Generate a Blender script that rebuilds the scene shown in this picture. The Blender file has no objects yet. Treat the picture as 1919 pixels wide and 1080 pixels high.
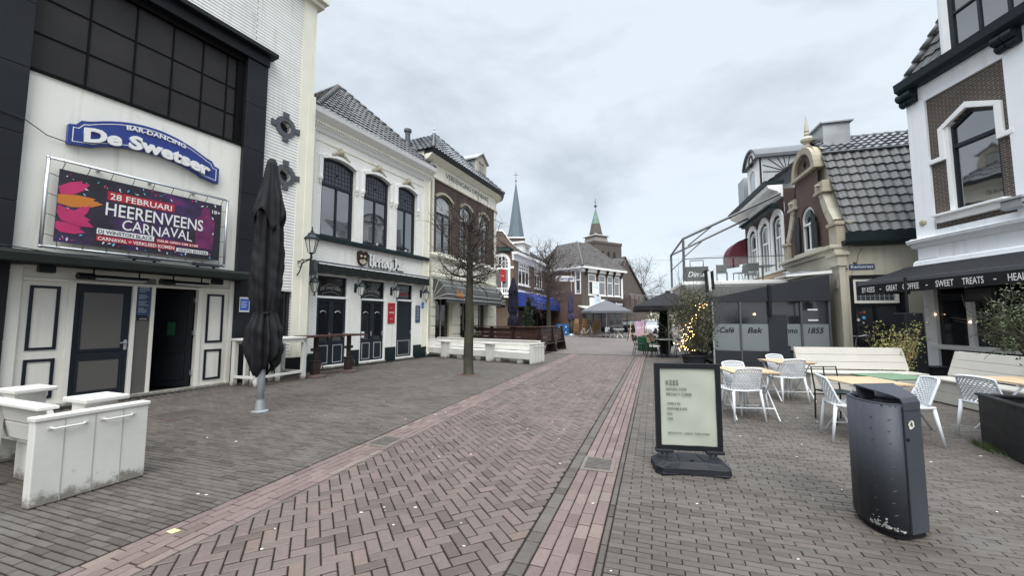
import bpy, bmesh, math, random, numpy as np
from mathutils import Vector, Matrix
from mathutils.geometry import tessellate_polygon
random.seed(7)
R_ = math.radians
sc = bpy.context.scene
COL = sc.collection
# ------------------------------------------------------------------ camera, world, sun, exposure
CAM_H, FPX = 1.55, 750.0
PITCH = math.atan(60 / FPX)
cam = bpy.data.cameras.new("camera")
cam.lens = 36 * FPX / 1919
cam.sensor_width = 36
cam.clip_start, cam.clip_end = 0.05, 1500
camo = bpy.data.objects.new("camera", cam)
COL.objects.link(camo)
camo.location = (0, 0, CAM_H)
camo.rotation_euler = (R_(90) + PITCH, 0, 0)
sc.camera = camo
SUN_EL, SUN_AZ = R_(50), R_(185)
w = bpy.data.worlds.new("World")
sc.world = w
w.use_nodes = True
nt = w.node_tree
nt.nodes.clear()
def wn(t, **k):
    n = nt.nodes.new(t)
    for a, b in k.items():
        setattr(n, a, b)
    return n
wout, bg = wn('ShaderNodeOutputWorld'), wn('ShaderNodeBackground')
sky = wn('ShaderNodeTexSky', sky_type='NISHITA', sun_disc=False, sun_elevation=SUN_EL, sun_rotation=SUN_AZ)
tc, mp = wn('ShaderNodeTexCoord'), wn('ShaderNodeMapping')
mp.inputs['Scale'].default_value = (1.0, 1.0, 2.2)
mp.inputs['Rotation'].default_value = (0.1, 0.0, 0.6)
n1 = wn('ShaderNodeTexNoise')
n1.inputs['Scale'].default_value = 2.3
n1.inputs['Detail'].default_value = 7
n1.inputs['Roughness'].default_value = 0.55
n1.inputs['Distortion'].default_value = 0.25
rp = wn('ShaderNodeValToRGB')
rp.color_ramp.elements[0].position = 0.36
rp.color_ramp.elements[0].color = (0.300, 0.330, 0.358, 1)
rp.color_ramp.elements[1].position = 0.56
rp.color_ramp.elements[1].color = (0.405, 0.440, 0.472, 1)
sep = wn('ShaderNodeSeparateXYZ')
zr = wn('ShaderNodeMapRange')
zr.inputs['From Min'].default_value, zr.inputs['From Max'].default_value = 0.68, 1.0
zr.inputs['To Min'].default_value, zr.inputs['To Max'].default_value = 1.0, 6.8
mul = wn('ShaderNodeVectorMath', operation='SCALE')
skm = wn('ShaderNodeVectorMath', operation='SCALE')
skm.inputs['Scale'].default_value = 0.085
mx = wn('ShaderNodeMix', data_type='RGBA')
mx.inputs['Factor'].default_value = 0.88
L = nt.links.new
L(tc.outputs['Generated'], mp.inputs['Vector'])
L(mp.outputs[0], n1.inputs['Vector'])
L(n1.outputs['Fac'], rp.inputs['Fac'])
L(tc.outputs['Generated'], sep.inputs[0])
L(sep.outputs['Z'], zr.inputs['Value'])
L(rp.outputs['Color'], mul.inputs[0])
L(zr.outputs['Result'], mul.inputs['Scale'])
L(sky.outputs['Color'], skm.inputs[0])
L(skm.outputs[0], mx.inputs['A'])
L(mul.outputs[0], mx.inputs['B'])
L(mx.outputs['Result'], bg.inputs['Color'])
bg.inputs['Strength'].default_value = 1.0
L(bg.outputs[0], wout.inputs['Surface'])
sl = bpy.data.lights.new("sun", 'SUN')
sl.energy, sl.angle, sl.color = 1.5, R_(50), (1.0, 0.97, 0.92)
so = bpy.data.objects.new("sun", sl)
COL.objects.link(so)
so.rotation_euler = (R_(90) - SUN_EL, 0, R_(-5))
sc.view_settings.view_transform = 'Standard'
sc.view_settings.look = 'None'
sc.view_settings.exposure = 1.12
sc.view_settings.gamma = 1.0
sc.cycles.max_bounces = 6
sc.cycles.transparent_max_bounces = 6

# ------------------------------------------------------------------ measuring: pixel of the photo -> point on a real plane
_c, _s = math.cos(PITCH), math.sin(PITCH)
def ray(px, py):
    x, y = (px - 959.5) / FPX, (540 - py) / FPX
    return Vector((x, _c - _s * y, _s + _c * y))
def G(px, py, z=0.0):
    r = ray(px, py)
    return Vector((0, 0, CAM_H)) + r * ((z - CAM_H) / r.z)
class Fr:
    """a local frame standing on the ground: x along a facade, y into the building, z up"""
    def __init__(s, o, deg):
        a = R_(deg)
        s.o = Vector((o[0], o[1], 0)); s.deg = deg
        s.x = Vector((math.cos(a), math.sin(a), 0)); s.y = Vector((-math.sin(a), math.cos(a), 0))
    def uv(s, px, py, y=0.0):
        r = ray(px, py); c = Vector((0, 0, CAM_H)) - s.o
        p = c + r * ((y - c.dot(s.y)) / r.dot(s.y))
        return p.dot(s.x), p.z
    def loc(s, p):
        q = Vector(p) - s.o
        return Vector((q.dot(s.x), q.dot(s.y), q.z))
    def w(s, x, y, z=0.0):
        return s.o + s.x * x + s.y * y + Vector((0, 0, z))

# ------------------------------------------------------------------ materials
def newmat(name):
    m = bpy.data.materials.new(name); m.use_nodes = True
    t = m.node_tree
    return m, t, t.nodes['Principled BSDF']
def nd(t, ty, **k):
    n = t.nodes.new(ty)
    for a, b in k.items():
        if a in n.inputs and not hasattr(n, a): n.inputs[a].default_value = b
        else: setattr(n, a, b)
    return n
def noise(t, scale, detail=4, co=None, rough=.55):
    n = nd(t, 'ShaderNodeTexNoise')
    n.inputs['Scale'].default_value = scale; n.inputs['Detail'].default_value = detail; n.inputs['Roughness'].default_value = rough
    if co is None:
        c = nd(t, 'ShaderNodeTexCoord'); co = c.outputs['Object']
    t.links.new(co, n.inputs['Vector'])
    return n
def vary(t, col_out, val_out, var):
    """colour multiplied by 1-var .. 1+var"""
    mr = nd(t, 'ShaderNodeMapRange')
    mr.inputs['From Min'].default_value, mr.inputs['From Max'].default_value = .25, .75
    mr.inputs['To Min'].default_value, mr.inputs['To Max'].default_value = 1 - var, 1 + var
    t.links.new(val_out, mr.inputs['Value'])
    v = nd(t, 'ShaderNodeVectorMath', operation='SCALE')
    t.links.new(col_out, v.inputs[0]); t.links.new(mr.outputs['Result'], v.inputs['Scale'])
    return v.outputs[0]
def rgb(t, c):
    n = nd(t, 'ShaderNodeRGB'); n.outputs[0].default_value = (*c, 1); return n.outputs[0]
def mix(t, f, a, b):
    n = nd(t, 'ShaderNodeMix', data_type='RGBA')
    if isinstance(f, float): n.inputs['Factor'].default_value = f
    else: t.links.new(f, n.inputs['Factor'])
    t.links.new(a, n.inputs['A']); t.links.new(b, n.inputs['B'])
    return n.outputs['Result']
def ramp(t, v, p0, p1):
    mr = nd(t, 'ShaderNodeMapRange')
    mr.inputs['From Min'].default_value, mr.inputs['From Max'].default_value = p0, p1
    t.links.new(v, mr.inputs['Value']); return mr.outputs['Result']
def bumpn(t, b, h, strength, dist=.01):
    n = nd(t, 'ShaderNodeBump'); n.inputs['Strength'].default_value = strength; n.inputs['Distance'].default_value = dist
    t.links.new(h, n.inputs['Height']); t.links.new(n.outputs[0], b.inputs['Normal'])
def streaks(t, c, amount, ob=None):
    """rain streaks: grime drawn out downwards"""
    if ob is None: ob = nd(t, 'ShaderNodeTexCoord').outputs['Object']
    m_ = nd(t, 'ShaderNodeMapping'); m_.inputs['Scale'].default_value = (7, 7, .35); t.links.new(ob, m_.inputs['Vector'])
    n_ = noise(t, 1.0, 6, m_.outputs[0], .6); g = noise(t, .7, 4, ob, .5)
    k = nd(t, 'ShaderNodeMath', operation='MULTIPLY'); t.links.new(ramp(t, n_.outputs['Fac'], .50, .72), k.inputs[0]); t.links.new(ramp(t, g.outputs['Fac'], .42, .62), k.inputs[1])
    k2 = nd(t, 'ShaderNodeMath', operation='MULTIPLY'); k2.inputs[1].default_value = amount; t.links.new(k.outputs[0], k2.inputs[0])
    return mix(t, k2.outputs[0], c, rgb(t, (.26, .25, .21)))
def mat(name, col, rough=.6, var=.1, scale=2.5, bump=0., bs=60, metal=0., dirt=None, dth=.56, dsc=2.2, spec=None, splash=0., streak=0.):
    m, t, b = newmat(name)
    n = noise(t, scale, 5)
    c = vary(t, rgb(t, col), n.outputs['Fac'], var)
    if dirt:
        d = noise(t, dsc, 9, None, .72)
        c = mix(t, ramp(t, d.outputs['Fac'], dth, dth + .12), c, rgb(t, dirt))
    if streak: c = streaks(t, c, streak)
    if splash:   # grime splashed up from the paving, ragged upper edge
        o_ = nd(t, 'ShaderNodeTexCoord'); s_ = nd(t, 'ShaderNodeSeparateXYZ'); t.links.new(o_.outputs['Object'], s_.inputs[0])
        d = noise(t, 9, 9, None, .75)
        k = nd(t, 'ShaderNodeMath', operation='MULTIPLY_ADD'); k.inputs[1].default_value = -1 / splash; k.inputs[2].default_value = .38
        t.links.new(s_.outputs['Z'], k.inputs[0])
        k2 = nd(t, 'ShaderNodeMath', operation='MAXIMUM'); k2.inputs[1].default_value = -.035; t.links.new(k.outputs[0], k2.inputs[0])
        k3 = nd(t, 'ShaderNodeMath', operation='ADD'); t.links.new(k2.outputs[0], k3.inputs[0]); t.links.new(d.outputs['Fac'], k3.inputs[1])
        c = mix(t, ramp(t, k3.outputs[0], .62, .80), c, rgb(t, (.20, .185, .155)))
    t.links.new(c, b.inputs['Base Color'])
    b.inputs['Metallic'].default_value = metal
    if spec is None: spec = .22 if max(col) < .06 and not metal else .5
    b.inputs['Specular IOR Level'].default_value = spec
    rn = noise(t, scale * 3, 3)
    rr = nd(t, 'ShaderNodeMapRange')
    rr.inputs['To Min'].default_value, rr.inputs['To Max'].default_value = max(.03, rough - .12), min(1, rough + .12)
    t.links.new(rn.outputs['Fac'], rr.inputs['Value']); t.links.new(rr.outputs['Result'], b.inputs['Roughness'])
    if bump:
        bumpn(t, b, noise(t, bs, 4).outputs['Fac'], bump, .01)
    return m
def wallco(t):
    """(along, up) coordinates in metres whichever way the vertical face looks"""
    c = nd(t, 'ShaderNodeTexCoord'); s1 = nd(t, 'ShaderNodeSeparateXYZ'); s2 = nd(t, 'ShaderNodeSeparateXYZ')
    t.links.new(c.outputs['Object'], s1.inputs[0]); t.links.new(c.outputs['Normal'], s2.inputs[0])
    a = nd(t, 'ShaderNodeMath', operation='ABSOLUTE'); t.links.new(s2.outputs['X'], a.inputs[0])
    g = nd(t, 'ShaderNodeMath', operation='GREATER_THAN'); g.inputs[1].default_value = .6; t.links.new(a.outputs[0], g.inputs[0])
    mxx = nd(t, 'ShaderNodeMix', data_type='FLOAT')
    t.links.new(g.outputs[0], mxx.inputs['Factor']); t.links.new(s1.outputs['X'], mxx.inputs['A']); t.links.new(s1.outputs['Y'], mxx.inputs['B'])
    cb = nd(t, 'ShaderNodeCombineXYZ'); t.links.new(mxx.outputs['Result'], cb.inputs['X']); t.links.new(s1.outputs['Z'], cb.inputs['Y'])
    return cb.outputs[0], c.outputs['Object']
def brick(name, c1, c2, mortar, bw=.21, bh=.062, ms=.011, bump=.5, rough=.8, var=.18, stain=None, sth=.58, streak=0.):
    m, t, b = newmat(name)
    co, ob = wallco(t)
    k = nd(t, 'ShaderNodeTexBrick', offset=.5)
    k.inputs['Color1'].default_value = (*c1, 1); k.inputs['Color2'].default_value = (*c2, 1); k.inputs['Mortar'].default_value = (*mortar, 1)
    k.inputs['Scale'].default_value = 1; k.inputs['Mortar Size'].default_value = ms; k.inputs['Brick Width'].default_value = bw; k.inputs['Row Height'].default_value = bh
    k.inputs['Mortar Smooth'].default_value = .3
    t.links.new(co, k.inputs['Vector'])
    n = noise(t, 1.3, 8, ob, .65)
    c = vary(t, k.outputs['Color'], n.outputs['Fac'], var)
    if stain:
        d = noise(t, .9, 9, ob, .7)
        c = mix(t, ramp(t, d.outputs['Fac'], sth, sth + .15), c, rgb(t, stain))
    if streak: c = streaks(t, c, streak, ob)
    t.links.new(c, b.inputs['Base Color']); b.inputs['Roughness'].default_value = rough
    fine = noise(t, 45, 3, ob)
    ad = nd(t, 'ShaderNodeMath', operation='MULTIPLY_ADD'); ad.inputs[1].default_value = -1.0
    t.links.new(k.outputs['Fac'], ad.inputs[0])
    sm = nd(t, 'ShaderNodeMath', operation='MULTIPLY'); sm.inputs[1].default_value = .5
    t.links.new(fine.outputs['Fac'], sm.inputs[0]); t.links.new(sm.outputs[0], ad.inputs[2])
    bumpn(t, b, ad.outputs[0], bump, .008)
    return m
def tone_mat(name, cols, rough=.7, var=.12, bump=.25, spots=None):
    """one tone per brick / tile from the face attribute 'tone'"""
    m, t, b = newmat(name)
    a = nd(t, 'ShaderNodeAttribute'); a.attribute_name = 'tone'
    r = nd(t, 'ShaderNodeValToRGB')
    e = r.color_ramp.elements
    e[0].color = (*cols[0], 1); e[1].color = (*cols[-1], 1)
    for i, c in enumerate(cols[1:-1]):
        x = e.new((i + 1) / (len(cols) - 1)); x.color = (*c, 1)
    t.links.new(a.outputs['Fac'], r.inputs['Fac'])
    n = noise(t, .9, 8, None, .65)
    c = vary(t, r.outputs['Color'], n.outputs['Fac'], var)
    n2 = noise(t, 30, 5)
    c = vary(t, c, n2.outputs['Fac'], .13)
    if spots:
        d = noise(t, spots[1], 9, None, .7)
        c = mix(t, ramp(t, d.outputs['Fac'], spots[2], spots[2] + .1), c, rgb(t, spots[0]))
    t.links.new(c, b.inputs['Base Color'])
    rr = nd(t, 'ShaderNodeMapRange'); rr.inputs['To Min'].default_value = rough - .2; rr.inputs['To Max'].default_value = rough + .15
    t.links.new(n.outputs['Fac'], rr.inputs['Value']); t.links.new(rr.outputs['Result'], b.inputs['Roughness'])
    bumpn(t, b, n2.outputs['Fac'], bump, .006)
    return m
def glass(name, col=(.02, .022, .025), rough=.03, wav=.12, ior=1.6):
    m, t, b = newmat(name)
    b.inputs['Base Color'].default_value = (*col, 1); b.inputs['Roughness'].default_value = rough
    b.inputs['IOR'].default_value = ior
    bumpn(t, b, noise(t, 1.2, 2).outputs['Fac'], wav, .02)
    return m
def emis(name, col, st):
    m, t, b = newmat(name)
    b.inputs['Base Color'].default_value = (*col, 1); b.inputs['Emission Color'].default_value = (*col, 1); b.inputs['Emission Strength'].default_value = st
    return m
def clear_glass(name, tint=(.86, .93, .91), alpha=.25):
    m, t, b = newmat(name)
    b.inputs['Base Color'].default_value = (*tint, 1); b.inputs['Roughness'].default_value = .05; b.inputs['Alpha'].default_value = alpha
    return m
M = dict(
    wbrick=brick('white_painted_brick', (.86, .85, .805), (.83, .82, .775), (.70, .69, .65), bump=.5, rough=.55, var=.05, stain=(.66, .65, .60), sth=.66, streak=.25),
    wstrip=brick('white_strip_brick', (.82, .815, .78), (.77, .765, .73), (.33, .33, .325), bw=6.0, bh=.085, ms=.013, bump=.8, rough=.6, var=.1, stain=(.46, .47, .45), sth=.6, streak=.5),  # dark mortar lines carry the shade of the bed joints in their colour
    stucco=mat('cream_stucco', (.74, .73, .665), .75, .05, 1.2, .25, 90, dirt=(.60, .585, .52), dth=.62, streak=.45),
    cream=mat('cream_paint', (.74, .715, .60), .6, .07, 1.5, .1, 50, dirt=(.52, .49, .40), dth=.63, streak=.45),
    oldcream=mat('weathered_cream_stucco', (.45, .42, .34), .8, .12, .8, .3, 40, dirt=(.40, .36, .27), dth=.58, streak=.5),
    white=mat('white_paint', (.84, .84, .83), .45, .05, 2, .05, 40),
    coldwhite=mat('white_render', (.86, .875, .90), .7, .04, 1.2, .25, 120, dirt=(.66, .68, .71), dth=.66, streak=.22),
    offwhite=mat('off_white_paint', (.74, .715, .65), .5, .06, 2, .06, 40, streak=.3),
    bench=mat('worn_white_wood_paint', (.58, .57, .53), .55, .08, 3, .18, 25, dirt=(.33, .31, .27), dth=.64, dsc=3.1, splash=.42),
    taupe=mat('greige_wood_paint', (.44, .42, .38), .55, .06, 3, .12, 30, dirt=(.46, .43, .38), dth=.66),
    black=mat('black_paint', (.010, .0115, .014), .42, .2, 2, .08, 40),
    blackstone=mat('black_stone', (.0125, .014, .018), .5, .3, 1.2, .15, 30),
    panel=mat('matte_black_panel', (.026, .0245, .0245), .6, .25, 1.5, .1, 50),
    navy=mat('dark_navy_paint', (.011, .015, .024), .35, .12, 2),
    slate=mat('slate_blue_paint', (.017, .022, .030), .4, .12, 2),
    greenblack=mat('dark_green_paint', (.010, .019, .022), .4, .15, 2, .05, 20),
    fabric=mat('black_canvas', (.0125, .0125, .0145), .75, .25, 3, .3, 160),
    navyfab=mat('navy_canvas', (.014, .014, .026), .8, .2, 3, .2, 120),
    purplefab=mat('purple_canvas', (.035, .028, .07), .8, .2, 3, .2, 120),
    greyfab=mat('grey_canvas', (.10, .103, .112), .8, .1, 3, .2, 120),
    awn=mat('grey_green_canvas', (.062, .066, .063), .75, .1, 2, .15, 120),
    awn2=mat('charcoal_canvas', (.028, .031, .037), .75, .12, 2, .15, 120),
    awngreen=mat('dark_green_canvas', (.010, .013, .0115), .75, .3, 3, .2, 60, dirt=(.034, .042, .028), dth=.62),
    bluefab=mat('blue_canvas', (.010, .034, .25), .7, .1, 2),
    redfab=mat('dark_red_canvas', (.085, .008, .018), .7, .15, 2),
    bluesign=mat('blue_sign_panel', (.016, .036, .20), .35, .06, 2),
    letter=mat('white_letter', (.72, .72, .71), .4, .02),
    steel=mat('galvanised_steel', (.50, .52, .54), .35, .1, 6, .05, 60, metal=.7),
    zinc=mat('zinc', (.36, .38, .40), .45, .15, 3, .05, 40, metal=.5),
    greymetal=mat('grey_metal', (.07, .075, .085), .45, .1, 4),
    bin=mat('anthracite_coated_steel', (.044, .049, .060), .52, .14, 3, .1, 140, dirt=(.075, .08, .088), dth=.62, dsc=7, spec=.35),
    plastic=mat('black_plastic', (.019, .021, .026), .5, .15, 4, .12, 120),
    iron=mat('rusty_cast_iron', (.035, .026, .024), .6, .3, 6, .2, 40),
    rust=mat('rusty_plate', (.09, .055, .045), .7, .3, 4, .2, 40),
    darkwood=mat('dark_brown_wood', (.028, .016, .014), .5, .3, 4, .15, 30),
    brownwood=mat('brown_stained_wood', (.052, .027, .022), .5, .3, 3, .2, 24),
    tablewood=mat('pale_wood', (.47, .35, .22), .5, .14, 5, .1, 40),
    chair=mat('white_plastic', (.62, .64, .66), .4, .03, 3),
    gl=glass('window_glass', ior=3.2), gl2=glass('enclosure_pane', (.02, .022, .028), .06, .1, 1.7),
    glbrown=glass('frosted_door_glass', (.10, .094, .086), .35, .3),
    glpale=glass('curtained_window_glass', (.42, .44, .45), .08, ior=1.9),
    gldk=glass('dark_window_glass', (.012, .013, .016), .05),
    glfrost=glass('frosted_band', (.17, .195, .20), .3, .1),
    lead=mat('leaded_glass', (.05, .055, .07), .25, .3, 6),
    brickc=brick('brown_brick', (0.0722, 0.0361, 0.0295), (0.0476, 0.0246, 0.0213), (0.0656, 0.0492, 0.0435), ms=.009),
    brickf=brick('red_brick', (0.1025, 0.0492, 0.0394), (0.0672, 0.0336, 0.0287), (0.123, 0.0984, 0.082), bh=.06, ms=.009),
    brickg=brick('dark_brown_brick', (0.0722, 0.0508, 0.041), (0.0476, 0.0344, 0.0295), (0.205, 0.1845, 0.1558), bw=.19, bh=.058, ms=.008),
    brickd=brick('orange_brown_brick', (0.1353, 0.082, 0.059), (0.0984, 0.059, 0.0435), (0.1558, 0.1271, 0.1025)),
    bricke=brick('red_brown_brick', (0.123, 0.0689, 0.0558), (0.0886, 0.0492, 0.041), (0.1476, 0.1148, 0.0984)),
    bricktower=brick('grey_brown_brick', (0.0943, 0.0738, 0.0623), (0.0722, 0.0574, 0.05), (0.1025, 0.0877, 0.0787)),
    tile=tone_mat('grey_roof_tile', [(0.0638, 0.0638, 0.0638), (0.085, 0.085, 0.0833), (0.1062, 0.1037, 0.1003)], .55, .26, .25, ((0.1445, 0.1445, 0.119), 2.6, .62)),
    tiledk=tone_mat('dark_roof_tile', [(0.0272, 0.0247, 0.0238), (0.0382, 0.0348, 0.0331), (0.051, 0.0467, 0.0442)], .5, .28, .25, ((0.068, 0.0723, 0.0467), 2.4, .62)),
    tileglaze=tone_mat('glazed_roof_tile', [(.075, .08, .09), (.12, .125, .135), (.17, .175, .185)], .28, .3, .25, ((.07, .075, .055), 2.2, .6)),
    tilefar=tone_mat('brown_grey_roof_tile', [(0.051, 0.0442, 0.0408), (0.0697, 0.0612, 0.057), (0.0892, 0.0782, 0.0723)], .7, .2),
    spire=mat('blue_grey_slate', (.10, .135, .155), .7, .1, .3),
    copper=mat('green_copper', (.12, .20, .16), .7, .3, .5),
    trim=mat('white_trim', (.78, .78, .76), .5, .04),
    stone=mat('sandstone', (.37, .33, .25), .8, .14, 2, .2, 60, dirt=(.28, .25, .19), dth=.6),
    bark=mat('mossy_bark', (.046, .043, .032), .85, .35, 5, .7, 25, dirt=(.05, .058, .028), dth=.52),
    twig=mat('bare_twigs', (.062, .050, .042), .85, .25, 3),
    leafdk=mat('conifer_leaf', (.022, .036, .022), .7, .4, 3),
    leafol=mat('olive_leaf', (.085, .115, .055), .6, .4, 4),
    leafyl=mat('bamboo_leaf', (.20, .20, .065), .6, .4, 4),
    leafbr=mat('dry_leaf', (.105, .10, .062), .7, .4, 4),
    grass=mat('grass', (.09, .13, .035), .7, .3, 5),
    red=mat('red_print', (.36, .014, .026), .4, .05), pink=mat('pink_print', (.46, .026, .12), .4, .15, 4),
    blue=mat('blue_print', (.03, .12, .45), .4, .1), bluedk=mat('dark_blue_print', (.03, .055, .13), .4, .2, 6),
    orange=mat('orange_paint', (.52, .17, .022), .5, .05), green=mat('green_print', (.012, .075, .035), .4, .2),
    greenlit=emis('lit_green_sign', (.04, .35, .20), .35), yellow=mat('yellow_paper', (.55, .53, .24), .6, .05),
    paper=mat('sage_poster', (.37, .395, .335), .35, .06, 3, .25, 4), ink=mat('dark_ink', (.045, .05, .042), .6, .1),
    grey=mat('grey_print', (.35, .36, .36), .5, .1), crate=mat('blue_crate', (.012, .14, .42), .4, .1),
    cane=mat('woven_cane', (.52, .40, .25), .6, .15, 30), teak=mat('teak', (.36, .22, .10), .6, .2, 8),
    carw=mat('white_car_paint', (.74, .75, .77), .2, .02), carb=mat('black_car_paint', (.015, .016, .02), .2, .05),
    bulb=emis('warm_fairy_light', (1.0, .55, .18), 9), lamp=emis('warm_lamp', (1.0, .72, .45), 5),
    milk=mat('milky_lamp_glass', (.62, .62, .58), .2, .05), skin=mat('litter', (.62, .60, .54), .7, .2),
    brass=mat('dull_brass', (.38, .28, .12), .4, .2, metal=.6), soil=mat('soil', (.04, .03, .022), .9, .3, 20, .4, 60),
    confetti=mat('pale_confetti', (.62, .66, .70), .5, .3, 30), cyan=mat('cyan_print', (.12, .45, .70), .5, .1),
)
# ------------------------------------------------------------------ mesh building
class MB:
    def __init__(s): s.v, s.f, s.tone = [], [], []
    def add(s, vs, fs):
        b = len(s.v); s.v += [tuple(v) for v in vs]; s.f += [tuple(i + b for i in f) for f in fs]
    def quad(s, a, b, c, d): s.add([a, b, c, d], [(0, 1, 2, 3)])
    def box(s, x0, x1, y0, y1, z0, z1):
        s.add([(x0, y0, z0), (x1, y0, z0), (x1, y1, z0), (x0, y1, z0), (x0, y0, z1), (x1, y0, z1), (x1, y1, z1), (x0, y1, z1)],
              [(0, 3, 2, 1), (4, 5, 6, 7), (0, 1, 5, 4), (1, 2, 6, 5), (2, 3, 7, 6), (3, 0, 4, 7)])
        return s
    def hexa(s, p):  # 8 corners: bottom 4, top 4
        s.add(p, [(0, 3, 2, 1), (4, 5, 6, 7), (0, 1, 5, 4), (1, 2, 6, 5), (2, 3, 7, 6), (3, 0, 4, 7)]); return s
    def prism(s, poly, y0, y1):  # poly in x,z
        n = len(poly)
        tr = tessellate_polygon([[Vector((x, z, 0)) for x, z in poly]])
        s.add([(x, y0, z) for x, z in poly] + [(x, y1, z) for x, z in poly],
              [tuple(t) for t in tr] + [tuple(i + n for i in t) for t in tr] + [(i, (i + 1) % n, (i + 1) % n + n, i + n) for i in range(n)])
        return s
    def prismx(s, poly, x0, x1):  # poly in y,z
        n = len(poly)
        tr = tessellate_polygon([[Vector((x, z, 0)) for x, z in poly]])
        s.add([(x0, y, z) for y, z in poly] + [(x1, y, z) for y, z in poly],
              [tuple(t) for t in tr] + [tuple(i + n for i in t) for t in tr] + [(i, (i + 1) % n, (i + 1) % n + n, i + n) for i in range(n)])
        return s
    def prismz(s, poly, z0, z1, k=1.0, c=None):  # poly in x,y, top scaled by k about c
        n = len(poly)
        c = c or (sum(p[0] for p in poly) / n, sum(p[1] for p in poly) / n)
        tr = tessellate_polygon([[Vector((x, y, 0)) for x, y in poly]])
        s.add([(x, y, z0) for x, y in poly] + [(c[0] + (x - c[0]) * k, c[1] + (y - c[1]) * k, z1) for x, y in poly],
              [tuple(t) for t in tr] + [tuple(i + n for i in t) for t in tr] + [(i, (i + 1) % n, (i + 1) % n + n, i + n) for i in range(n)])
        return s
    def wall(s, outline, holes=(), y=0., rev=.15):
        pl = [[Vector((x, z, 0)) for x, z in p] for p in [outline] + list(holes)]
        tr = tessellate_polygon(pl)
        fl = [(x, y, z) for p in [outline] + list(holes) for x, z in p]
        s.add(fl, [tuple(t) for t in tr])
        for h in holes:
            for i in range(len(h)):
                a, b = h[i], h[(i + 1) % len(h)]
                s.quad((a[0], y, a[1]), (b[0], y, b[1]), (b[0], y + rev, b[1]), (a[0], y + rev, a[1]))
        return s
    def ring(s, outer, inner, y0, y1):
        s.wall(outer, [inner], y0, y1 - y0)
        for i in range(len(outer)):
            a, b = outer[i], outer[(i + 1) % len(outer)]
            s.quad((a[0], y0, a[1]), (b[0], y0, b[1]), (b[0], y1, b[1]), (a[0], y1, a[1]))
        return s
    def tube(s, pts, r, n=8, cap=True):
        pts = [Vector(p) for p in pts]
        rs = r if isinstance(r, (list, tuple)) else [r] * len(pts)
        b = len(s.v); up = None
        for i, p in enumerate(pts):
            d = (pts[min(i + 1, len(pts) - 1)] - pts[max(i - 1, 0)])
            d = d.normalized() if d.length > 1e-9 else Vector((0, 0, 1))
            if up is None:
                up = Vector((0, 0, 1)) if abs(d.z) < .9 else Vector((1, 0, 0))
            a = d.cross(up)
            a = a.normalized() if a.length > 1e-6 else d.orthogonal().normalized()
            c = a.cross(d); up = c
            for k in range(n):
                t = 2 * math.pi * k / n
                s.v.append(tuple(p + (a * math.cos(t) + c * math.sin(t)) * rs[i]))
        for i in range(len(pts) - 1):
            for k in range(n):
                s.f.append((b + i * n + k, b + i * n + (k + 1) % n, b + (i + 1) * n + (k + 1) % n, b + (i + 1) * n + k))
        if cap:
            s.f.append(tuple(b + k for k in range(n))); e = b + (len(pts) - 1) * n
            s.f.append(tuple(e + k for k in range(n)))
        return s
    def lathe(s, prof, c=(0, 0, 0), n=16, rot=0., sx=1., sy=1., fold=None):
        b = len(s.v)
        for j, (r, z) in enumerate(prof):
            for k in range(n):
                t = 2 * math.pi * k / n + rot
                q = r * (fold(t, z) if fold else 1)
                s.v.append((c[0] + q * math.cos(t) * sx, c[1] + q * math.sin(t) * sy, c[2] + z))
        for j in range(len(prof) - 1):
            for k in range(n):
                s.f.append((b + j * n + k, b + j * n + (k + 1) % n, b + (j + 1) * n + (k + 1) % n, b + (j + 1) * n + k))
        s.f.append(tuple(b + k for k in range(n))); e = b + (len(prof) - 1) * n
        s.f.append(tuple(e + k for k in range(n)))
        return s
    def ball(s, c, r, n=8, sz=1.):
        return s.lathe([(r * math.sin(math.pi * (i + .001) / (n / 2)) + 1e-4, -r * sz * math.cos(math.pi * i / (n / 2))) for i in range(n // 2 + 1)], c, n)
    def tiles(s, P00, P10, P01, P11, tw=.24, th=.33, amp=.03, step=.035, sub=6):
        P00, P10, P01, P11 = map(Vector, (P00, P10, P01, P11))
        U = (P10 - P00).normalized(); Q = P01 - P00
        N = U.cross(Q).normalized()
        if N.z < 0: N = -N
        h = (Q - U * Q.dot(U)).length
        rows = max(1, round(h / th))
        for j in range(rows):
            lines = []
            ln = 0
            for v, off in ((j / rows, -.004), (j / rows, step), ((j + 1) / rows, .004)):
                A, B = P00.lerp(P01, v), P10.lerp(P11, v)
                lines.append((A, (A - P00).dot(U), (B - P00).dot(U), off)); ln = max(ln, (B - A).length)
            n = max(1, math.ceil(ln / (tw / sub)))
            b = len(s.v)
            jit = [random.uniform(-.006, .006) for _ in range(int(ln / tw) + 3)]
            for A, sl_, sr, off in lines:
                for k in range(n + 1):
                    q = sl_ + (sr - sl_) * k / n
                    ph = (q / tw) % 1.0
                    wv = amp * (.5 + .5 * math.cos(2 * math.pi * ph)) + jit[min(len(jit) - 1, max(0, int((q - lines[0][1]) / tw)))]
                    s.v.append(tuple(A + U * (q - sl_) + N * (off + wv)))
            for r in range(2):
                for k in range(n):
                    s.f.append((b + r * (n + 1) + k, b + r * (n + 1) + k + 1, b + (r + 1) * (n + 1) + k + 1, b + (r + 1) * (n + 1) + k))
            while len(s.tone) < len(s.f): s.tone.append(None)
            tn = {}
            for fi in range(len(s.f) - 2 * n, len(s.f)):
                k = (fi - (len(s.f) - 2 * n)) % n
                key = int((lines[0][1] + (lines[0][2] - lines[0][1]) * k / n) / tw)
                s.tone[fi] = tn.setdefault(key, random.random())
        return s
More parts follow.
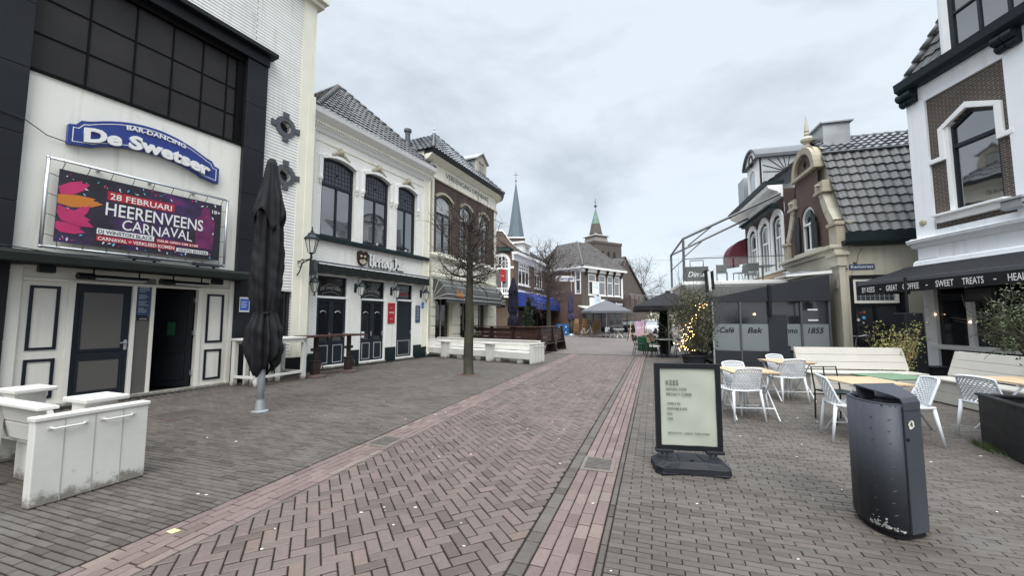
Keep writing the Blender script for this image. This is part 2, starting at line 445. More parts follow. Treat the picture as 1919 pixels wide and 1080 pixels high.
    def build(s, name, m, parent=None, bevel=0., smooth=False, solid=0.):
        me = bpy.data.meshes.new(name)
        me.from_pydata(s.v, [], s.f)
        if (smooth or solid) and not s.tone:
            bmx = bmesh.new(); bmx.from_mesh(me); bmesh.ops.remove_doubles(bmx, verts=bmx.verts, dist=1e-5); bmesh.ops.recalc_face_normals(bmx, faces=bmx.faces); bmx.to_mesh(me); bmx.free()
        me.materials.append(m)
        if s.tone:
            a = me.attributes.new('tone', 'FLOAT', 'FACE')
            a.data.foreach_set('value', [(.5 if x is None else x) for x in (s.tone + [None] * (len(s.f) - len(s.tone)))])
        if smooth:
            me.polygons.foreach_set('use_smooth', [True] * len(me.polygons))
        me.update()
        o = bpy.data.objects.new(name, me); COL.objects.link(o)
        if parent: o.parent = parent
        if solid:
            d = o.modifiers.new('solid', 'SOLIDIFY'); d.thickness = solid; d.offset = 0
        if bevel:
            d = o.modifiers.new('bevel', 'BEVEL'); d.width = bevel; d.segments = 2; d.limit_method = 'ANGLE'; d.angle_limit = R_(40)
        return o
def each(mb, name, m, parent=None, bevel=0., **k):
    """every loose piece of the builder becomes a part of its own"""
    p = list(range(len(mb.v)))
    def root(i):
        while p[i] != i: p[i] = p[p[i]]; i = p[i]
        return i
    for f in mb.f:
        for q in f[1:]: p[root(q)] = root(f[0])
    gr = {}
    for f in mb.f: gr.setdefault(root(f[0]), []).append(f)
    for fs in gr.values():
        ids = sorted({i for f in fs for i in f}); mp_ = {a: b for b, a in enumerate(ids)}
        q = MB(); q.v = [mb.v[i] for i in ids]; q.f = [tuple(mp_[i] for i in f) for f in fs]
        q.build(name, m, parent, bevel, **k)
def tag(o, label, cat, group=None):
    o['label'] = label; o['category'] = cat
    if group: o['group'] = group
    return o
def struct(o, kind='structure'):
    o['kind'] = kind; return o
def thing(name, label, cat, fr=None, loc=None, rot=0., group=None):
    o = bpy.data.objects.new(name, None); COL.objects.link(o)
    if fr is not None:
        o.location = fr.o; o.rotation_euler = (0, 0, R_(fr.deg))
    if loc is not None:
        o.location = loc
    if fr is None: o.rotation_euler = (0, 0, rot)
    o.empty_display_size = .2
    return tag(o, label, cat, group)
def at(fr, x, y, z=0., rot=0.):
    """world location and rotation of a spot given in a facade's frame"""
    return fr.w(x, y, z), R_(fr.deg) + rot
def dup(root, loc, rot, label, group=None):
    def cp(o, par):
        c = o.copy(); COL.objects.link(c)
        if par: c.parent = par
        for ch in list(o.children): cp(ch, c)
        return c
    r = cp(root, None); r.location = loc; r.rotation_euler = (0, 0, rot); r['label'] = label
    if group: r['group'] = group
    return r
def arch(x0, x1, z0, z1, rise=0., n=8):
    p = [(x0, z0), (x1, z0)]
    if rise <= 0: return p + [(x1, z1), (x0, z1)]
    c = (x0 + x1) / 2; h = (x1 - x0) / 2
    r = (h * h + rise * rise) / (2 * rise)
    a = math.asin(min(1, h / r))
    if rise > h: a = math.pi - a
    for i in range(n + 1):
        t = a - 2 * a * i / n
        p.append((c + r * math.sin(t), z1 - r + r * math.cos(t)))
    return p
def window(parent, x0, x1, z0, z1, y, m, rise=0., fw=.07, vb=(), hb=(), bw=.045, gm=None, name='window', deep=.07):
    b = MB().ring(arch(x0, x1, z0, z1, rise), arch(x0 + fw, x1 - fw, z0 + fw, z1 - fw, rise * (1 - fw)), y, y + deep)
    for v in vb:
        xv, a, c = (v, z0 + fw, z1 - fw - rise * .25) if not isinstance(v, tuple) else v
        b.box(xv - bw / 2, xv + bw / 2, y + .006, y + .05, a, c)
    for h in hb:
        zh, hh = (h, bw) if not isinstance(h, tuple) else h
        b.box(x0 + fw * .5, x1 - fw * .5, y + .003, y + .053, zh - hh / 2, zh + hh / 2)
    o = b.build(name, m, parent, bevel=.006)
    MB().wall(arch(x0 + fw * .6, x1 - fw * .6, z0 + fw * .6, z1 - fw * .6, rise * (1 - fw)), (), y + .045).build('pane', gm or M['gl'], o)
    return o
_font = []
def text(name, s, m, parent, x, z, y, size, ext=.004, bold=0., width=None, align='CENTER', shear=0., bend=None, rz=0., sp=1.0, flat=False):
    cu = bpy.data.curves.new('t', 'FONT')
    cu.body = s; cu.size = 1; cu.extrude = ext / size; cu.offset = bold; cu.align_x = 'LEFT'; cu.shear = shear; cu.space_character = sp
    cu.resolution_u = 3
    o = bpy.data.objects.new('t', cu); COL.objects.link(o)
    dg = bpy.context.evaluated_depsgraph_get()
    me = bpy.data.meshes.new_from_object(o.evaluated_get(dg))
    bpy.data.objects.remove(o)
    n = len(me.vertices); co = np.zeros(n * 3); me.vertices.foreach_get('co', co); co = co.reshape(-1, 3)
    w0, w1 = co[:, 0].min(), co[:, 0].max()
    kx = size if width is None else width / (w1 - w0)
    X = (co[:, 0] - w0) * kx; W = (w1 - w0) * kx
    if align == 'CENTER': X = X - W / 2
    elif align == 'RIGHT': X = X - W
    Z = co[:, 1] * size; D = co[:, 2] * size
    if bend is not None:
        Z = Z + np.array([bend(q) for q in X])
    out = np.zeros((n, 3))
    cr, sr = math.cos(rz), math.sin(rz)
    if flat:
        out[:, 0] = x + X * cr - Z * sr; out[:, 1] = z + X * sr + Z * cr; out[:, 2] = y + D
    else:
        out[:, 0] = x + X * cr - Z * sr; out[:, 1] = y - D; out[:, 2] = z + X * sr + Z * cr
    me.vertices.foreach_set('co', out.ravel()); me.materials.clear(); me.materials.append(m); me.update(); me.name = name
    r = bpy.data.objects.new(name, me); COL.objects.link(r)
    if parent: r.parent = parent
    return r
def leaves(mb, pts, size, flat=.4, asp=.45):
    for p in pts:
        d = Vector((random.gauss(0, 1), random.gauss(0, 1), random.gauss(0, 1) * flat + .2)).normalized() * size * random.uniform(.6, 1.3)
        e = d.cross(Vector((random.gauss(0, 1), random.gauss(0, 1), random.gauss(0, 1)))).normalized() * size * asp
        p = Vector(p)
        mb.quad(p - e * .4, p + d * .5 - e, p + d * 1.1, p + d * .5 + e)
# ------------------------------------------------------------------ frames of the place
RD = Fr((0, 0), -18.8)                      # the street: x across, y along
FA = Fr((-8.188, 7.436), 62.7)              # bar with the black front
FB = Fr(G(592, 693.6), 62.7)                # white pub
FC = Fr(G(797, 667), 65.6)                  # brown brick corner house
FD = Fr(G(962, 632), 67.7); FD2 = Fr(G(962, 632), 0)
FE = Fr(G(1093, 628), 40); FE2 = Fr(G(1093, 628), -50)
FF = Fr(G(1587, 692), -104.9); FK = Fr(G(1587, 692), -14.9)   # gabled cafe: gable side and long side
FG = Fr(G(1745, 706), -93.05)               # white and brick corner house
# ------------------------------------------------------------------ ground
def ground_mat(name, c1, c2, mo, bw, bh, var):
    m, t, b = newmat(name)
    c = nd(t, 'ShaderNodeTexCoord'); mp_ = nd(t, 'ShaderNodeMapping'); mp_.inputs['Rotation'].default_value = (0, 0, R_(18.8))
    t.links.new(c.outputs['Object'], mp_.inputs['Vector'])
    k = nd(t, 'ShaderNodeTexBrick', offset=.5)
    k.inputs['Color1'].default_value = (*c1, 1); k.inputs['Color2'].default_value = (*c2, 1); k.inputs['Mortar'].default_value = (*mo, 1)
    k.inputs['Scale'].default_value = 1; k.inputs['Mortar Size'].default_value = .008; k.inputs['Brick Width'].default_value = bw; k.inputs['Row Height'].default_value = bh
    t.links.new(mp_.outputs[0], k.inputs['Vector'])
    n = noise(t, .25, 9, c.outputs['Object'], .7)
    col = vary(t, k.outputs['Color'], n.outputs['Fac'], var)
    n3 = noise(t, 2.2, 6, c.outputs['Object'], .7)
    col = vary(t, col, n3.outputs['Fac'], .18)
    t.links.new(col, b.inputs['Base Color']); b.inputs['Roughness'].default_value = .7
    bumpn(t, b, n3.outputs['Fac'], .3, .02)
    return m
MPLAZA = ground_mat('plaza_pavers', (.155, .128, .115), (.118, .098, .088), (.075, .064, .058), .2, .1, .3)
MBED = mat('shaded_joint_sand', (.013, .0115, .010), .95, .3, 6, .3, 120)  # dark sand; its tone also stands in for shade in the shallow joints
S = 700
b = MB(); b.quad((-S, -60, -.012), (S, -60, -.012), (S, 1000, -.012), (-S, 1000, -.012)); struct(b.build('ground', MPLAZA))
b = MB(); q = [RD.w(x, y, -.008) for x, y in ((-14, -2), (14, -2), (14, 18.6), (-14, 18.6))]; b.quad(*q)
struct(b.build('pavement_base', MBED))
def seen(p, m=420):
    yc = _c * p.y - _s * (CAM_H); 
    if yc < .4: return p.length < 2.2
    px = 959.5 + FPX * p.x / yc
    return -m < px < 1919 + m
def clip(poly, f):
    out = []
    for i in range(len(poly)):
        a, c = poly[i], poly[(i + 1) % len(poly)]
        fa, fc = f(a), f(c)
        if fa >= 0: out.append(a)
        if fa * fc < 0:
            t = fa / (fa - fc); out.append((a[0] + (c[0] - a[0]) * t, a[1] + (c[1] - a[1]) * t))
    return out
def paver(mb, poly, tone, gap=.0048, rough=.0015, chamf=.005):
    if len(poly) < 3: return
    n = len(poly); cx = sum(p[0] for p in poly) / n; cy = sum(p[1] for p in poly) / n
    W = RD.w(cx, cy)
    sg = 1 if sum(poly[i][0] * poly[(i + 1) % n][1] - poly[(i + 1) % n][0] * poly[i][1] for i in range(n)) > 0 else -1
    dz = random.uniform(-rough, rough); tx, ty = random.gauss(0, rough * 6), random.gauss(0, rough * 6)
    def ins(d, z):
        r = []
        for i in range(n):
            a, p, c = poly[i - 1], poly[i], poly[(i + 1) % n]
            u1x, u1y = p[0] - a[0], p[1] - a[1]; u2x, u2y = c[0] - p[0], c[1] - p[1]
            l1 = math.hypot(u1x, u1y) + 1e-9; l2 = math.hypot(u2x, u2y) + 1e-9
            n1x, n1y, n2x, n2y = -u1y / l1 * sg, u1x / l1 * sg, -u2y / l2 * sg, u2x / l2 * sg
            q = max(.25, 1 + n1x * n2x + n1y * n2y)
            X, Y = p[0] + (n1x + n2x) / q * d, p[1] + (n1y + n2y) / q * d
            if (X - cx) * (p[0] - cx) + (Y - cy) * (p[1] - cy) < 0: X, Y = cx, cy
            dx, dy = X - cx, Y - cy
            r.append(RD.w(X, Y, z + (dz + tx * dx + ty * dy if z > -.005 else 0)))
        return r
    mb.add(ins(gap, -.011) + ins(gap + .0005, -.004 + .0) + ins(gap + chamf, 0), [tuple(range(2 * n, 3 * n))] + [(j * n + i, j * n + (i + 1) % n, (j + 1) * n + (i + 1) % n, (j + 1) * n + i) for j in range(2) for i in range(n)])
    k = 1 + 2 * n
    mb.tone += [tone] * k
def rect(x0, x1, y0, y1): return [(x0, y0), (x1, y0), (x1, y1), (x0, y1)]
XL0, XL1 = -3.46, -3.02
def xr(y): return -.92 + .018 * y
def xo(y): return -.34 + .012 * y
YEND = 18.3
# herringbone road
road = MB(); Wd = .093; k45 = math.sqrt(.5)
N_ = int(22 / Wd)
for m_ in range(-34, N_):
    for n_ in range(-68, N_):
        d = (m_ - n_) % 4
        if d not in (0, 3): continue
        x0, y0 = m_ * Wd, n_ * Wd
        rc = rect(x0, x0 + 2 * Wd, y0, y0 + Wd) if d == 0 else rect(x0, x0 + Wd, y0, y0 + 2 * Wd)
        cx, cy = (x0 + rc[2][0]) / 2, (y0 + rc[2][1]) / 2
        X, Y = (cx - cy) * k45 - 2, (cx + cy) * k45 - .5
        if not (XL1 - .2 < X < xr(Y) + .2 and -.5 < Y < YEND + .2): continue
        if not seen(RD.w(X, Y)): continue
        po = [((a - c) * k45 - 2, (a + c) * k45 - .5) for a, c in rc]
        po = clip(po, lambda p: p[0] - XL1); po = clip(po, lambda p: xr(p[1]) - p[0]) if po else po
        po = clip(po, lambda p: YEND - p[1]) if po else po
        if len(po) >= 3:
            ar = abs(sum(po[i][0] * po[(i + 1) % len(po)][1] - po[(i + 1) % len(po)][0] * po[i][1] for i in range(len(po)))) / 2
            if ar > .0015: paver(road, po, min(1, max(0, random.gauss(.5, .25))), rough=.0025)
MROAD = tone_mat('purple_brown_clinker', [(.070, .053, .045), (.095, .073, .063), (.116, .090, .079), (.126, .091, .077)], .62, .25, .35, ((.048, .041, .037), 1.6, .60))
struct(road.build('road', MROAD))
# red gutters either side
gut = MB()
def strip(mb, fx0, fx1, nrow, bl, toneb):
    for r in range(nrow):
        y = -.4 - random.random() * bl
        while y < YEND:
            ln = bl * random.uniform(.97, 1.03)
            if seen(RD.w((fx0(y) + fx1(y)) / 2, y)):
                def X(yy, q): return fx0(yy) + (fx1(yy) - fx0(yy)) * q / nrow
                t = random.gauss(*toneb)
                if random.random() < .008: t = 1.0
                else: t = min(t, .8)
                paver(mb, [(X(y, r), y), (X(y, r + 1), y), (X(y + ln, r + 1), y + ln), (X(y + ln, r), y + ln)], min(1, max(0, t)), rough=.002, gap=.004)
            y += ln
strip(gut, lambda y: XL0 + .012, lambda y: XL1 - .004, 5, .2, (.45, .2))
strip(gut, lambda y: xr(y) + .115, lambda y: xo(y) - .055, 4, .2, (.45, .2))
MGUT = tone_mat('red_gutter_clinker', [(.104, .072, .063), (.132, .093, .083), (.155, .112, .100), (.18, .148, .115)], .65, .2, .35, ((.14, .12, .107), 1.4, .6))
struct(gut.build('road_strip', MGUT))
edge = MB()
strip(edge, lambda y: xr(y) + .006, lambda y: xr(y) + .112, 1, .135, (.5, .2))
strip(edge, lambda y: xo(y) - .052, lambda y: xo(y) - .003, 1, .21, (.35, .15))
MPAV = tone_mat('grey_brown_clinker', [(.053, .044, .037), (.072, .060, .051), (.088, .076, .065), (.095, .077, .065)], .68, .25, .35, ((.105, .096, .088), .55, .565))
struct(edge.build('pavement_edge', MPAV))
# thin-brick pavements, courses across the street
pav = MB(); ch = .060
for side in (-1, 1):
    y = -.3; row = 0
    while y < YEND:
        x = (XL0 - .004) if side < 0 else xo(y)
        first = True
        lim = -9.5 if side < 0 else 13.5
        while (x > lim) if side < 0 else (x < lim):
            ln = .19 * random.uniform(.97, 1.03)
            if first and row % 2: ln *= .5
            first = False
            x2 = x + side * ln
            P = RD.w((x + x2) / 2, y)
            ok = seen(P, 250 if y > 6 else 420)
            if ok and side < 0: ok = FA.loc(P).y < .1 and (FB.loc(P).y < .25 if FB.loc(P).x > -.5 else True)
            if ok and side > 0: ok = FG.loc(P).y < .2 or FK.loc(P).x < -.1
            if ok:
                a, c = min(x, x2), max(x, x2)
                paver(pav, rect(a, c, y + .0025, y + ch - .0025), min(1, max(0, random.gauss(.45, .24))), gap=.0026, chamf=.0035, rough=.0018)
            x = x2
        y += ch; row += 1
struct(pav.build('pavement', MPAV))
# litter, grates, covers
lit = MB()
for i in range(280):
    if random.random() < .6: X, Y = random.uniform(-3.2, 6), random.uniform(1.2, 12)
    else: X, Y = random.uniform(-9, 8), random.uniform(2, 17)
    P = RD.w(X, Y, .003)
    if FA.loc(P).y > -.2: continue
    a = random.random() * 6.3; r = random.uniform(.004, .012)
    po = [(P.x + r * math.cos(a + t) * (1 if i % 3 else 1.7), P.y + r * math.sin(a + t) * random.uniform(.5, 1)) for t in (0, 1.1, 2.3, 3.2, 4.1, 5.2)]
    lit.prismz(po, .0025, .006)
struct(lit.build('litter', M['skin']), 'stuff')
P = G(325, 997); b = MB().prismz([(P.x - .045, P.y - .01), (P.x + .02, P.y - .04), (P.x + .05, P.y + .005), (P.x - .02, P.y + .035)], .003, .005)
tag(b.build('paper_scrap', M['yellow']), 'yellow paper scrap lying at the left gutter', 'paper')
def grate(x, y, label):
    t = thing('drain_grate', label, 'drain', loc=RD.w(x, y), rot=R_(-18.8), group='street drains')
    b = MB(); o = rect(-.17, .17, -.21, .21); n = rect(-.13, .13, -.17, .17)
    for i in range(4):
        j = (i + 1) % 4
        b.hexa([(*o[i], -.005), (*o[j], -.005), (*n[j], -.005), (*n[i], -.005), (*o[i], .008), (*o[j], .008), (*n[j], .010), (*n[i], .010)])
    b.build('rim', mat('worn_concrete', (.13, .115, .10), .8, .2, 6, .3, 60), t)
    b = MB()
    for k in range(8): b.box(-.128, .128, -.16 + k * .042, -.140 + k * .042, -.004, .010)
    b.build('bars', mat('worn_iron', (.10, .09, .082), .55, .3, 8), t)
    MB().box(-.13, .13, -.17, .17, -.0078, -.0045).build('pit_shade', mat('pit_shade_black', (.003, .003, .003), .9), t)  # thin black plate, coloured to imitate the shade down the drain
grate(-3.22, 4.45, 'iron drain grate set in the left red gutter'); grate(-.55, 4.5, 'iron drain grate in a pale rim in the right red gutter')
P = G(340, 778)
t = thing('manhole_cover', 'square brick filled manhole cover in front of the bar', 'manhole cover', loc=(P.x, P.y, 0), rot=R_(62.7))
b = MB(); o = rect(-.32, .32, -.32, .32); n = rect(-.3, .3, -.3, .3)
for i in range(4):
    j = (i + 1) % 4
    b.hexa([(*o[i], -.003), (*o[j], -.003), (*n[j], -.003), (*n[i], -.003), (*o[i], .005), (*o[j], .005), (*n[j], .005), (*n[i], .005)])
b.build('frame', M['rust'], t); MB().box(-.3, .3, -.3, .3, -.004, .002).build('lid', MPAV, t)
# ------------------------------------------------------------------ A: bar with black front
A = thing('nightclub_building', 'tall white brick bar with a black framed front and a canopy over two doors', 'building', FA)
rnd = lambda x, z, r, n=20: [(x + r * math.cos(2 * math.pi * i / n), z + r * math.sin(2 * math.pi * i / n)) for i in range(n)]
RW = ((3.9, 6.98), (3.95, 5.6))
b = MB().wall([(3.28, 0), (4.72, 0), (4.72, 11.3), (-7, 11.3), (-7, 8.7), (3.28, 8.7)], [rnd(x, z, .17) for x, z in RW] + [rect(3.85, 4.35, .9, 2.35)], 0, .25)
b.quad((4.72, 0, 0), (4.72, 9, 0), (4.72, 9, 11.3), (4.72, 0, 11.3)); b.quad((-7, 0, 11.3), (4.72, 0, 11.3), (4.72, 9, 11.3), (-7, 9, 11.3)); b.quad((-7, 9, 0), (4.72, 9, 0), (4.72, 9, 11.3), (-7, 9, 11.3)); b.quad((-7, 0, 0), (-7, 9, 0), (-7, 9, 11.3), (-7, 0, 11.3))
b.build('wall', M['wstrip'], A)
MB().box(3.85, 4.35, -.01, .2, .0, .001).box(3.28, 4.74, -.012, 0, 0, .5).build('plinth', M['black'], A)
MB().wall(rect(3.85, 4.35, .9, 2.35), (), .15).build('pane', M['gldk'], A)
MB().box(4.3, 4.72, -.03, 0, .5, 11.3).box(4.55, 4.78, -.05, .3, .5, 8.3).build('corner_pier', M['cream'], A)
b = MB().box(-7, 4.95, -.28, .2, 11.3, 11.45).box(-7, 4.88, -.16, .2, 11.16, 11.3); b.build('eaves', M['cream'], A, bevel=.01)
for x, z in RW:   # round windows with four keystones
    b = MB().ring(rnd(x, z, .30, 24), rnd(x, z, .17, 24), -.035, .05)
    for k in range(4):
        a = k * math.pi / 2; c, s_ = math.cos(a), math.sin(a)
        po = [(x + c * .26 + s_ * .055, z + s_ * .26 - c * .055), (x + c * .41 + s_ * .085, z + s_ * .41 - c * .085), (x + c * .41 - s_ * .085, z + s_ * .41 + c * .085), (x + c * .26 - s_ * .055, z + s_ * .26 + c * .055)]
        b.prism(po, -.045, .02)
    o = b.build('round_window', M['greymetal'], A, bevel=.006)
    MB().wall(rnd(x, z, .18), (), .16).build('pane', M['gldk'], o)
# black frame
def blocks(b, x0, x1, z0, z1, y, n):
    h = (z1 - z0) / n
    for i in range(n): b.box(x0, x1, y, .2, z0 + i * h + .006, z0 + (i + 1) * h - .006)
    b.box(x0 + .01, x1 - .01, y + .012, .2, z0, z1)
b = MB(); blocks(b, 2.78, 3.3, 0, 8.35, -.10, 7); blocks(b, -1.55, -.78, 0, 8.35, -.10, 7); blocks(b, -7, -1.56, 0, 8.35, -.09, 7)
b.build('pilasters', M['blackstone'], A, bevel=.006)
b = MB().box(-7, 3.32, -.14, .1, 8.36, 8.64).box(-7, 3.45, -.30, .1, 8.64, 8.76); b.build('cornice', M['black'], A, bevel=.012)
b = MB()
gx = [-.78, -.05, .64, 1.28, 1.87, 2.4, 2.62]
for x in gx[1:]: b.box(x - .016, x + .016, .085, .12, 6.04, 8.36)
for z in (6.75, 7.45): b.box(-.78, 2.62, .088, .12, z - .014, z + .014)
b.box(2.62, 2.78, .03, .2, 6.0, 8.36).box(-.78, 2.78, .0, .2, 8.22, 8.36).box(-.78, 2.78, -.02, .2, 5.985, 6.045)
g = b.build('grid_window', mat('deep_black', (.004, .004, .005), .7, .1, spec=.1), A, bevel=.004)
MB().box(-.78, 2.65, .105, .19, 6.03, 8.36).build('panes', M['panel'], g)
MB().box(-.78, 2.78, .02, .2, 2.55, 5.985).build('stucco_panel', M['stucco'], A)
# canopy, door zone
b = MB().prismx([(-.72, 2.50), (-.72, 2.64), (-.66, 2.70), (.05, 2.73), (.05, 2.52)], -7, 2.92); b.build('canopy', M['awngreen'], A, bevel=.01)
MB().box(-.78, 2.78, .0, .1, 2.28, 2.52).box(-.78, -.62, -.04, .12, 0, 2.5).box(2.68, 2.78, -.04, .12, 0, 2.5).box(-.05, .04, -.03, .12, 0, 2.3).box(.86, .93, -.03, .12, 0, 2.3).box(1.17, 1.235, -.03, .12, 0, 2.3).box(2.03, 2.12, -.03, .12, 0, 2.3).box(-.62, 2.7, -.05, .0, 2.24, 2.30).build('door_frame', M['offwhite'], A, bevel=.008)
MB().box(-.78, 2.78, -.14, .05, -.01, .05).build('threshold', M['bench'], A, bevel=.008)
def boarded(x0, x1):
    o = MB().box(x0, x1, .01, .1, .05, 2.27).build('side_panel', M['offwhite'], A)
    b = MB()
    for a, c in ((1.02, 2.16), (.16, .86)):
        b.ring(rect(x0 + .1, x1 - .1, a, c), rect(x0 + .145, x1 - .145, a + .045, c - .045), -.012, .012)
    b.build('moulding', M['navy'], o, bevel=.008)
boarded(-.62, -.05); boarded(2.12, 2.68)
d = MB().box(.04, .86, .03, .09, .05, 2.25).build('door', M['slate'], A)
b = MB().ring(rect(.12, .78, .95, 2.12), rect(.16, .74, .99, 2.08), .012, .032).ring(rect(.12, .78, .16, .82), rect(.16, .74, .2, .78), .012, .032); b.build('moulding', M['slate'], d, bevel=.006)
MB().box(.165, .735, .024, .03, .995, 2.075).box(.165, .735, .024, .03, .205, .775).build('pane', M['glbrown'], d)
b = MB().box(.785, .835, .01, .03, .95, 1.15).box(.72, .83, -.03, -.012, 1.08, 1.105).box(.80, .83, -.02, .02, 1.08, 1.105); b.build('handle', M['steel'], d, bevel=.004)
MB().box(.93, 1.17, .005, .1, .05, 1.62).build('steel_panel', M['glbrown'], A)
MB().box(1.03, 1.235, .0, .1, 2.3, 2.42).build('fuse_box', M['black'], A)
# open doorway: dark corridor with its door folded inwards
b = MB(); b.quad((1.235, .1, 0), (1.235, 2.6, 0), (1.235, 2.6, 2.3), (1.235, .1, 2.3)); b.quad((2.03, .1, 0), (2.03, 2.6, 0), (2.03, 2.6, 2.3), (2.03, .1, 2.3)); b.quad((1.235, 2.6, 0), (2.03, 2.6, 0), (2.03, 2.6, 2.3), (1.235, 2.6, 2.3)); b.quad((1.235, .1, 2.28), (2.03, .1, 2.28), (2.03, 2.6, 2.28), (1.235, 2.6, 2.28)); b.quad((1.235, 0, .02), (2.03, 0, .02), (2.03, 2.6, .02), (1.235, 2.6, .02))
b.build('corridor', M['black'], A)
od = MB().hexa([(2.0, .1, .05), (2.02, .14, .05), (1.55, .74, .05), (1.51, .72, .05), (2.0, .1, 2.22), (2.02, .14, 2.22), (1.55, .74, 2.22), (1.51, .72, 2.22)]).build('open_door', M['black'], A)
b = MB()
for z0, z1 in ((.2, .85), (1.0, 2.1)):
    e = Vector((-.49, .62, 0)); o_ = Vector((1.995, .095, 0)); nn = Vector((-.012, -.009, 0))
    for u0, u1, a, c in ((.15, .85, z0, z0 + .03), (.15, .85, z1 - .03, z1), (.15, .19, z0, z1), (.81, .85, z0, z1)):
        p = [o_ + e * u0, o_ + e * u1]
        b.hexa([(*(p[0])[:2], a), (*(p[1])[:2], a), (*(p[1] + nn)[:2], a), (*(p[0] + nn)[:2], a), (*(p[0])[:2], c), (*(p[1])[:2], c), (*(p[1] + nn)[:2], c), (*(p[0] + nn)[:2], c)])
b.build('moulding', M['navy'], od)
b = MB()
for z in (.3, 1.2, 1.95): b.box(1.99, 2.035, .02, .1, z, z + .11)
each(b, 'hinge', M['steel'], od)
e = Vector((-.49, .62, 0)); o_ = Vector((1.98, .08, 0)); p, q_ = o_ + e * .42, o_ + e * .62
b = MB().hexa([(p.x, p.y, 1.2), (q_.x, q_.y, 1.2), (q_.x, q_.y + .01, 1.2), (p.x, p.y + .01, 1.2), (p.x, p.y, 1.5), (q_.x, q_.y, 1.5), (q_.x, q_.y + .01, 1.5), (p.x, p.y + .01, 1.5)])
tag(b.build('safety_sticker', M['greenlit'], None), 'small green rescue sticker on the open dark door', 'sticker'); o = bpy.data.objects['safety_sticker']; o.location = FA.o; o.rotation_euler = (0, 0, R_(FA.deg)); o.data.materials[0] = M['green']
def on(fr, name, label, cat, group=None): return thing(name, label, cat, fr, group=group)
# the arched name board
t = on(FA, 'bar_sign', 'arched blue sign board lettered De Swetser above the banner', 'sign')
def signpoly(d=0.):
    hw = 1.26 - d
    top = lambda x: .82 - d - .30 * (x / 1.0) ** 2
    p = [(-hw, 0 + d), (-.92, .05 + d)] + [(-.82 + 1.64 * i / 12, .11 + d + .16 * (1 - ((-.82 + 1.64 * i / 12) / .82) ** 2)) for i in range(13)] + [(.92, .05 + d), (hw, 0 + d), (hw, .37 - d * .6), (1.16 - d * .5, .40 - d), (1.10 - d * .6, .50 - d), (1.0 - d * .3, .53 - d)]
    p += [(x, top(x)) for x in [.93 - 1.86 * i / 16 for i in range(17)]]
    p += [(-1.0 + d * .3, .53 - d), (-1.10 + d * .6, .50 - d), (-1.16 + d * .5, .40 - d), (-hw, .37 - d * .6)]
    return [(x + 1.0, z + 4.82) for x, z in p]
MB().prism(signpoly(), -.09, .01).build('board', M['bluesign'], t, bevel=.004)
MB().ring(signpoly(.055), signpoly(.068), -.0935, -.088).build('border_line', M['letter'], t)
text('lettering', 'De Swetser', M['letter'], t, 1.0, 4.935, -.115, .365, .022, .045, 2.12, bend=lambda x: .15 * (1 - (x / 1.05) ** 2))
text('small_lettering', 'BAR-DANCING', M['letter'], t, 1.05, 5.425, -.10, .125, .008, .022, 1.02, bend=lambda x: .045 * (1 - (x / .5) ** 2))
# the banner on its tube frame
t = on(FA, 'tube_rack', 'galvanised tube rack holding the carnival banner', 'rack')
c = ((-.48, 2.85), (2.46, 2.85), (2.46, 4.46), (-.48, 4.46))
b = MB()
for i in range(4):
    p, q_ = c[i], c[(i + 1) % 4]; b.tube([(p[0], -.14, p[1]), (q_[0], -.14, q_[1])], .028, 10)
for p in c: b.ball((p[0], -.14, p[1]), .036, 8)
for x in (.2, 1.0, 1.8): b.box(x - .02, x + .02, -.13, .02, 4.44, 4.48)
b.build('tubes', M['steel'], t, smooth=True)
b = MB()
for i in range(9):
    x = -.3 + 2.62 * i / 8
    b.tube([(x, -.12, 4.28), (x + .02, -.175, 4.4), (x + .01, -.14, 4.49)], .006, 5).tube([(x, -.12, 2.98), (x + .01, -.175, 2.9), (x, -.14, 2.82)], .006, 5)
for i in range(4):
    z = 3.05 + 1.1 * i / 3
    b.tube([(-.33, -.12, z), (-.42, -.15, z + .02), (-.51, -.14, z + .03)], .006, 5).tube([(2.32, -.12, z), (2.4, -.15, z + .01), (2.49, -.14, z + .02)], .006, 5)
each(b, 'bungee_tie', M['black'], t)
t = on(FA, 'banner', 'dark printed carnival banner tied into the tube frame', 'banner')
def bmat():
    m, tt, bs = newmat('banner_print')
    n = noise(tt, 1.6, 6, None, .6)
    r = nd(tt, 'ShaderNodeValToRGB'); e = r.color_ramp.elements
    e[0].position, e[0].color = .36, (.012, .012, .016, 1); e[1].position, e[1].color = .72, (.16, .02, .12, 1)
    x = e.new(.5); x.color = (.022, .016, .03, 1); x = e.new(.62); x.color = (.05, .02, .10, 1)
    tt.links.new(n.outputs['Fac'], r.inputs['Fac']); tt.links.new(r.outputs['Color'], bs.inputs['Base Color']); bs.inputs['Roughness'].default_value = .45
    bumpn(tt, bs, noise(tt, 2.5, 3).outputs['Fac'], .5, .03)
    return m
MB().box(-.33, 2.35, -.125, -.115, 2.96, 4.30).build('cloth', bmat(), t)
Y0 = -.131
b = MB().box(.33, 1.42, -.1295, -.124, 3.90, 4.08); b.build('date_field', M['red'], t)
text('date_lettering', '28 FEBRUARI', M['letter'], t, .37, 3.925, Y0, .17, .001, .008, 1.0, 'LEFT')
text('title_lettering', 'HEERENVEENS', M['letter'], t, .32, 3.60, Y0, .36, .001, .008, 1.66, 'LEFT')
text('script_lettering', 'CARNAVAL', M['letter'], t, .58, 3.34, Y0 + .0005, .30, .001, .004, 1.2, 'LEFT', bend=lambda x: .02 * math.sin(x * 9))
b = MB().box(.22, 1.10, -.1295, -.124, 3.205, 3.315).box(1.5, 2.11, -.1295, -.124, 3.06, 3.14); each(b, 'white_field', M['letter'], t)
text('lettering', 'DJ WINSTON BLACK', M['black'], t, .24, 3.225, Y0, .1, .001, .012, .84, 'LEFT')
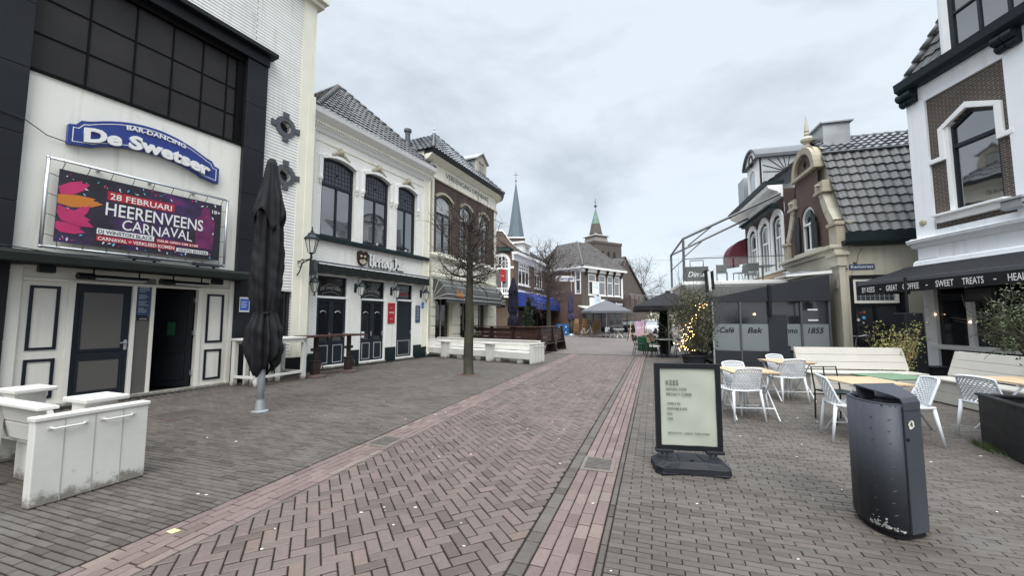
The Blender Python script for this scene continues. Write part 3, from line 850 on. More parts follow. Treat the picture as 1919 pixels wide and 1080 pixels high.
text('lettering', 'GRATIS ENTREE', M['black'], t, 1.53, 3.075, Y0, .068, .001, .012, .56, 'LEFT')
MB().box(.22, 1.48, -.1295, -.124, 3.07, 3.18).box(1.14, 1.92, -.1295, -.124, 3.20, 3.275).build('pink_field', M['red'], t)
text('lettering', 'CARNAVAL = VERKLEED KOMEN', M['letter'], t, .24, 3.09, Y0, .095, .001, .012, 1.22, 'LEFT')
text('lettering', 'DEUR OPEN OM 21:00', M['letter'], t, 1.16, 3.212, Y0, .07, .001, .012, .74, 'LEFT')
text('lettering', '18+', M['letter'], t, 2.15, 4.06, Y0, .12, .001, .01, .17, 'LEFT')
blob = lambda cx, cz, r, k, ph, n=26: [(cx + r * (1 + k * math.sin(3 * a + ph) + k * .6 * math.sin(7 * a)) * math.cos(a), cz + r * (1 + k * math.sin(2 * a + ph)) * math.sin(a)) for a in [2 * math.pi * i / n for i in range(n)]]
for q, (cx_, cz_, l_, w_, a_) in enumerate(((-.22, 3.95, .30, .11, .5), (-.2, 3.75, .42, .12, .05), (-.24, 3.5, .40, .13, -.45), (-.27, 3.25, .30, .10, -.2), (-.1, 3.45, .3, .08, .9))):
    po_ = [(cx_ + l_ * u * math.cos(a_) - w_ * v * math.sin(a_), cz_ + l_ * u * math.sin(a_) + w_ * v * math.cos(a_)) for u, v in ((-.4, -.6), (.1, -1), (.7, -.7), (1.15, .1), (.8, .5), (.9, .8), (.3, 1), (-.3, .7))]
    MB().prism([(max(-.325, x), max(2.97, min(4.29, z))) for x, z in po_], -.1285 - .0004 * q, -.124).build('feather_print', M['orange'] if q == 1 else M['pink'], t)
b = MB().prism([(1.85, 3.2), (2.2, 3.2), (2.22, 3.85), (2.12, 3.98), (2.1, 4.15), (1.95, 4.15), (1.93, 3.98), (1.84, 3.85)], -.127, -.124); b.build('dim_bottle_print', mat('dim_magenta_print', (.13, .02, .09), .4, .4, 4), t)
random.seed(3)
for mm, nn in (('confetti', 46), ('pink', 22), ('cyan', 20)):
    b = MB()
    for i in range(nn):
        x = random.uniform(-.28, 2.3); z = random.choice((random.uniform(4.1, 4.27), random.uniform(2.99, 3.1), random.uniform(2.99, 4.27)))
        if .2 < x < 2.0 and 3.05 < z < 4.08: continue
        a = random.random() * 3; u = Vector((math.cos(a), math.sin(a))) * random.uniform(.012, .04); v = Vector((-u.y, u.x)) * .4
        b.prism([(x - u.x, z - u.y), (x + v.x, z + v.y), (x + u.x, z + u.y), (x - v.x, z - v.y)], -.1285, -.124)
    b.build('confetti_print', M[mm], t)
# lamps, heaters, papers around the doors
def flood(x, label):
    t = thing('flood_light', label, 'flood light', loc=FA.w(x, -.42, 2.715), rot=R_(FA.deg), group='flood lights on the canopy')
    MB().hexa([(-.24, -.1, .03), (.24, -.1, .03), (.24, .1, .05), (-.24, .1, .05), (-.22, -.08, .09), (.22, -.08, .09), (.22, .1, .13), (-.22, .1, .13)]).build('housing', M['black'], t, bevel=.01)
    MB().box(-.18, -.14, -.02, .02, 0, .06).box(.14, .18, -.02, .02, 0, .06).build('bracket', M['black'], t)
flood(.86, 'black flood light lying on the canopy under the left half of the banner'); flood(1.95, 'black flood light lying on the canopy under the right half of the banner')
def heater(x0, x1, label):
    t = on(FA, 'patio_heater', label, 'heater', 'infrared heaters under the canopy')
    b = MB().prismx([(-.34, 2.3), (-.36, 2.36), (-.30, 2.42), (-.2, 2.42), (-.16, 2.36), (-.2, 2.31)], x0, x0 + .22).prismx([(-.34, 2.36), (-.30, 2.40), (-.2, 2.40), (-.17, 2.36)], x0 + .22, x1); b.build('housing', M['black'], t, bevel=.006)
    MB().tube([(x0 + .22, -.26, 2.335), (x1 - .03, -.26, 2.335)], .03, 8).build('tube', M['steel'], t)
    MB().box(x0 + .2, x0 + .22, -.27, -.25, 2.4, 2.52).box(x1 - .15, x1 - .13, -.27, -.25, 2.4, 2.52).build('hanger', M['black'], t)
heater(-.02, 1.0, 'black tube heater hanging above the closed grey door'); heater(1.22, 2.1, 'black tube heater hanging above the open doorway')
for x, l in ((-.4, 'small black box lamp under the left end of the canopy'), (2.3, 'small black box lamp under the right end of the canopy')):
    t = on(FA, 'box_lamp', l, 'lamp', 'small box lamps under the canopy')
    MB().box(x - .1, x + .1, -.3, -.14, 2.38, 2.5).build('housing', M['black'], t, bevel=.01); MB().box(x - .02, x + .02, -.24, -.2, 2.49, 2.53).build('mount', M['black'], t)
t = on(FA, 'notice', 'dark blue notice of house rules between the two doors', 'notice')
MB().box(.945, 1.16, -.012, .004, 1.64, 2.25).build('board', M['bluedk'], t)
b = MB()
for i in range(15):
    if i % 4 != 3: b.box(.965, 1.0 + random.uniform(.06, .14), -.0135, -.01, 2.2 - i * .035, 2.214 - i * .035)
b.build('printed_lines', M['grey'], t)
text('lettering', 'HUISREGELS', M['letter'], t, 1.05, 2.225, -.014, .025, .001, .01, .14)
t = on(FA, 'door_plate', 'small dark plate under the blue notice between the doors', 'plate')
MB().box(.96, 1.15, -.01, .005, 1.54, 1.61).build('plate', M['black'], t); text('lettering', 'entree', M['letter'], t, 1.055, 1.56, -.012, .045, .001, 0, .13)
t = on(FA, 'sticker', 'white and blue poster stuck on the black right pilaster', 'poster')
MB().box(2.88, 3.12, -.106, -.1, 1.75, 2.12).build('sheet', M['letter'], t); MB().box(2.895, 3.105, -.109, -.104, 1.79, 2.08).build('print', M['blue'], t)
b = MB()
for i in range(4): b.box(2.92, 3.06 - .02 * (i % 2), -.111, -.106, 2.0 - i * .045, 2.015 - i * .045)
b.build('printed_lines', M['confetti'], t)
tag(MB().tube([FA.w(-1.6, -.12, 5.12), FA.w(-.78, -.12, 5.02), FA.w(-.5, -.03, 4.88), FA.w(-.26, -.03, 4.85)], .009, 5).build('cable', M['black']), 'black cable running from the black pilaster to the blue sign', 'cable')
tag(MB().tube([FA.w(-2, -.5, 2.74), FA.w(-.9, -.45, 2.76), FA.w(-.3, -.3, 2.73), FA.w(.3, -.4, 2.75), FA.w(.75, -.42, 2.76)], .01, 5).build('cable', M['black']), 'black cable lying along the canopy under the banner', 'cable')

# ------------------------------------------------------------------ B: white pub
B = thing('white_pub', 'white painted brick pub with three tall arched windows and a tiled hip roof', 'building', FB)
W3 = [(-.05, 1.27, 4.26, 6.93), (1.68, 2.94, 4.26, 6.96), (3.36, 4.5, 4.26, 6.97)]
DR = [(-.1, 1.14), (1.66, 2.87), (3.43, 4.42)]
holes = [arch(x0, x1, z0, z1, .15) for x0, x1, z0, z1 in W3] + [rect(x0, x1, .04, 3.02) for x0, x1 in DR]
b = MB().wall(rect(-.56, 5.22, 0, 7.72), holes, 0, .16)
for x in (-.56, 5.22): b.quad((x, 0, 0), (x, 9, 0), (x, 9, 8.2), (x, 0, 8.2))
b.quad((-.56, 9, 0), (5.22, 9, 0), (5.22, 9, 8.2), (-.56, 9, 8.2))
b.build('wall', M['wbrick'], B)
b = MB().box(-.62, -.36, -.06, .1, .45, 7.75).box(4.92, 5.24, -.05, .1, .42, 7.75).box(-.36, 4.92, -.02, .05, 7.30, 7.36); each(b, 'corner_strip', M['cream'], B, bevel=.006)
b = MB(); b.box(-.62, -.11, -.025, .05, 0, .52); xs = [-.12, 1.16, 1.65, 2.88, 3.42, 4.44, 5.24]
for i in (1, 3, 5): b.box(xs[i], xs[i + 1], -.025, .05, 0, .52)
each(b, 'plinth', M['greenblack'], B, bevel=.006)
b = MB().prismx([(-.04, 7.60), (-.10, 7.72), (-.14, 7.74), (-.16, 7.9), (-.36, 8.06), (-.40, 8.2), (-.34, 8.24), (.1, 8.24), (.1, 7.6)], -.66, 5.34)
b.build('cornice', M['trim'], B, bevel=.008)
b = MB()
for i in range(62): b.box(-.54 + i * .094, -.49 + i * .094, -.20, -.1, 7.79, 7.88)
b.build('dentils', M['cream'], B)
b = MB().box(-.62, 5.24, -.14, .05, 4.10, 4.24); b.build('sill_band', M['greenblack'], B, bevel=.01)
for i, (x0, x1, z0, z1) in enumerate(W3):
    zt = z1 - .93
    o = window(B, x0 + .01, x1 - .01, z0 - .01, z1 - .01, .10, M['slate'], .15, .085, vb=[((x0 + x1) / 2, z0, zt)], hb=[(zt, .10)], bw=.06)
    MB().wall(arch(x0 + .08, x1 - .08, zt + .04, z1 - .09, .13), (), .135).build('transom_pane', M['lead'], o)
    b = MB()
    for k in range(1, 9): b.box(x0 + .08 + (x1 - x0 - .16) * k / 9 - .005, x0 + .08 + (x1 - x0 - .16) * k / 9 + .005, .125, .137, zt + .05, z1 - .13 - .12 * abs(k - 4.5) / 4.5)
    for k in range(1, 5): b.box(x0 + .08, x1 - .08, .125, .137, zt + .05 + k * .14 - .005, zt + .05 + k * .14 + .005)
    cx_ = (x0 + x1) / 2; b.ball((cx_, .13, zt + .42), .035, 8)
    b.build('lead_lines', M['black'], o)
    # mouldings
    o = MB(); ou = arch(x0 - .12, x1 + .12, z1 - .22, z1 + .12, .18); inn = arch(x0, x1, z1 - .22, z1, .15)
    k = len(ou) - 2
    for q in range(k - 1):
        a, c = ou[2 + q], ou[3 + q]; e, g = inn[2 + q], inn[3 + q]
        o.hexa([(e[0], -.07, e[1]), (g[0], -.07, g[1]), (g[0], .02, g[1]), (e[0], .02, e[1]), (a[0], -.07, a[1]), (c[0], -.07, c[1]), (c[0], .02, c[1]), (a[0], .02, a[1])])
    for sx in (x0 - .13, x1): 
        o.box(sx, sx + .13, -.055, .02, z1 - .80, z1 - .06)
        o.lathe([(.02, -.34), (.045, -.30), (.03, -.26), (.06, -.22), (.075, -.16), (.075, -.1)], (sx + .065, -.03, z1 - .66), 10)
    o.build('hood_mould', M['trim'], B, bevel=.008)
    o = MB()
    for dx, dz, r in ((0, .20, .12), (-.13, .12, .085), (.13, .12, .085), (-.24, .06, .065), (.24, .06, .065), (-.33, .02, .05), (.33, .02, .05), (0, .31, .05), (-.07, .27, .05), (.07, .27, .05)):
        o.lathe([(.001, -r), (r * .7, -r * .7), (r, 0), (r * .7, r * .7), (.001, r)], (cx_ + dx, -.06, z1 + .06 + dz), 8, sy=.6)
    o.build('shell_ornament', M['stone'], B, smooth=True)
# doors
for i, (x0, x1) in enumerate(DR):
    zt = 2.25 if i < 2 else 2.3
    MB().ring(rect(x0, x1, .04, 3.02), rect(x0 + .06, x1 - .06, .1, 2.97), .02, .15).box(x0, x1, .01, .12, zt, zt + .07).build('door_frame', M['trim'], B, bevel=.006)
    MB().box(x0 - .02, x1 + .02, -.06, .1, .0, .06).build('doorstep', M['bench'], B, bevel=.006)
    f = window(B, x0 + .06, x1 - .06, zt + .07, 2.97, .07, M['slate'], 0, .05, gm=M['gldk'], name='fanlight')
    cx_ = (x0 + x1) / 2
    if i < 2:
        text('lettering', 'DE SWETSER', M['grey'], f, cx_, zt + .24, .108, .14, .001, .0, (x1 - x0) * .62, bend=lambda x: .06 * (1 - (x / .4) ** 2))
        MB().tube([(cx_ + .46 * math.sin(a), .11, zt + .05 + .42 * math.cos(a)) for a in [-.95 + 1.9 * q / 12 for q in range(13)]], .006, 5).tube([(cx_ + .4 * math.sin(a), .11, zt + .0 + .22 * math.cos(a)) for a in [-.95 + 1.9 * q / 12 for q in range(13)]], .006, 5).build('arc_lines', M['grey'], f)
    leaves_ = [(x0 + .06, cx_), (cx_, x1 - .06)] if i < 2 else [(x0 + .06, x1 - .06)]
    for a, c in leaves_:
        d = MB().ring(rect(a, c, .07, zt), rect(a + .09, c - .09, .86, zt - .1), .05, .11).build('door', M['slate'], B, bevel=.005)
        if i < 2: MB().wall(rect(a + .08, c - .08, .85, zt - .09), (), .085).build('pane', M['gldk'], d)
        else: MB().box(a + .08, c - .08, .07, .1, .85, zt - .09).build('panel', M['slate'], d)
        MB().ring(rect(a + .09, c - .09, .16, .74), rect(a + .115, c - .115, .185, .715), .04, .052).build('moulding', M['grey'], d)
        if i < 2:
            xm = (a + c) / 2
            MB().tube([(xm + .13 * math.sin(q), .082, 1.72 + .12 * math.cos(q)) for q in [-1 + 2 * k / 8 for k in range(9)]], .02, 4).build('door_sticker', M['grey'], d)
        MB().box(c - .07, c - .04, .02, .05, .98, 1.14).build('handle', M['steel'], d)
    if i == 1:
        MB().box(x0 + .12, x0 + .25, .04, .05, .92, 1.14).build('notice_card', M['confetti'], B)
    if i == 2: text('lettering', 'Jupiler', M['red'], f, cx_ + .02, zt + .25, .1, .16, .002, .012, .45)
# folded awning
b = MB().box(-.32, 5.2, -.2, -.02, 3.26, 3.40); b.build('awning_box', M['greymetal'], B, bevel=.01)
MB().box(-.2, 5.12, -.225, -.195, 3.30, 3.34).build('awning_bar', M['letter'], B, bevel=.005)
b = MB(); N = 90
for i in range(N):
    x0, x1 = -.24 + 5.4 * i / N, -.24 + 5.4 * (i + 1) / N
    f_ = lambda x: -.21 - .015 * math.sin(x * 19) - .008 * math.sin(x * 41)
    zb = lambda x: 3.02 + .012 * math.sin(x * 11)
    b.quad((x0, f_(x0) - .02, zb(x0)), (x1, f_(x1) - .02, zb(x1)), (x1, f_(x1) * .5 - .11, 3.32), (x0, f_(x0) * .5 - .11, 3.32))
b.build('awning_valance', M['awngreen'], B, solid=.006)
MB().prismx([(-.3, 2.95), (-.3, 3.38), (-.02, 3.42), (-.02, 2.95)], -.42, -.3).build('awning_end', M['greymetal'], B, bevel=.02)
# roof: front hip and ridge running back
AP = (2.35, 2.4, 11.15); EV = 8.2
b = MB(); b.tiles((-.6, -.34, EV), (5.3, -.34, EV), AP, AP, .22, .30, .03, .035)
b.tiles((-.6, 9, EV), (-.6, -.34, EV), (2.35, 9, 11.15), AP, .22, .30); b.tiles((5.3, -.34, EV), (5.3, 9, EV), AP, (2.35, 9, 11.15), .22, .30)
b.build('roof', M['tiledk'], B)
b = MB()
for P, Q in (((-.6, -.34, EV), AP), ((5.3, -.34, EV), AP), (AP, (2.35, 9, 11.15))):
    P, Q = Vector(P), Vector(Q); n = int((Q - P).length / .32)
    for i in range(n):
        b.tube([P.lerp(Q, i / n) + Vector((0, 0, .03)), P.lerp(Q, (i + 1.08) / n) + Vector((0, 0, .015))], [.10, .085], 8)
b.build('ridge_tiles', M['tile'], B, smooth=True)
# rainwater pipe, conduit
tag(MB().tube([FB.w(5.27, -.06, 7.9), FB.w(5.27, -.06, .2), FB.w(5.27, -.14, .1)], .04, 8).build('downpipe', M['cream']), 'cream rainwater pipe between the white pub and the brick house', 'pipe')
b = MB().tube([FB.w(-.35, -.03, 3.45), FB.w(-.35, -.03, 3.98), FB.w(-.25, -.03, 4.03), FB.w(4.6, -.03, 4.02), FB.w(4.72, -.03, 3.95), FB.w(4.72, -.03, 3.44)], .014, 6)
tag(b.build('conduit', M['trim']), 'white cable conduit framing the pub lettering', 'conduit')
# blackletter name
GL = {'H': ([[(.08, .98), (.14, .86), (.14, .08), (.24, 0)], [(.14, .5), (.42, .58)], [(.42, .95), (.46, .86), (.46, .1), (.36, -.12)]], .60),
      'e': ([[(.05, .44), (.05, .08), (.16, 0), (.3, .1)], [(.05, .44), (.2, .56), (.3, .42), (.07, .25)]], .40),
      'r': ([[(.03, .5), (.1, .44), (.1, .06), (.18, 0)], [(.1, .44), (.22, .56), (.3, .46)]], .36),
      't': ([[(.12, .76), (.12, .08), (.22, 0), (.3, .07)], [(0, .52), (.26, .52)]], .36),
      'o': ([[(.05, .1), (.05, .42), (.19, .56), (.33, .42), (.33, .12), (.19, 0), (.05, .1)]], .44),
      'g': ([[(.33, .5), (.2, .56), (.05, .42), (.05, .12), (.18, 0), (.33, .12)], [(.33, .54), (.33, -.1), (.2, -.24), (.04, -.16)]], .46),
      'J': ([[(0, .88), (.12, .98), (.34, .9)], [(.3, .92), (.3, .14), (.18, 0), (.0, .1), (-.02, -.08)]], .50),
      'a': ([[(.05, .46), (.2, .56), (.3, .44), (.3, .08), (.37, 0)], [(.3, .3), (.1, .26), (.05, .1), (.15, 0), (.3, .1)]], .44),
      'n': ([[(.03, .5), (.1, .44), (.1, .06), (.17, 0)], [(.1, .44), (.22, .56), (.32, .44), (.32, .06), (.4, 0)]], .46), ' ': ([], .22)}
t = on(FB, 'pub_lettering', 'white blackletter name Hertog Jan with a brown shield on the pub wall', 'sign')
b, bk = MB(), MB(); x = 1.95; S_ = .43
nb = Vector((.075, .055))
for chx in 'Hertog Jan':
    for st in GL[chx][0]:
        for i in range(len(st) - 1):
            p, q_ = Vector(st[i]), Vector(st[i + 1])
            for mb_, kk, y0, y1 in ((b, 1.0, -.075, -.05), (bk, 1.55, -.05, -.01)):
                po = [p - nb * kk, p + nb * kk, q_ + nb * kk, q_ - nb * kk]
                po = [(x + v.x * S_ , 3.50 + v.y * S_) for v in po]
                mb_.add([(u, y0, z) for u, z in po] + [(u, y1, z) for u, z in po], [(0, 1, 2, 3), (0, 1, 5, 4), (1, 2, 6, 5), (2, 3, 7, 6), (3, 0, 4, 7)])
    x += GL[chx][1] * S_
b.build('letters', M['letter'], t); bk.build('backing', M['black'], t)
sh = [(1.42, 3.93), (1.50, 3.98), (1.64, 3.95), (1.78, 3.98), (1.86, 3.93), (1.85, 3.66), (1.78, 3.53), (1.64, 3.46), (1.5, 3.53), (1.43, 3.66)]
MB().prism(sh, -.09, -.01).build('shield', M['darkwood'], t, bevel=.012)
b = MB().prism([(1.47, 3.62), (1.6, 3.7), (1.63, 3.62), (1.68, 3.72), (1.81, 3.62), (1.76, 3.56), (1.64, 3.5), (1.52, 3.56)], -.096, -.08).ball((1.56, -.09, 3.79), .05, 8).ball((1.72, -.09, 3.79), .05, 8); b.build('shield_crest', M['stone'], t)
for x, l in ((2.05, 'small white spot lamp above the letter H on the sill band'), (3.55, 'small white spot lamp above the letter n on the sill band')):
    t = thing('spot_lamp', l, 'lamp', loc=FB.w(x, -.1, 4.24), rot=R_(FB.deg), group='spot lamps on the sill band')
    MB().tube([(0, 0, 0), (0, -.1, .05), (0, -.22, .0)], .012, 6).build('arm', M['greymetal'], t); MB().ball((0, -.22, .02), .055, 8).build('head', M['zinc'], t, smooth=True)
t = on(FB, 'red_poster', 'red advertising plate between the second and third pub door', 'poster')
MB().box(2.98, 3.34, -.03, .0, 1.42, 2.2).build('plate', M['red'], t, bevel=.004); text('lettering', 'JUPILER', M['letter'], t, 3.16, 1.8, -.032, .09, .001, .01, .28); text('lettering', 'bier', M['letter'], t, 3.16, 2.0, -.032, .06, .001, .0); text('lettering', 'welkom', M['letter'], t, 3.16, 1.58, -.032, .05, .001, .0)
t = on(FB, 'menu_plate', 'dark blue menu plate right of the third pub door', 'plate')
MB().box(4.55, 4.82, -.03, .0, 1.45, 2.15).build('plate', M['bluedk'], t, bevel=.004)
b = MB()
for i in range(9): b.box(4.58, 4.72 + .05 * (i % 3) / 2, -.033, -.028, 2.08 - i * .065, 2.1 - i * .065)
b.build('printed_lines', M['grey'], t)
t = on(FB, 'blue_plate', 'tiny blue house plate beside the menu plate', 'plate')
MB().box(4.9, 5.02, -.06, -.02, 2.05, 2.3).build('plate', M['blue'], t); text('lettering', '14', M['letter'], t, 4.96, 2.12, -.062, .08, .001)
# lanterns
def lantern(fr, x, z, k, label, name='wall_lantern', out=.5, group=None, up=True):
    t = thing(name, label, 'lantern', loc=fr.w(x, 0, z), rot=R_(fr.deg), group=group)
    h6 = dict(n=6, rot=math.pi / 6)
    b = MB(); y = -out
    b.lathe([(.10 * k, .0), (.03 * k, -.05 * k), (.03 * k, -.12 * k), (.055 * k, -.16 * k), (.02 * k, -.2 * k)], (0, y, 0), 10)
    b.lathe([(.25 * k, .46 * k), (.25 * k, .50 * k), (.14 * k, .62 * k), (.12 * k, .68 * k), (.05 * k, .72 * k), (.05 * k, .76 * k), (.02 * k, .8 * k), (.03 * k, .84 * k), (.005 * k, .93 * k)], (0, y, 0), **h6)
    for i in range(6):
        a = math.pi / 6 + i * math.pi / 3
        b.tube([(.105 * k * math.cos(a), y + .105 * k * math.sin(a), 0), (.215 * k * math.cos(a), y + .215 * k * math.sin(a), .47 * k)], .012 * k, 5)
    b.build('cage', M['greenblack'], t, bevel=.002)
    MB().lathe([(.095 * k, .01), (.2 * k, .46 * k)], (0, y, 0), 6, math.pi / 6).build('glass', M['milk'], t)
    b = MB()
    if up:
        b.tube([(0, 0, -.75 * k), (0, -.16 * k, -.62 * k), (0, -.3 * k, -.32 * k), (0, y, -.2 * k)], .022 * k, 6).tube([(0, 0, -.25 * k), (0, y * .5, -.22 * k), (0, y, -.2 * k)], .018 * k, 6)
        for cy, cz, r in ((-.16 * k, -.36 * k, .09 * k), (-.3 * k, -.24 * k, .06 * k)):
            b.tube([(0, cy + r * math.cos(a), cz + r * math.sin(a)) for a in [q * .6 for q in range(10)]], .012 * k, 5)
        b.box(-.03 * k, .03 * k, -.02, .0, -.85 * k, -.15 * k)
    else:
        b.tube([(0, 0, .2), (0, -.1, .45 * k), (0, y * .55, 1.0 * k), (0, y, 1.02 * k), (0, y, .9 * k)], .02 * k, 6).box(-.05, .05, -.02, 0, .1, .4)
        b.tube([(0, -.05 + .08 * math.cos(a), .55 * k + .08 * math.sin(a)) for a in [q * .6 for q in range(10)]], .012 * k, 5)
    b.build('bracket', M['greenblack'], t)
    return t
P = FA.uv(565, 493, -.55)
lantern(FA, 4.42, 3.42, .82, 'large green street lantern on a scrolled bracket at the white corner', 'street_lantern', .62)
for x, px in ((-.38, 'left of the first pub door'), (1.42, 'between the first and second pub door'), (3.14, 'between the second and third pub door'), (4.86, 'right of the third pub door')):
    lantern(FB, x, 2.40, .62, 'small pale glass wall lantern ' + px, 'wall_lantern', .3, 'wall lanterns along the pub', False)
# ------------------------------------------------------------------ C: brown brick corner house
Cb = thing('corner_house', 'brown brick corner house with a lettered cream frieze and grey dome awnings', 'building', FC)
W3 = [(.66, 2.02, 4.68, 7.5), (2.72, 3.98, 4.68, 7.53), (4.68, 5.86, 4.68, 7.54)]
CO = 6.5; RC = 1.3           # where the front ends and the rounded corner begins
b = MB().wall(rect(.42, CO, 4.4, 8.2), [arch(x0, x1, z0, z1, .25) for x0, x1, z0, z1 in W3], 0, .2)
b.build('brick_wall', M['brickc'], Cb)
GD = [(.62, 2.0), (2.75, 3.95), (4.55, 5.6)]
b = MB().wall(rect(-.15, CO, 0, 4.4), [rect(x0, x1, .65, 3.0) for x0, x1 in GD], -.03, .2)
b.quad((-.15, 0, 0), (-.15, 10, 0), (-.15, 10, 9.2), (-.15, 0, 9.2))
for i in range(10):
    a0, a1 = -math.pi / 2 + i * .157 * 1.0, -math.pi / 2 + (i + 1) * .157
    p = lambda a, z, e=0: (CO + (RC + e) * math.cos(a), RC + (RC + e) * math.sin(a) - .03 * (z < 4.4), z)
    b.quad(p(a0, 0), p(a1, 0), p(a1, 9.0), p(a0, 9.0))
b.quad((CO + RC, RC, 0), (CO + RC, 10, 0), (CO + RC, 10, 9), (CO + RC, RC, 9)); b.quad((-.15, 10, 0), (CO + RC, 10, 0), (CO + RC, 10, 9), (-.15, 10, 9))
b.build('wall', M['cream'], Cb)
MB().box(-.12, .42, -.04, .1, 4.3, 8.3).box(-.10, CO, -.05, .1, 8.12, 8.98).build('frieze', M['cream'], Cb)
b = MB()
def sweep(b, prof, ext=0.):
    """profile (out, z) run along the front and round the corner"""
    path = [(-.2, 0, 0, -1)] + [(CO, 0, 0, -1)] + [(CO + RC * math.cos(a), RC + RC * math.sin(a), math.cos(a), math.sin(a)) for a in [-math.pi / 2 + k * .157 for k in range(1, 11)]] + [(CO + RC, 9, 1, 0)]
    s0 = len(b.v); n = len(prof)
    for x, y, nx, ny in path:
        for o, z in prof: b.v.append((x + nx * o, y + ny * o, z))
    for i in range(len(path) - 1):
        for k in range(n): b.f.append((s0 + i * n + k, s0 + i * n + (k + 1) % n, s0 + (i + 1) * n + (k + 1) % n, s0 + (i + 1) * n + k))
    b.f.append(tuple(s0 + k for k in range(n)))
sweep(b, [(-.05, 8.06), (.07, 8.06), (.09, 8.12), (.06, 8.18), (-.05, 8.18)]); sweep(b, [(-.05, 8.78), (.10, 8.78), (.30, 8.95), (.34, 9.02), (-.05, 9.02)]); sweep(b, [(-.05, 4.38), (.14, 4.38), (.18, 4.5), (.06, 4.6), (-.05, 4.6)]); sweep(b, [(-.05, 3.5), (.08, 3.5), (.10, 3.62), (.03, 3.66), (-.05, 3.66)])
b.build('mouldings', M['cream'], Cb)
b = MB(); sweep(b, [(-.1, 9.0), (.44, 9.02), (.50, 9.2), (.42, 9.22), (-.1, 9.22)]); b.build('gutter', M['black'], Cb)
b = MB()
for i in range(8):
    for a, c in ((-.1, .60), (2.02, 2.73), (3.97, 4.53), (5.62, CO)):
        b.box(a, c, -.075, 0, .04 + i * .42, .44 + i * .42 - .03)
b.build('rustication', M['cream'], Cb, bevel=.012)
text('lettering', 'VEREENIGING OPENBARE', M['ink'], Cb, 1.32, 8.36, -.055, .36, .004, .0, 4.35, 'LEFT')
for x0, x1, z0, z1 in W3:
    o = window(Cb, x0, x1, z0, z1, .10, M['brownwood'], .25, .05, gm=M['glpale'])
    o.data.materials[0] = M['oldcream']
    window_in = MB().ring(arch(x0 + .06, x1 - .06, z0 + .05, z1 - .06, .24), arch(x0 + .11, x1 - .11, z0 + .1, z1 - .11, .23), .08, .15).box(x0 + .1, x1 - .1, .08, .13, z1 - .98, z1 - .9).box((x0 + x1) / 2 - .035, (x0 + x1) / 2 + .035, .08, .13, z0 + .1, z1 - .93)
    window_in.build('glazing_bars', M['black'], o)
    MB().wall(rect(x0 + .1, x1 - .1, z0 + .1, z1 - .95), (), .125).build('lower_pane', M['gl'], o)
    MB().box(x0 - .08, x1 + .08, -.1, .1, z0 - .12, z0).build('sill', M['cream'], Cb, bevel=.01)
    ou, inn = arch(x0 - .12, x1 + .12, z1 - .3, z1 + .12, .29), arch(x0, x1, z1 - .25, z1, .25); b = MB()
    for q in range(2, len(ou) - 1):
        a, c, e, g = ou[q], ou[q + 1], inn[q], inn[q + 1]
        b.hexa([(e[0], -.02, e[1]), (g[0], -.02, g[1]), (g[0], .03, g[1]), (e[0], .03, e[1]), (a[0], -.02, a[1]), (c[0], -.02, c[1]), (c[0], .03, c[1]), (a[0], .03, a[1])])
    b.build('window_arch', M['stone'], Cb)
for x0, x1 in GD: window(Cb, x0, x1, .65, 3.0, .12, M['stone'], 0, .08, vb=[(x0 + x1) / 2], gm=M['gldk'])
AP = (2.6, 1.6, 11.4); A2 = (4.6, 4.6, 11.4); EV = 9.2
EL, ER = (-.25, -.42, EV), (CO + .55, -.42, EV); ER2 = (CO + RC + .42, RC - .3, EV)
b = MB(); b.tiles(EL, ER, AP, AP, .24, .32, .035, .04); b.tiles(ER, ER2, AP, AP, .24, .32); b.tiles(ER2, (CO + RC + .42, 9, EV), AP, (4.6, 9, 11.4), .24, .32); b.tiles((-.25, 9, EV), EL, (2.6, 9, 11.4), AP, .24, .32, .035, .04)
b.build('roof', M['tileglaze'], Cb)
b = MB()
for P, Q in ((EL, AP), (ER, AP), (ER2, AP)):
    P, Q = Vector(P), Vector(Q); n = int((Q - P).length / .32)
    for i in range(n): b.tube([P.lerp(Q, i / n) + Vector((0, 0, .03)), P.lerp(Q, (i + 1.08) / n) + Vector((0, 0, .015))], [.10, .085], 8)
b.build('ridge_tiles', M['tileglaze'], Cb, smooth=True)
MB().lathe([(.06, 0), (.09, .1), (.03, .2), (.05, .3), (.0, .45)], AP, 8).build('finial', M['zinc'], Cb)
# dormer
dx0, dx1, dy, dz0, dz1 = 4.85, 5.95, .25, 9.5, 10.75; dc = (dx0 + dx1) / 2
d = MB().prism([(dx0, dz0), (dx1, dz0), (dx1, dz1), (dc, dz1 + .42), (dx0, dz1)], dy + .06, dy + 2.2).build('dormer', M['zinc'], Cb)
MB().ring([(dx0 - .04, dz0 - .1), (dx1 + .04, dz0 - .1), (dx1 + .04, dz1), (dc, dz1 + .45), (dx0 - .04, dz1)], rect(dx0 + .22, dx1 - .22, dz0 + .1, dz1 - .1), dy, dy + .1).build('dormer_front', M['oldcream'], d, bevel=.01)
window(d, dx0 + .22, dx1 - .22, dz0 + .1, dz1 - .1, dy + .03, M['stone'], 0, .06, vb=[dc], gm=M['glpale'])
d2 = MB().hexa([(dx0 - .16, dy - .12, dz1 - .06), (dc, dy - .12, dz1 + .42), (dc, dy + 2.3, dz1 + .42), (dx0 - .16, dy + 2.3, dz1 - .06), (dx0 - .16, dy - .12, dz1 + .02), (dc, dy - .12, dz1 + .5), (dc, dy + 2.3, dz1 + .5), (dx0 - .16, dy + 2.3, dz1 + .02)])
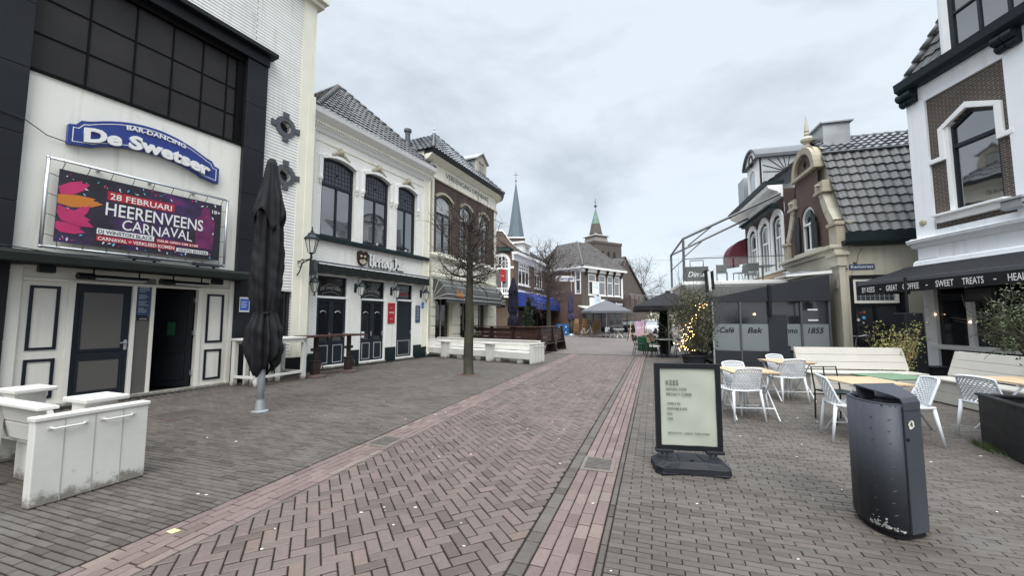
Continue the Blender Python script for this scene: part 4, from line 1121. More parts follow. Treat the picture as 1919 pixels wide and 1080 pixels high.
d2.hexa([(dc, dy - .12, dz1 + .42), (dx1 + .16, dy - .12, dz1 - .06), (dx1 + .16, dy + 2.3, dz1 - .06), (dc, dy + 2.3, dz1 + .42), (dc, dy - .12, dz1 + .5), (dx1 + .16, dy - .12, dz1 + .02), (dx1 + .16, dy + 2.3, dz1 + .02), (dc, dy + 2.3, dz1 + .5)])
d2.build('dormer_roof', M['zinc'], d)
MB().lathe([(.13, -.2), (.13, .55), (.19, .56), (.19, .68), (.1, .74)], (1.2, 2.2, 10.5), 14).build('flue', M['greymetal'], Cb)
# dome awnings
def dome(b, wires, x0, x1, z0, z1, out):
    n = 7; prof = [(out * math.sin(a), z0 + (z1 - z0) * math.cos(a)) for a in [math.pi / 2 * k / n for k in range(n + 1)]]
    for k in range(n):
        (o0, h0), (o1, h1) = prof[k], prof[k + 1]
        b.quad((x0 + .02, -o0 - .03, h0), (x1 - .02, -o0 - .03, h0), (x1, -o1 - .03, h1), (x0, -o1 - .03, h1))
        for xs in (x0, x1): b.add([(xs, -.03, z0), (xs, -o0 - .03, h0), (xs, -o1 - .03, h1)], [(0, 1, 2)])
    m = 24
    for i in range(m):
        xa, xb_ = x0 + (x1 - x0) * i / m, x0 + (x1 - x0) * (i + 1) / m
        z = lambda q: z0 - .17 - .02 * abs(math.sin(q * 4))
        b.quad((xa, -out - .03, z0), (xb_, -out - .03, z0), (xb_, -out - .025, z(xb_)), (xa, -out - .025, z(xa)))
    for k in (0, 2, 4, 6, 7):
        o, h = prof[k]
        o2 = o if k else 0
        wires.tube([(x0 - .005, -.04, z0), (x0 - .005, -o2 - .035, h)], .010, 5).tube([(x1 + .005, -.04, z0), (x1 + .005, -o2 - .035, h)], .010, 5)
        if k: wires.tube([(x0, -o - .045, h), (x1, -o - .045, h)], .010, 5)
for i, (x0, x1) in enumerate(((.38, 2.3), (2.5, 4.2), (4.35, 5.9))):
    b, w_ = MB(), MB(); dome(b, w_, x0, x1, 2.50, 3.42, .78)
    o = b.build('awning', M['awn'], Cb); w_.build('piping', M['letter'], o)
    if i == 0: text('lettering', 'Sub', M['orange'], o, 1.42, 2.62, -.86, .42, .004, .02, .62)
b, w_ = MB(), MB()
dome(b, w_, 0, 1.5, 2.5, 3.42, .78)
a = R_(52)
tr = lambda v: (CO + .25 + v[0] * math.cos(a) - v[1] * math.sin(a) * 1., .15 + v[0] * math.sin(a) + v[1] * math.cos(a), v[2])
b.v = [tr(v) for v in b.v]; w_.v = [tr(v) for v in w_.v]
o = b.build('awning', M['awn'], Cb); w_.build('piping', M['letter'], o)
tag(MB().tube([FC.w(.12, -.1, 8.9), FC.w(.12, -.1, .1)], .045, 8).build('downpipe', M['oldcream']), 'dull zinc rainwater pipe at the left edge of the brown brick house', 'pipe')
# ------------------------------------------------------------------ D: gabled house with a long tiled roof, blue awning
Db = thing('gabled_house', 'orange brown brick house with white grid windows and a blue awning on the far corner', 'building', FD)
DL = 13.6
b = MB().wall(rect(0, DL, 0, 7.4), [rect(1.3, 4.3, 4.95, 7.1), rect(6.0, 8.6, 4.95, 7.1), rect(10.2, 12.6, 4.95, 7.1)], 0, .2)
b.quad((DL, 0, 0), (DL, 8, 0), (DL, 8, 7.4), (DL, 0, 7.4)); b.build('wall', M['brickd'], Db)
th = R_(FD.deg)                 # gable end drawn in its own plane: world x axis
def dl(x, z, y=0.):             # a spot of the gable plane, in the house's frame
    p = FD.loc(FD2.w(x, y, z)); return (p.x, p.y, p.z)
gab = [(-5.0, 0), (0, 0), (0, 8.0), (-.05, 8.5), (-.28, 8.75), (-1.0, 9.75), (-1.55, 9.8), (-1.6, 9.6), (-2.4, 8.8), (-2.6, 8.0), (-5, 8)]
b = MB().wall(gab, [arch(-1.7, -.42, 4.0, 7.5, .64, 10)], 0, .2); b.v = [dl(x, z, y) for x, y, z in b.v]; b.build('gable_wall', M['brickd'], Db)
b = MB().ring(arch(-1.85, -.28, 3.9, 7.72, .78, 10), arch(-1.62, -.5, 4.05, 7.42, .56, 10), -.05, .1).box(-1.7, -.4, -.04, .06, 6.2, 6.34).box(-1.1, -1.02, -.03, .06, 4.0, 7.5).box(-1.7, -.4, -.03, .05, 6.62, 6.68).box(-1.7, -.4, -.03, .05, 6.95, 7.0)
for x in (-1.4, -.75): b.box(x - .025, x + .025, -.03, .05, 6.3, 7.3)
b.v = [dl(x, z, y) for x, y, z in b.v]; gw = b.build('arched_window', M['white'], Db)
b = MB().wall(arch(-1.65, -.45, 4.05, 7.45, .55, 10), (), .08); b.v = [dl(x, z, y) for x, y, z in b.v]; b.build('pane', M['gl'], gw)
b = MB().box(-3.5, -.3, -1.0, 0, 3.55, 3.68)
for i in range(12): b.box(-2.6 + i * .2, -2.55 + i * .2, -.95, -.9, 3.68, 4.35)
b.box(-2.7, -.3, -.97, -.88, 4.35, 4.42).box(-.40, -.3, -.97, -.88, 3.6, 4.42); b.v = [dl(x, z, y) for x, y, z in b.v]; b.build('balcony', M['white'], Db)
b = MB()
for (xa, za), (xb_, zb) in (((0.02, 8.5), (-.28, 8.78)), ((-.28, 8.75), (-1.0, 9.78)), ((-1.0, 9.78), (-1.55, 9.83))):
    b.hexa([(xa, -.06, za - .02), (xb_, -.06, zb - .02), (xb_, .25, zb - .02), (xa, .25, za - .02), (xa + .04, -.06, za + .1), (xb_ + .04, -.06, zb + .1), (xb_ + .04, .25, zb + .1), (xa + .04, .25, za + .1)])
b.box(-.28, .05, -.05, .05, 6.3, 6.5); b.v = [dl(x, z, y) for x, y, z in b.v]; b.build('gable_coping', M['trim'], Db)
for x0, x1 in ((1.3, 4.3), (6.0, 8.6), (10.2, 12.6)):
    z0, z1 = 4.95, 7.1; q = (x1 - x0) / 3
    o = window(Db, x0, x1, z0, z1, .02, M['white'], 0, .12, vb=[x0 + q, x0 + 2 * q] + [(x0 + q * (k + .5), 6.35, z1) for k in range(3)], hb=[(6.35, .12), 6.72], bw=.1)
    MB().box(x0 - .1, x1 + .1, -.1, .1, z0 - .14, z0).build('sill', M['white'], Db)
MB().box(-.05, DL, -.05, .1, 7.1, 7.4).box(-.15, DL + .2, -.42, .1, 7.62, 7.86).box(-.1, DL, -.06, .1, 7.4, 7.62).box(-.02, DL, -.04, .1, 4.2, 4.4).build('eaves', M['white'], Db)
b = MB(); b.tiles((-.2, -.35, 7.8), (DL + .4, -.35, 7.8), (-1.2, 4.2, 11.0), (DL - 3, 4.2, 11.0), .32, .40, .03, .05, 4); b.tiles((DL + .4, -.35, 7.8), (DL + .4, 8, 7.8), (DL - 3, 4.2, 11), (DL - 3, 4.2, 11), .32, .4, .03, .05, 4)
b.build('roof', M['tilefar'], Db)
d = MB().box(3.9, 6.1, .55, 3, 8.5, 9.4).build('dormer', M['white'], Db); window(d, 4.5, 5.7, 8.55, 9.3, .5, M['white'], 0, .1, vb=[4.9, 5.3], hb=[8.92])
MB().box(3.6, 6.4, .3, 3.4, 9.4, 9.56).build('dormer_roof', M['white'], d)
b = MB(); n = 6; x0, x1 = 1.0, 12.6
pr = [(1.9 * math.sin(a), 2.85 + 1.35 * math.cos(a)) for a in [math.pi / 2 * k / n for k in range(n + 1)]]
for k in range(n):
    (o0, h0), (o1, h1) = pr[k], pr[k + 1]
    b.quad((x0, -o0, h0), (x1, -o0, h0), (x1, -o1, h1), (x0, -o1, h1))
    for xs in (x0, x1): b.add([(xs, 0, 2.85), (xs, -o0, h0), (xs, -o1, h1)], [(0, 1, 2)])
b.quad((x0, -1.9, 2.85), (x1, -1.9, 2.85), (x1, -1.9, 2.55), (x0, -1.9, 2.55)); b.build('awning', M['bluefab'], Db)
b = MB(); [b.box(1.2 + i * 1.9, 2.85 + i * 1.9, -.02, .05, .4, 2.7) for i in range(6)]; each(b, 'shop_window', M['gldk'], Db)
t = thing('green_sign', 'green lettered sign board high on the brick gable beyond the corner', 'sign', loc=FD2.w(-.95, -.2, 8.05), rot=0)
MB().box(-.7, .7, -.08, .1, -.2, .22).build('board', M['greenblack'], t); text('lettering', 'Heineken', M['green'], t, .05, -.1, -.09, .34, .01, .02, 1.15)
t = thing('red_sign', 'red hanging sign board beside the arched window of the gable', 'sign', loc=FD2.w(-.95, -.9, 5.0), rot=R_(15))
MB().box(-.22, .22, -.06, .06, 0, 1.1).build('board', M['red'], t); MB().tube([(-.1, .05, 1.05), (-.1, .9, 1.05)], .02).build('arm', M['black'], t); text('lettering', 'bar', M['letter'], t, 0, .45, -.065, .2, .002)
# ------------------------------------------------------------------ E: snack bar corner
Eb = thing('corner_cafe', 'red brown brick corner cafe with a hipped tile roof and dark windows', 'building', FE)
EW, ED = 7.1, 6.4
wn_ = [(.95, 2.25), (2.75, 3.95), (4.25, 5.3), (5.55, 6.6)]
b = MB().wall(rect(0, EW, 0, 7.0), [rect(a, c, 4.25, 6.5) for a, c in wn_], 0, .15)
e2 = lambda x, z, y=0.: tuple(FE.loc(FE2.w(x, y, z)))
b.quad((EW, 0, 0), (EW, 10, 0), (EW, 10, 7), (EW, 0, 7)); b.build('wall', M['bricktower'], Eb)
b = MB().wall(rect(-ED, 0, 0, 7.0), [rect(-1.0, -.25, 4.35, 6.8)], 0, .15); b.v = [e2(x, z, y) for x, y, z in b.v]; b.build('side_wall', M['bricke'], Eb)
for a, c in wn_:
    window(Eb, a, c, 4.25, 6.5, .03, M['white'], 0, .1, hb=[(5.7, .1)])
    MB().box(a - .08, c + .08, -.08, .1, 4.13, 4.25).build('sill', M['white'], Eb)
b = MB().ring(rect(-1.05, -.2, 4.3, 6.85), rect(-.93, -.32, 4.42, 6.73), -.03, .1).box(-1, -.3, -.02, .05, 5.75, 5.85); b.v = [e2(x, z, y) for x, y, z in b.v]; o = b.build('window', M['white'], Eb)
b = MB().wall(rect(-1, -.25, 4.35, 6.8), (), .08); b.v = [e2(x, z, y) for x, y, z in b.v]; b.build('pane', M['gl'], o)
b = MB().box(-.05, EW + .1, -.08, .1, 6.65, 7.0).box(-.3, EW + .4, -.45, .1, 7.0, 7.25).box(EW - .25, EW + .05, -.04, .1, 4.0, 6.7); b.build('eaves', M['white'], Eb)
b = MB().box(-ED, .05, -.08, .1, 6.8, 7.0).box(-ED - .2, .1, -.45, .1, 7.0, 7.25); b.v = [e2(x, z, y) for x, y, z in b.v]; b.build('side_eaves', M['white'], Eb)
b = MB()
for x in (.5, 2.5, 4.1, 5.42, 6.85): b.prismx([(0, 6.25), (-.1, 6.35), (-.35, 6.9), (-.35, 7.0), (0, 7.0)], x - .09, x + .09)
each(b, 'bracket', M['darkwood'], Eb)
R0 = e2(0, 7.2, 0); AP = (2.6, 2.9, 10.6); P_ = [Vector((-.45, -.45, 7.25)), Vector((EW + .4, -.45, 7.25)), Vector((EW + .4, 9.5, 7.25))]
b = MB(); b.tiles(P_[0], P_[1], AP, (EW - 2.2, 3.4, 10.2), .34, .42, .03, .05, 4); b.tiles((-.45, 7.0, 7.25), P_[0], (2.6, 6, 10.6), AP, .34, .42, .03, .05, 4); b.tiles(P_[1], P_[2], (EW - 2.2, 3.4, 10.2), (EW - 2.2, 9, 10.2), .34, .42, .03, .05, 4); b.build('roof', M['tilefar'], Eb)
b = MB(); b.tube([P_[0] + Vector((0, 0, .05)), Vector(AP) + Vector((0, 0, .05))], .07, 6); b.build('hip_tiles', M['greymetal'], Eb)
b = MB().box(1.1, 2.2, -.06, 0, 2.95, 3.95).box(2.3, 3.8, -.05, 0, 3.0, 3.8); b.build('shop_boards', M['trim'], Eb)
MB().box(3.8, EW, -.12, 0, 2.95, 3.75).build('fascia', M['darkwood'], Eb); text('lettering', 'Brouwers', M['letter'], Eb, 6.2, 3.2, -.13, .5, .01, .02, 1.3, shear=.3)
MB().box(3.5, EW + .1, -.35, 0, 2.72, 2.95).build('ledge', M['trim'], Eb)
b = MB()
for i in range(5): b.box(.5 + i * 1.3, 1.5 + i * 1.3, -.03, .05, .5, 2.5)
each(b, 'shop_window', M['gldk'], Eb)
MB().hexa([(-.8, -1.5, 2.45), (3.6, -1.5, 2.45), (3.6, 0, 2.95), (-.8, 0, 2.95), (-.8, -1.5, 2.62), (3.6, -1.5, 2.62), (3.6, 0, 3.05), (-.8, 0, 3.05)]).build('awning', mat('cream_canvas', (.45, .47, .40), .7), Eb)
for x, l, z0, z1, m_ in ((2.05, 'white advertising banner hung over the cafe window', 4.3, 5.7, 'trim'), (2.35, 'pale advertising poster on the cafe front under the banner', 3.05, 4.1, 'confetti')):
    t = on(FE, 'advert_banner', l, 'banner', 'cafe adverts'); MB().box(x - .55, x + .55, -.12, -.06, z0, z1).build('sheet', M[m_], t)
    text('lettering', 'terras', M['cyan'], t, x, (z0 + z1) / 2, -.125, .26, .002, 0, .7); text('lettering', 'lunch', M['grey'], t, x, z1 - .3, -.125, .2, .002, 0, .5)
t = thing('snackbar_sign', 'white box sign lettered SNACKBAR on the side of the corner cafe', 'sign', loc=FE2.w(-2.1, -.1, 5.5), rot=R_(FE2.deg))
t.location = G(1057, 524, 5.75); t.location = Vector((5.35, 40.4, 5.45)); t.rotation_euler.z = R_(18)
MB().box(-1.0, 1.0, -.1, .1, 0, .55).build('box', M['letter'], t, bevel=.02); text('lettering', 'SNACKBAR', M['bluesign'], t, 0, .14, -.105, .36, .004, .02, 1.8)
MB().tube([(.3, .05, .2), (.7, 1.6, .2)], .03, 6).build('arm', M['greymetal'], t)
tag(MB().tube([FE2.w(-1.5, -.06, 6.9), FE2.w(-1.5, -.06, .2)], .05, 6).build('downpipe', M['oldcream']), 'pale rainwater pipe on the side wall of the corner cafe', 'pipe')
# ------------------------------------------------------------------ church spire and tower, far houses
def px_at(px, d): return (px - 959.5) / FPX * d
def pz_at(py, d): return CAM_H + (600 - py) / FPX * d
d = 95; X = px_at(967, d)
t = thing('church_spire', 'slender blue grey church spire with a cross on top behind the roofs', 'spire', loc=(X, d, 0))
hw = 16.5 / FPX * d
MB().box(-hw * .95, hw * .95, -hw * .95, hw * .95, 0, pz_at(446, d)).build('tower', M['bricktower'], t)
MB().box(-hw * 1.04, hw * 1.04, -hw * 1.04, hw * 1.04, pz_at(446, d) - .3, pz_at(446, d)).build('base_ledge', M['trim'], t)
z0, z1 = pz_at(446, d), pz_at(336, d)
MB().lathe([(hw * 1.02, z0), (hw * .72, z0 + (z1 - z0) * .28), (.05, z1)], (0, 0, 0), 8, math.pi / 8).build('roof', M['spire'], t)
MB().tube([(0, 0, z1 - .2), (0, 0, z1 + 2.6)], .06, 5).tube([(-.55, 0, z1 + 1.8), (.55, 0, z1 + 1.8)], .06, 5).ball((0, 0, z1 + .3), .22, 8).build('cross', M['greymetal'], t)
d = 115; X = px_at(1119, d); k = d / FPX
t = thing('church_tower', 'square brown brick church tower with a green copper spire', 'tower', loc=(X, d, 0), rot=R_(30))
hw = 5.0; zt = pz_at(458, d)
b = MB().box(-hw, hw, -hw, hw, 0, zt)
b.build('shaft', M['bricktower'], t)
for i in range(3):
    o = MB().prism(arch(-2.6 + i * 2.2, -1.8 + i * 2.2, zt - 7.5, zt - 2.6, .4), -hw - .06, -hw + .2).build('louvre_window', M['panel'], t)
for i in range(2):
    MB().prismx(arch(-2.0 + i * 2.4, -1.2 + i * 2.4, zt - 7.2, zt - 2.8, .4), -hw - .06, -hw + .2).build('louvre_window', M['panel'], t)
MB().box(-hw - .15, hw + .15, -hw - .15, hw + .15, zt - .7, zt).build('parapet', M['bricktower'], t)
z0, z1 = pz_at(443, d), pz_at(388, d)
MB().lathe([(3.6, zt - .3), (3.1, z0 - .2), (3.8, z0 - .1), (3.7, z0 + .1), (2.0, z0 + .7), (1.9, z0 + 1.0)], (0, 0, 0), 4, math.pi / 4).build('lantern', mat('grey_stone', (.27, .25, .24), .8), t)
MB().lathe([(1.95, z0 + .8), (1.35, z0 + 3.8)], (0, 0, 0), 8, math.pi / 8).build('spire_foot', M['bricktower'], t)
MB().lathe([(1.35, z0 + 3.8), (.06, z1)], (0, 0, 0), 8, math.pi / 8).build('spire_roof', M['copper'], t)
MB().tube([(0, 0, z1 - .3), (0, 0, z1 + 3)], .07, 5).ball((0, 0, z1 + .8), .45, 8).tube([(-.5, 0, z1 + 2), (.5, 0, z1 + 2)], .06, 5).build('weather_cock', M['greymetal'], t)
# brown gabled house beyond, far low houses
t = thing('gable_house', 'plain grey brown brick house with a steep gable beyond the corner cafe', 'building', loc=(px_at(1178, 62), 62, 0), rot=R_(20))
p = [(-4.2, 0), (3.4, 0), (3.4, 5.2), (-.6, 11.4), (-4.2, 6.0)]
MB().prism([(-5, 0), (3.2, 0), (3.2, 4.8), (-.6, 11.2), (-5, 4.3)], 0, 14).build('wall', M['bricktower'], t)
MB().hexa([(-.6, -.3, 11.2), (3.6, -.3, 4.3), (3.6, 14, 4.3), (-.6, 14, 11.2), (-.6, -.3, 11.45), (3.85, -.3, 4.4), (3.85, 14, 4.4), (-.6, 14, 11.45)]).hexa([(-5.3, -.3, 4.1), (-.6, -.3, 11.2), (-.6, 14, 11.2), (-5.3, 14, 4.1), (-5.5, -.3, 4.2), (-.6, -.3, 11.45), (-.6, 14, 11.45), (-5.5, 14, 4.2)]).build('roof', M['tilefar'], t)
for i in range(5): MB().box(-2.9 + i * 1.0, -2.55 + i * 1.0, -.05, .1, 3.6, 5.4).build('niche', M['brickc'], t)
t = thing('far_villa', 'low cream house with a grey hipped roof far down the street', 'building', loc=(px_at(1222, 105), 105, 0), rot=R_(8))
MB().box(-6.5, 6.5, 0, 9, 0, 5.2).build('wall', M['cream'], t)
MB().hexa([(-7, -.6, 5.2), (7, -.6, 5.2), (7, 9.6, 5.2), (-7, 9.6, 5.2), (-3.4, 4, 8.3), (3.4, 4, 8.3), (3.4, 5, 8.3), (-3.4, 5, 8.3)]).build('roof', M['greymetal'], t)
for i in range(4): MB().box(-5.2 + i * 3, -3.8 + i * 3, -.06, .1, 3, 4.6).build('window', M['gl'], t)
for i, (px, dd, wv, hv, mm, lab) in enumerate(((1290, 125, 18, 6.5, 'bricke', 'long red brown house far behind the terrace'), (1010, 70, 16, 5.6, 'brickc', 'dark brick house hidden behind the corner cafe'))):
    t = thing('far_house', lab, 'building', loc=(px_at(px, dd), dd, 0), rot=R_(5))
    MB().box(-wv / 2, wv / 2, 0, 9, 0, hv * .55).build('wall', M[mm], t); MB().prismx([(-.5, hv * .55), (4.5, hv), (9.5, hv * .55)], -wv / 2 - .3, wv / 2 + .3).build('roof', M['tilefar'], t)
hd = MB(); random.seed(5)
leaves(hd, [(random.uniform(10, 62), random.uniform(84, 92), random.uniform(0, 3.4)) for _ in range(5000)], .5)
struct(hd.build('distant_shrubs', M['leafbr']), 'stuff')
# ------------------------------------------------------------------ F: cafe with a neck gable (front in FF, long side in FK)
Fb = thing('gabled_cafe', 'red brick cafe with a curved stone neck gable, grey tiled roof and cream side wall', 'building', FK)
ff = lambda v: tuple(FK.loc(FF.w(v[0], v[1], v[2])))
def ffb(mb):
    mb.v = [ff(v) for v in mb.v]; return mb
GXc, GW = -2.0, 2.08
half = [(GW, 4.72), (1.92, 4.86), (1.62, 5.3), (1.36, 5.85), (1.25, 6.2), (1.22, 6.36), (.92, 6.36), (.92, 7.18)]
gab = [(GXc - GW, 3.9), (GXc + GW, 3.9)] + [(GXc + x, z) for x, z in half] + [(GXc + .92 * math.cos(a), 7.18 + .92 * math.sin(a)) for a in [math.pi * k / 12 for k in range(1, 12)]] + [(GXc - x, z) for x, z in half[::-1]]
wz = arch(-2.62, -1.5, 4.12, 5.82, .38)
b = MB().wall(gab, [wz], 0, .22); ffb(b).build('gable_wall', M['brickf'], Fb)
b = MB()
def band(b, pts, wd, y0, y1):
    for (xa, za), (xb_, zb) in zip(pts[:-1], pts[1:]):
        dx, dz = xb_ - xa, zb - za; l = math.hypot(dx, dz); nx, nz = dz / l * wd, -dx / l * wd
        b.hexa([(xa, y0, za), (xb_, y0, zb), (xb_, y1, zb), (xa, y1, za), (xa + nx, y0, za + nz), (xb_ + nx, y0, zb + nz), (xb_ + nx, y1, zb + nz), (xa + nx, y1, za + nz)])
for sg in (1, -1):
    pts = [(GXc + sg * x, z) for x, z in half[1:5]]
    band(b, pts, -.30 * sg if sg > 0 else .30, -.07, .34)
each(ffb(b), 'gable_scroll', M['oldcream'], Fb)
b = MB()
for sg in (1, -1):
    x0, x1 = sorted((GXc + sg * (GW + .05), GXc + sg * (GW - .44))); b.box(x0, x1, -.10, .35, 3.9, 4.62).box(x0 - .05, x1 + .05, -.15, .4, 4.62, 4.74)
    x0, x1 = sorted((GXc + sg * 1.42, GXc + sg * .86)); b.box(x0, x1, -.10, .35, 6.02, 6.36).box(x0 - .05, x1 + .05, -.14, .38, 5.94, 6.04); b.lathe([(.01, 0), (.13, .02), (.1, .06), (.0, .07)], ((x0 + x1) / 2, -.1, 6.2), 8)
b.box(GXc - 1.02, GXc + 1.02, -.14, .3, 6.98, 7.10)
each(ffb(b), 'gable_block', M['stone'], Fb, bevel=.012)
b = MB().prism([(GXc - 2.06, 4.0), (GXc + 2.06, 4.0), (GXc + 1.9, 4.4), (GXc + .93, 7.30), (GXc, 8.12), (GXc - .93, 7.30), (GXc - 1.9, 4.4)], -.22, -.30); b.v = [(x, -y, z) for x, y, z in b.v]; ffb(b).build('roof_end', M['oldcream'], Fb)
b = MB(); pts = [(GXc + .95 * math.cos(a), 7.1 + .95 * math.sin(a)) for a in [math.pi * k / 16 for k in range(17)]]
band(b, pts, -.24, -.12, .35); ffb(b).build('gable_round_top', M['stone'], Fb)
b = MB(); b.lathe([(.16, -.05), (.20, .05), (.10, .12), (.08, .2), (.2, .3), (.22, .38), (.15, .46), (.06, .52), (.10, .58), (.06, .64), (.085, .72), (.012, 1.32)], (GXc, .12, 8.02), 12); ffb(b).build('finial', M['oldcream'], Fb, smooth=False)
b = MB(); b.lathe([(.001, -.14), (.08, -.1), (.1, 0), (.08, .1), (.001, .14)], (GXc, -.03, 7.45), 8, sy=.5); ffb(b).build('anchor_boss', M['black'], Fb)
# window with dark shutters
b = MB().ring(arch(-2.60, -1.52, 4.14, 5.80, .36), arch(-2.52, -1.60, 4.22, 5.72, .34), .05, .14).box(-2.55, -1.55, .04, .12, 5.12, 5.2).box(-2.09, -2.03, .05, .12, 4.2, 5.15); o = ffb(b).build('window', M['white'], Fb)
b = MB().wall(arch(-2.56, -1.56, 4.2, 5.76, .35), (), .1); ffb(b).build('pane', M['gl'], o)
b = MB()
for x0, x1, sg in ((-2.98, -2.56, -1), (-1.56, -1.14, 1)):
    xo_ = x1 if sg > 0 else x0; xi = x0 if sg > 0 else x1
    b.prism([(xi, 4.14), (xo_, 4.14), (xo_, 4.9), (xi + (xo_ - xi) * .75, 5.1), (xi + (xo_ - xi) * .8, 5.22), (xi + (xo_ - xi) * .4, 5.34), (xi, 5.55)], -.10, -.05)
each(ffb(b), 'shutter', M['black'], Fb, bevel=.01)
b = MB(); b.box(-3.1, -1.0, -.12, .1, 4.02, 4.1); ffb(b).build('window_sill', M['oldcream'], Fb, bevel=.01)
b = MB().box(GXc - GW - .12, GXc + GW + .06, -.30, .2, 3.86, 3.98).box(GXc - GW - .06, GXc + GW + .03, -.18, .2, 3.72, 3.86).box(GXc - GW, GXc + GW, -.08, .2, 3.2, 3.72); ffb(b).build('cornice', M['oldcream'], Fb, bevel=.02)
b = MB().wall(rect(GXc - GW, GXc + GW, 0, 3.9), [rect(-3.6, -2.3, .1, 2.8), rect(-1.9, -.9, .6, 2.8)], 0, .2); ffb(b).build('front_wall', M['oldcream'], Fb)
b = MB(); b.box(-3.6, -2.3, .15, .2, .1, 2.8).box(-1.9, -.9, .15, .2, .6, 2.8); ffb(b).build('front_window', M['gldk'], Fb)
b = MB().box(-.35, .10, -.07, .1, 0, 3.3).box(-.42, .14, -.12, .14, 3.28, 3.66).box(-.48, .2, -.2, .2, 3.62, 3.74); b = ffb(b); b.build('corner_pier', M['oldcream'], Fb, bevel=.015)
# long side
KX = 5.2
b = MB().wall(rect(.04, KX, 0, 4.2), [rect(.25, 1.62, .05, 2.95)], 0, .2)
b.quad((KX, 0, 0), (KX, 4.1, 0), (KX, 4.1, 7), (KX, 0, 4.2)); b.quad((.1, 4.1, 0), (KX, 4.1, 0), (KX, 4.1, 4.2), (.1, 4.1, 4.2)); b.build('side_wall', M['oldcream'], Fb)
b = MB().tube([(.62, -.015, 3.85), (.50, -.015, 3.62), (.46, -.015, 3.4), (.30, -.015, 3.05), (.22, -.015, 2.9)], .012, 4).tube([(1.7, -.015, 3.2), (1.62, -.015, 3.1), (1.62, -.015, 2.95)], .01, 4)
b.build('wall_crack', mat('crack_brown', (.26, .23, .18), .9), Fb)  # cracks drawn as thin brown tubes on the wall
MB().ring(rect(.22, 1.66, .03, 2.98), rect(.32, 1.56, .1, 2.86), -.01, .18).build('door_frame', M['black'], Fb, bevel=.006)
f = MB().ring(rect(.32, 1.52, 2.08, 2.86), rect(.40, 1.44, 2.16, 2.78), .02, .12).build('fanlight', M['offwhite'], Fb, bevel=.006)
MB().wall(rect(.38, 1.46, 2.12, 2.8), (), .10).build('pane', M['lead'], f)
b = MB()
for i in range(9): b.box(.42 + i * .125, .43 + i * .125, .085, .098, 2.16, 2.78)
for i in range(3): b.box(.40, 1.44, .085, .098, 2.3 + i * .16, 2.308 + i * .16)
b.build('lead_lines', M['grey'], f)
d = MB().ring(rect(.32, 1.56, .06, 2.06), rect(.38, 1.5, .9, 1.98), .05, .12).box(.86, .93, .05, .11, .9, 2.0).box(.36, 1.52, .05, .11, 1.32, 1.36).build('door', M['black'], Fb)
MB().wall(rect(.36, 1.52, .88, 2.0), (), .10).build('pane', M['gl2'], d)
for x, z, r, mm in ((.45, 1.55, .045, 'letter'), (.60, 1.62, .05, 'cyan'), (.52, 1.78, .03, 'red'), (.62, 1.80, .03, 'orange'), (.58, 1.46, .03, 'yellow')):
    MB().lathe([(r, 0), (r * .9, .006)], (0, 0, 0), 12).build('round_sticker', M[mm], d).matrix_local = Matrix.Translation((x, .1, z)) @ Matrix.Rotation(R_(90), 4, 'X')
# roof: steep lower slope, shallow upper slope, both sides
KN, RG = 1.08, 2.05
b = MB(); b.tiles((.12, -.28, 4.32), (KX, -.28, 4.32), (.12, KN, 7.42), (KX, KN, 7.42), .27, .335, .05, .055, 8); b.tiles((KX, 4.38, 4.32), (.12, 4.38, 4.32), (KX, 4.1 - KN, 7.42), (.12, 4.1 - KN, 7.42), .27, .335, .05, .055, 4); b.build('roof', M['tile'], Fb)
b = MB(); b.tiles((.18, KN - .04, 7.48), (KX, KN - .04, 7.48), (.18, RG, 8.32), (KX, RG, 8.32), .24, .26, .045, .05, 8); b.tiles((KX, 4.1 - KN, 7.48), (.18, 4.1 - KN, 7.48), (KX, RG, 8.32), (.18, RG, 8.32), .24, .3, .04, .05, 4); b.build('upper_roof', M['tileglaze'], Fb)
b = MB(); n = int(KX / .34)
for i in range(n): b.tube([(.2 + i * .34, RG, 8.34), (.2 + i * .34 + .36, RG, 8.325)], [.085, .07], 8)
b.tube([(.15, KN - .06, 7.47), (KX, KN - .06, 7.47)], .05, 6); b.build('ridge_tiles', M['tileglaze'], Fb)
MB().prismx([(-.22, 3.92), (-.42, 4.0), (-.46, 4.30), (-.40, 4.30), (-.36, 4.06), (-.1, 4.06), (0, 4.24), (0, 3.92)], .02, KX).build('gutter', M['greenblack'], Fb, bevel=.01)
c = MB().box(.45, 1.3, 1.55, 2.4, 7.6, 8.75).box(.36, 1.39, 1.46, 2.49, 8.75, 8.83).build('chimney', M['zinc'], Fb, bevel=.012)
t = on(FK, 'street_sign', 'dark street name sign lettered Kerkstraat on the cream wall', 'sign')
MB().box(.24, .92, -.03, .0, 3.16, 3.33).build('plate', M['bluedk'], t, bevel=.005); text('lettering', 'Kerkstraat', M['letter'], t, .58, 3.205, -.032, .13, .001, .006, .6); MB().box(.36, .44, -.06, 0, 3.34, 3.40).build('bracket', M['greymetal'], t)
t = on(FF, 'house_plate', 'small pale relief plate on the corner pier of the gabled cafe', 'plate')
MB().box(-.22, -.02, -.09, -.06, 2.62, 2.84).box(-.19, -.05, -.1, -.06, 2.56, 2.62).build('plate', M['stone'], t, bevel=.006)
t = thing('security_camera', 'grey camera arm on the sill cornice of the gabled cafe', 'camera', loc=FF.w(-2.3, -.15, 3.2), rot=R_(FF.deg))
MB().tube([(.6, .1, .1), (.3, -.2, .12), (-.2, -.4, .1)], .035, 8).build('arm', M['zinc'], t); MB().hexa([(-.6, -.5, 0), (-.2, -.5, .02), (-.2, -.3, .02), (-.6, -.3, 0), (-.55, -.48, .26), (-.2, -.48, .2), (-.2, -.32, .2), (-.55, -.32, .26)]).build('housing', M['zinc'], t, bevel=.03)
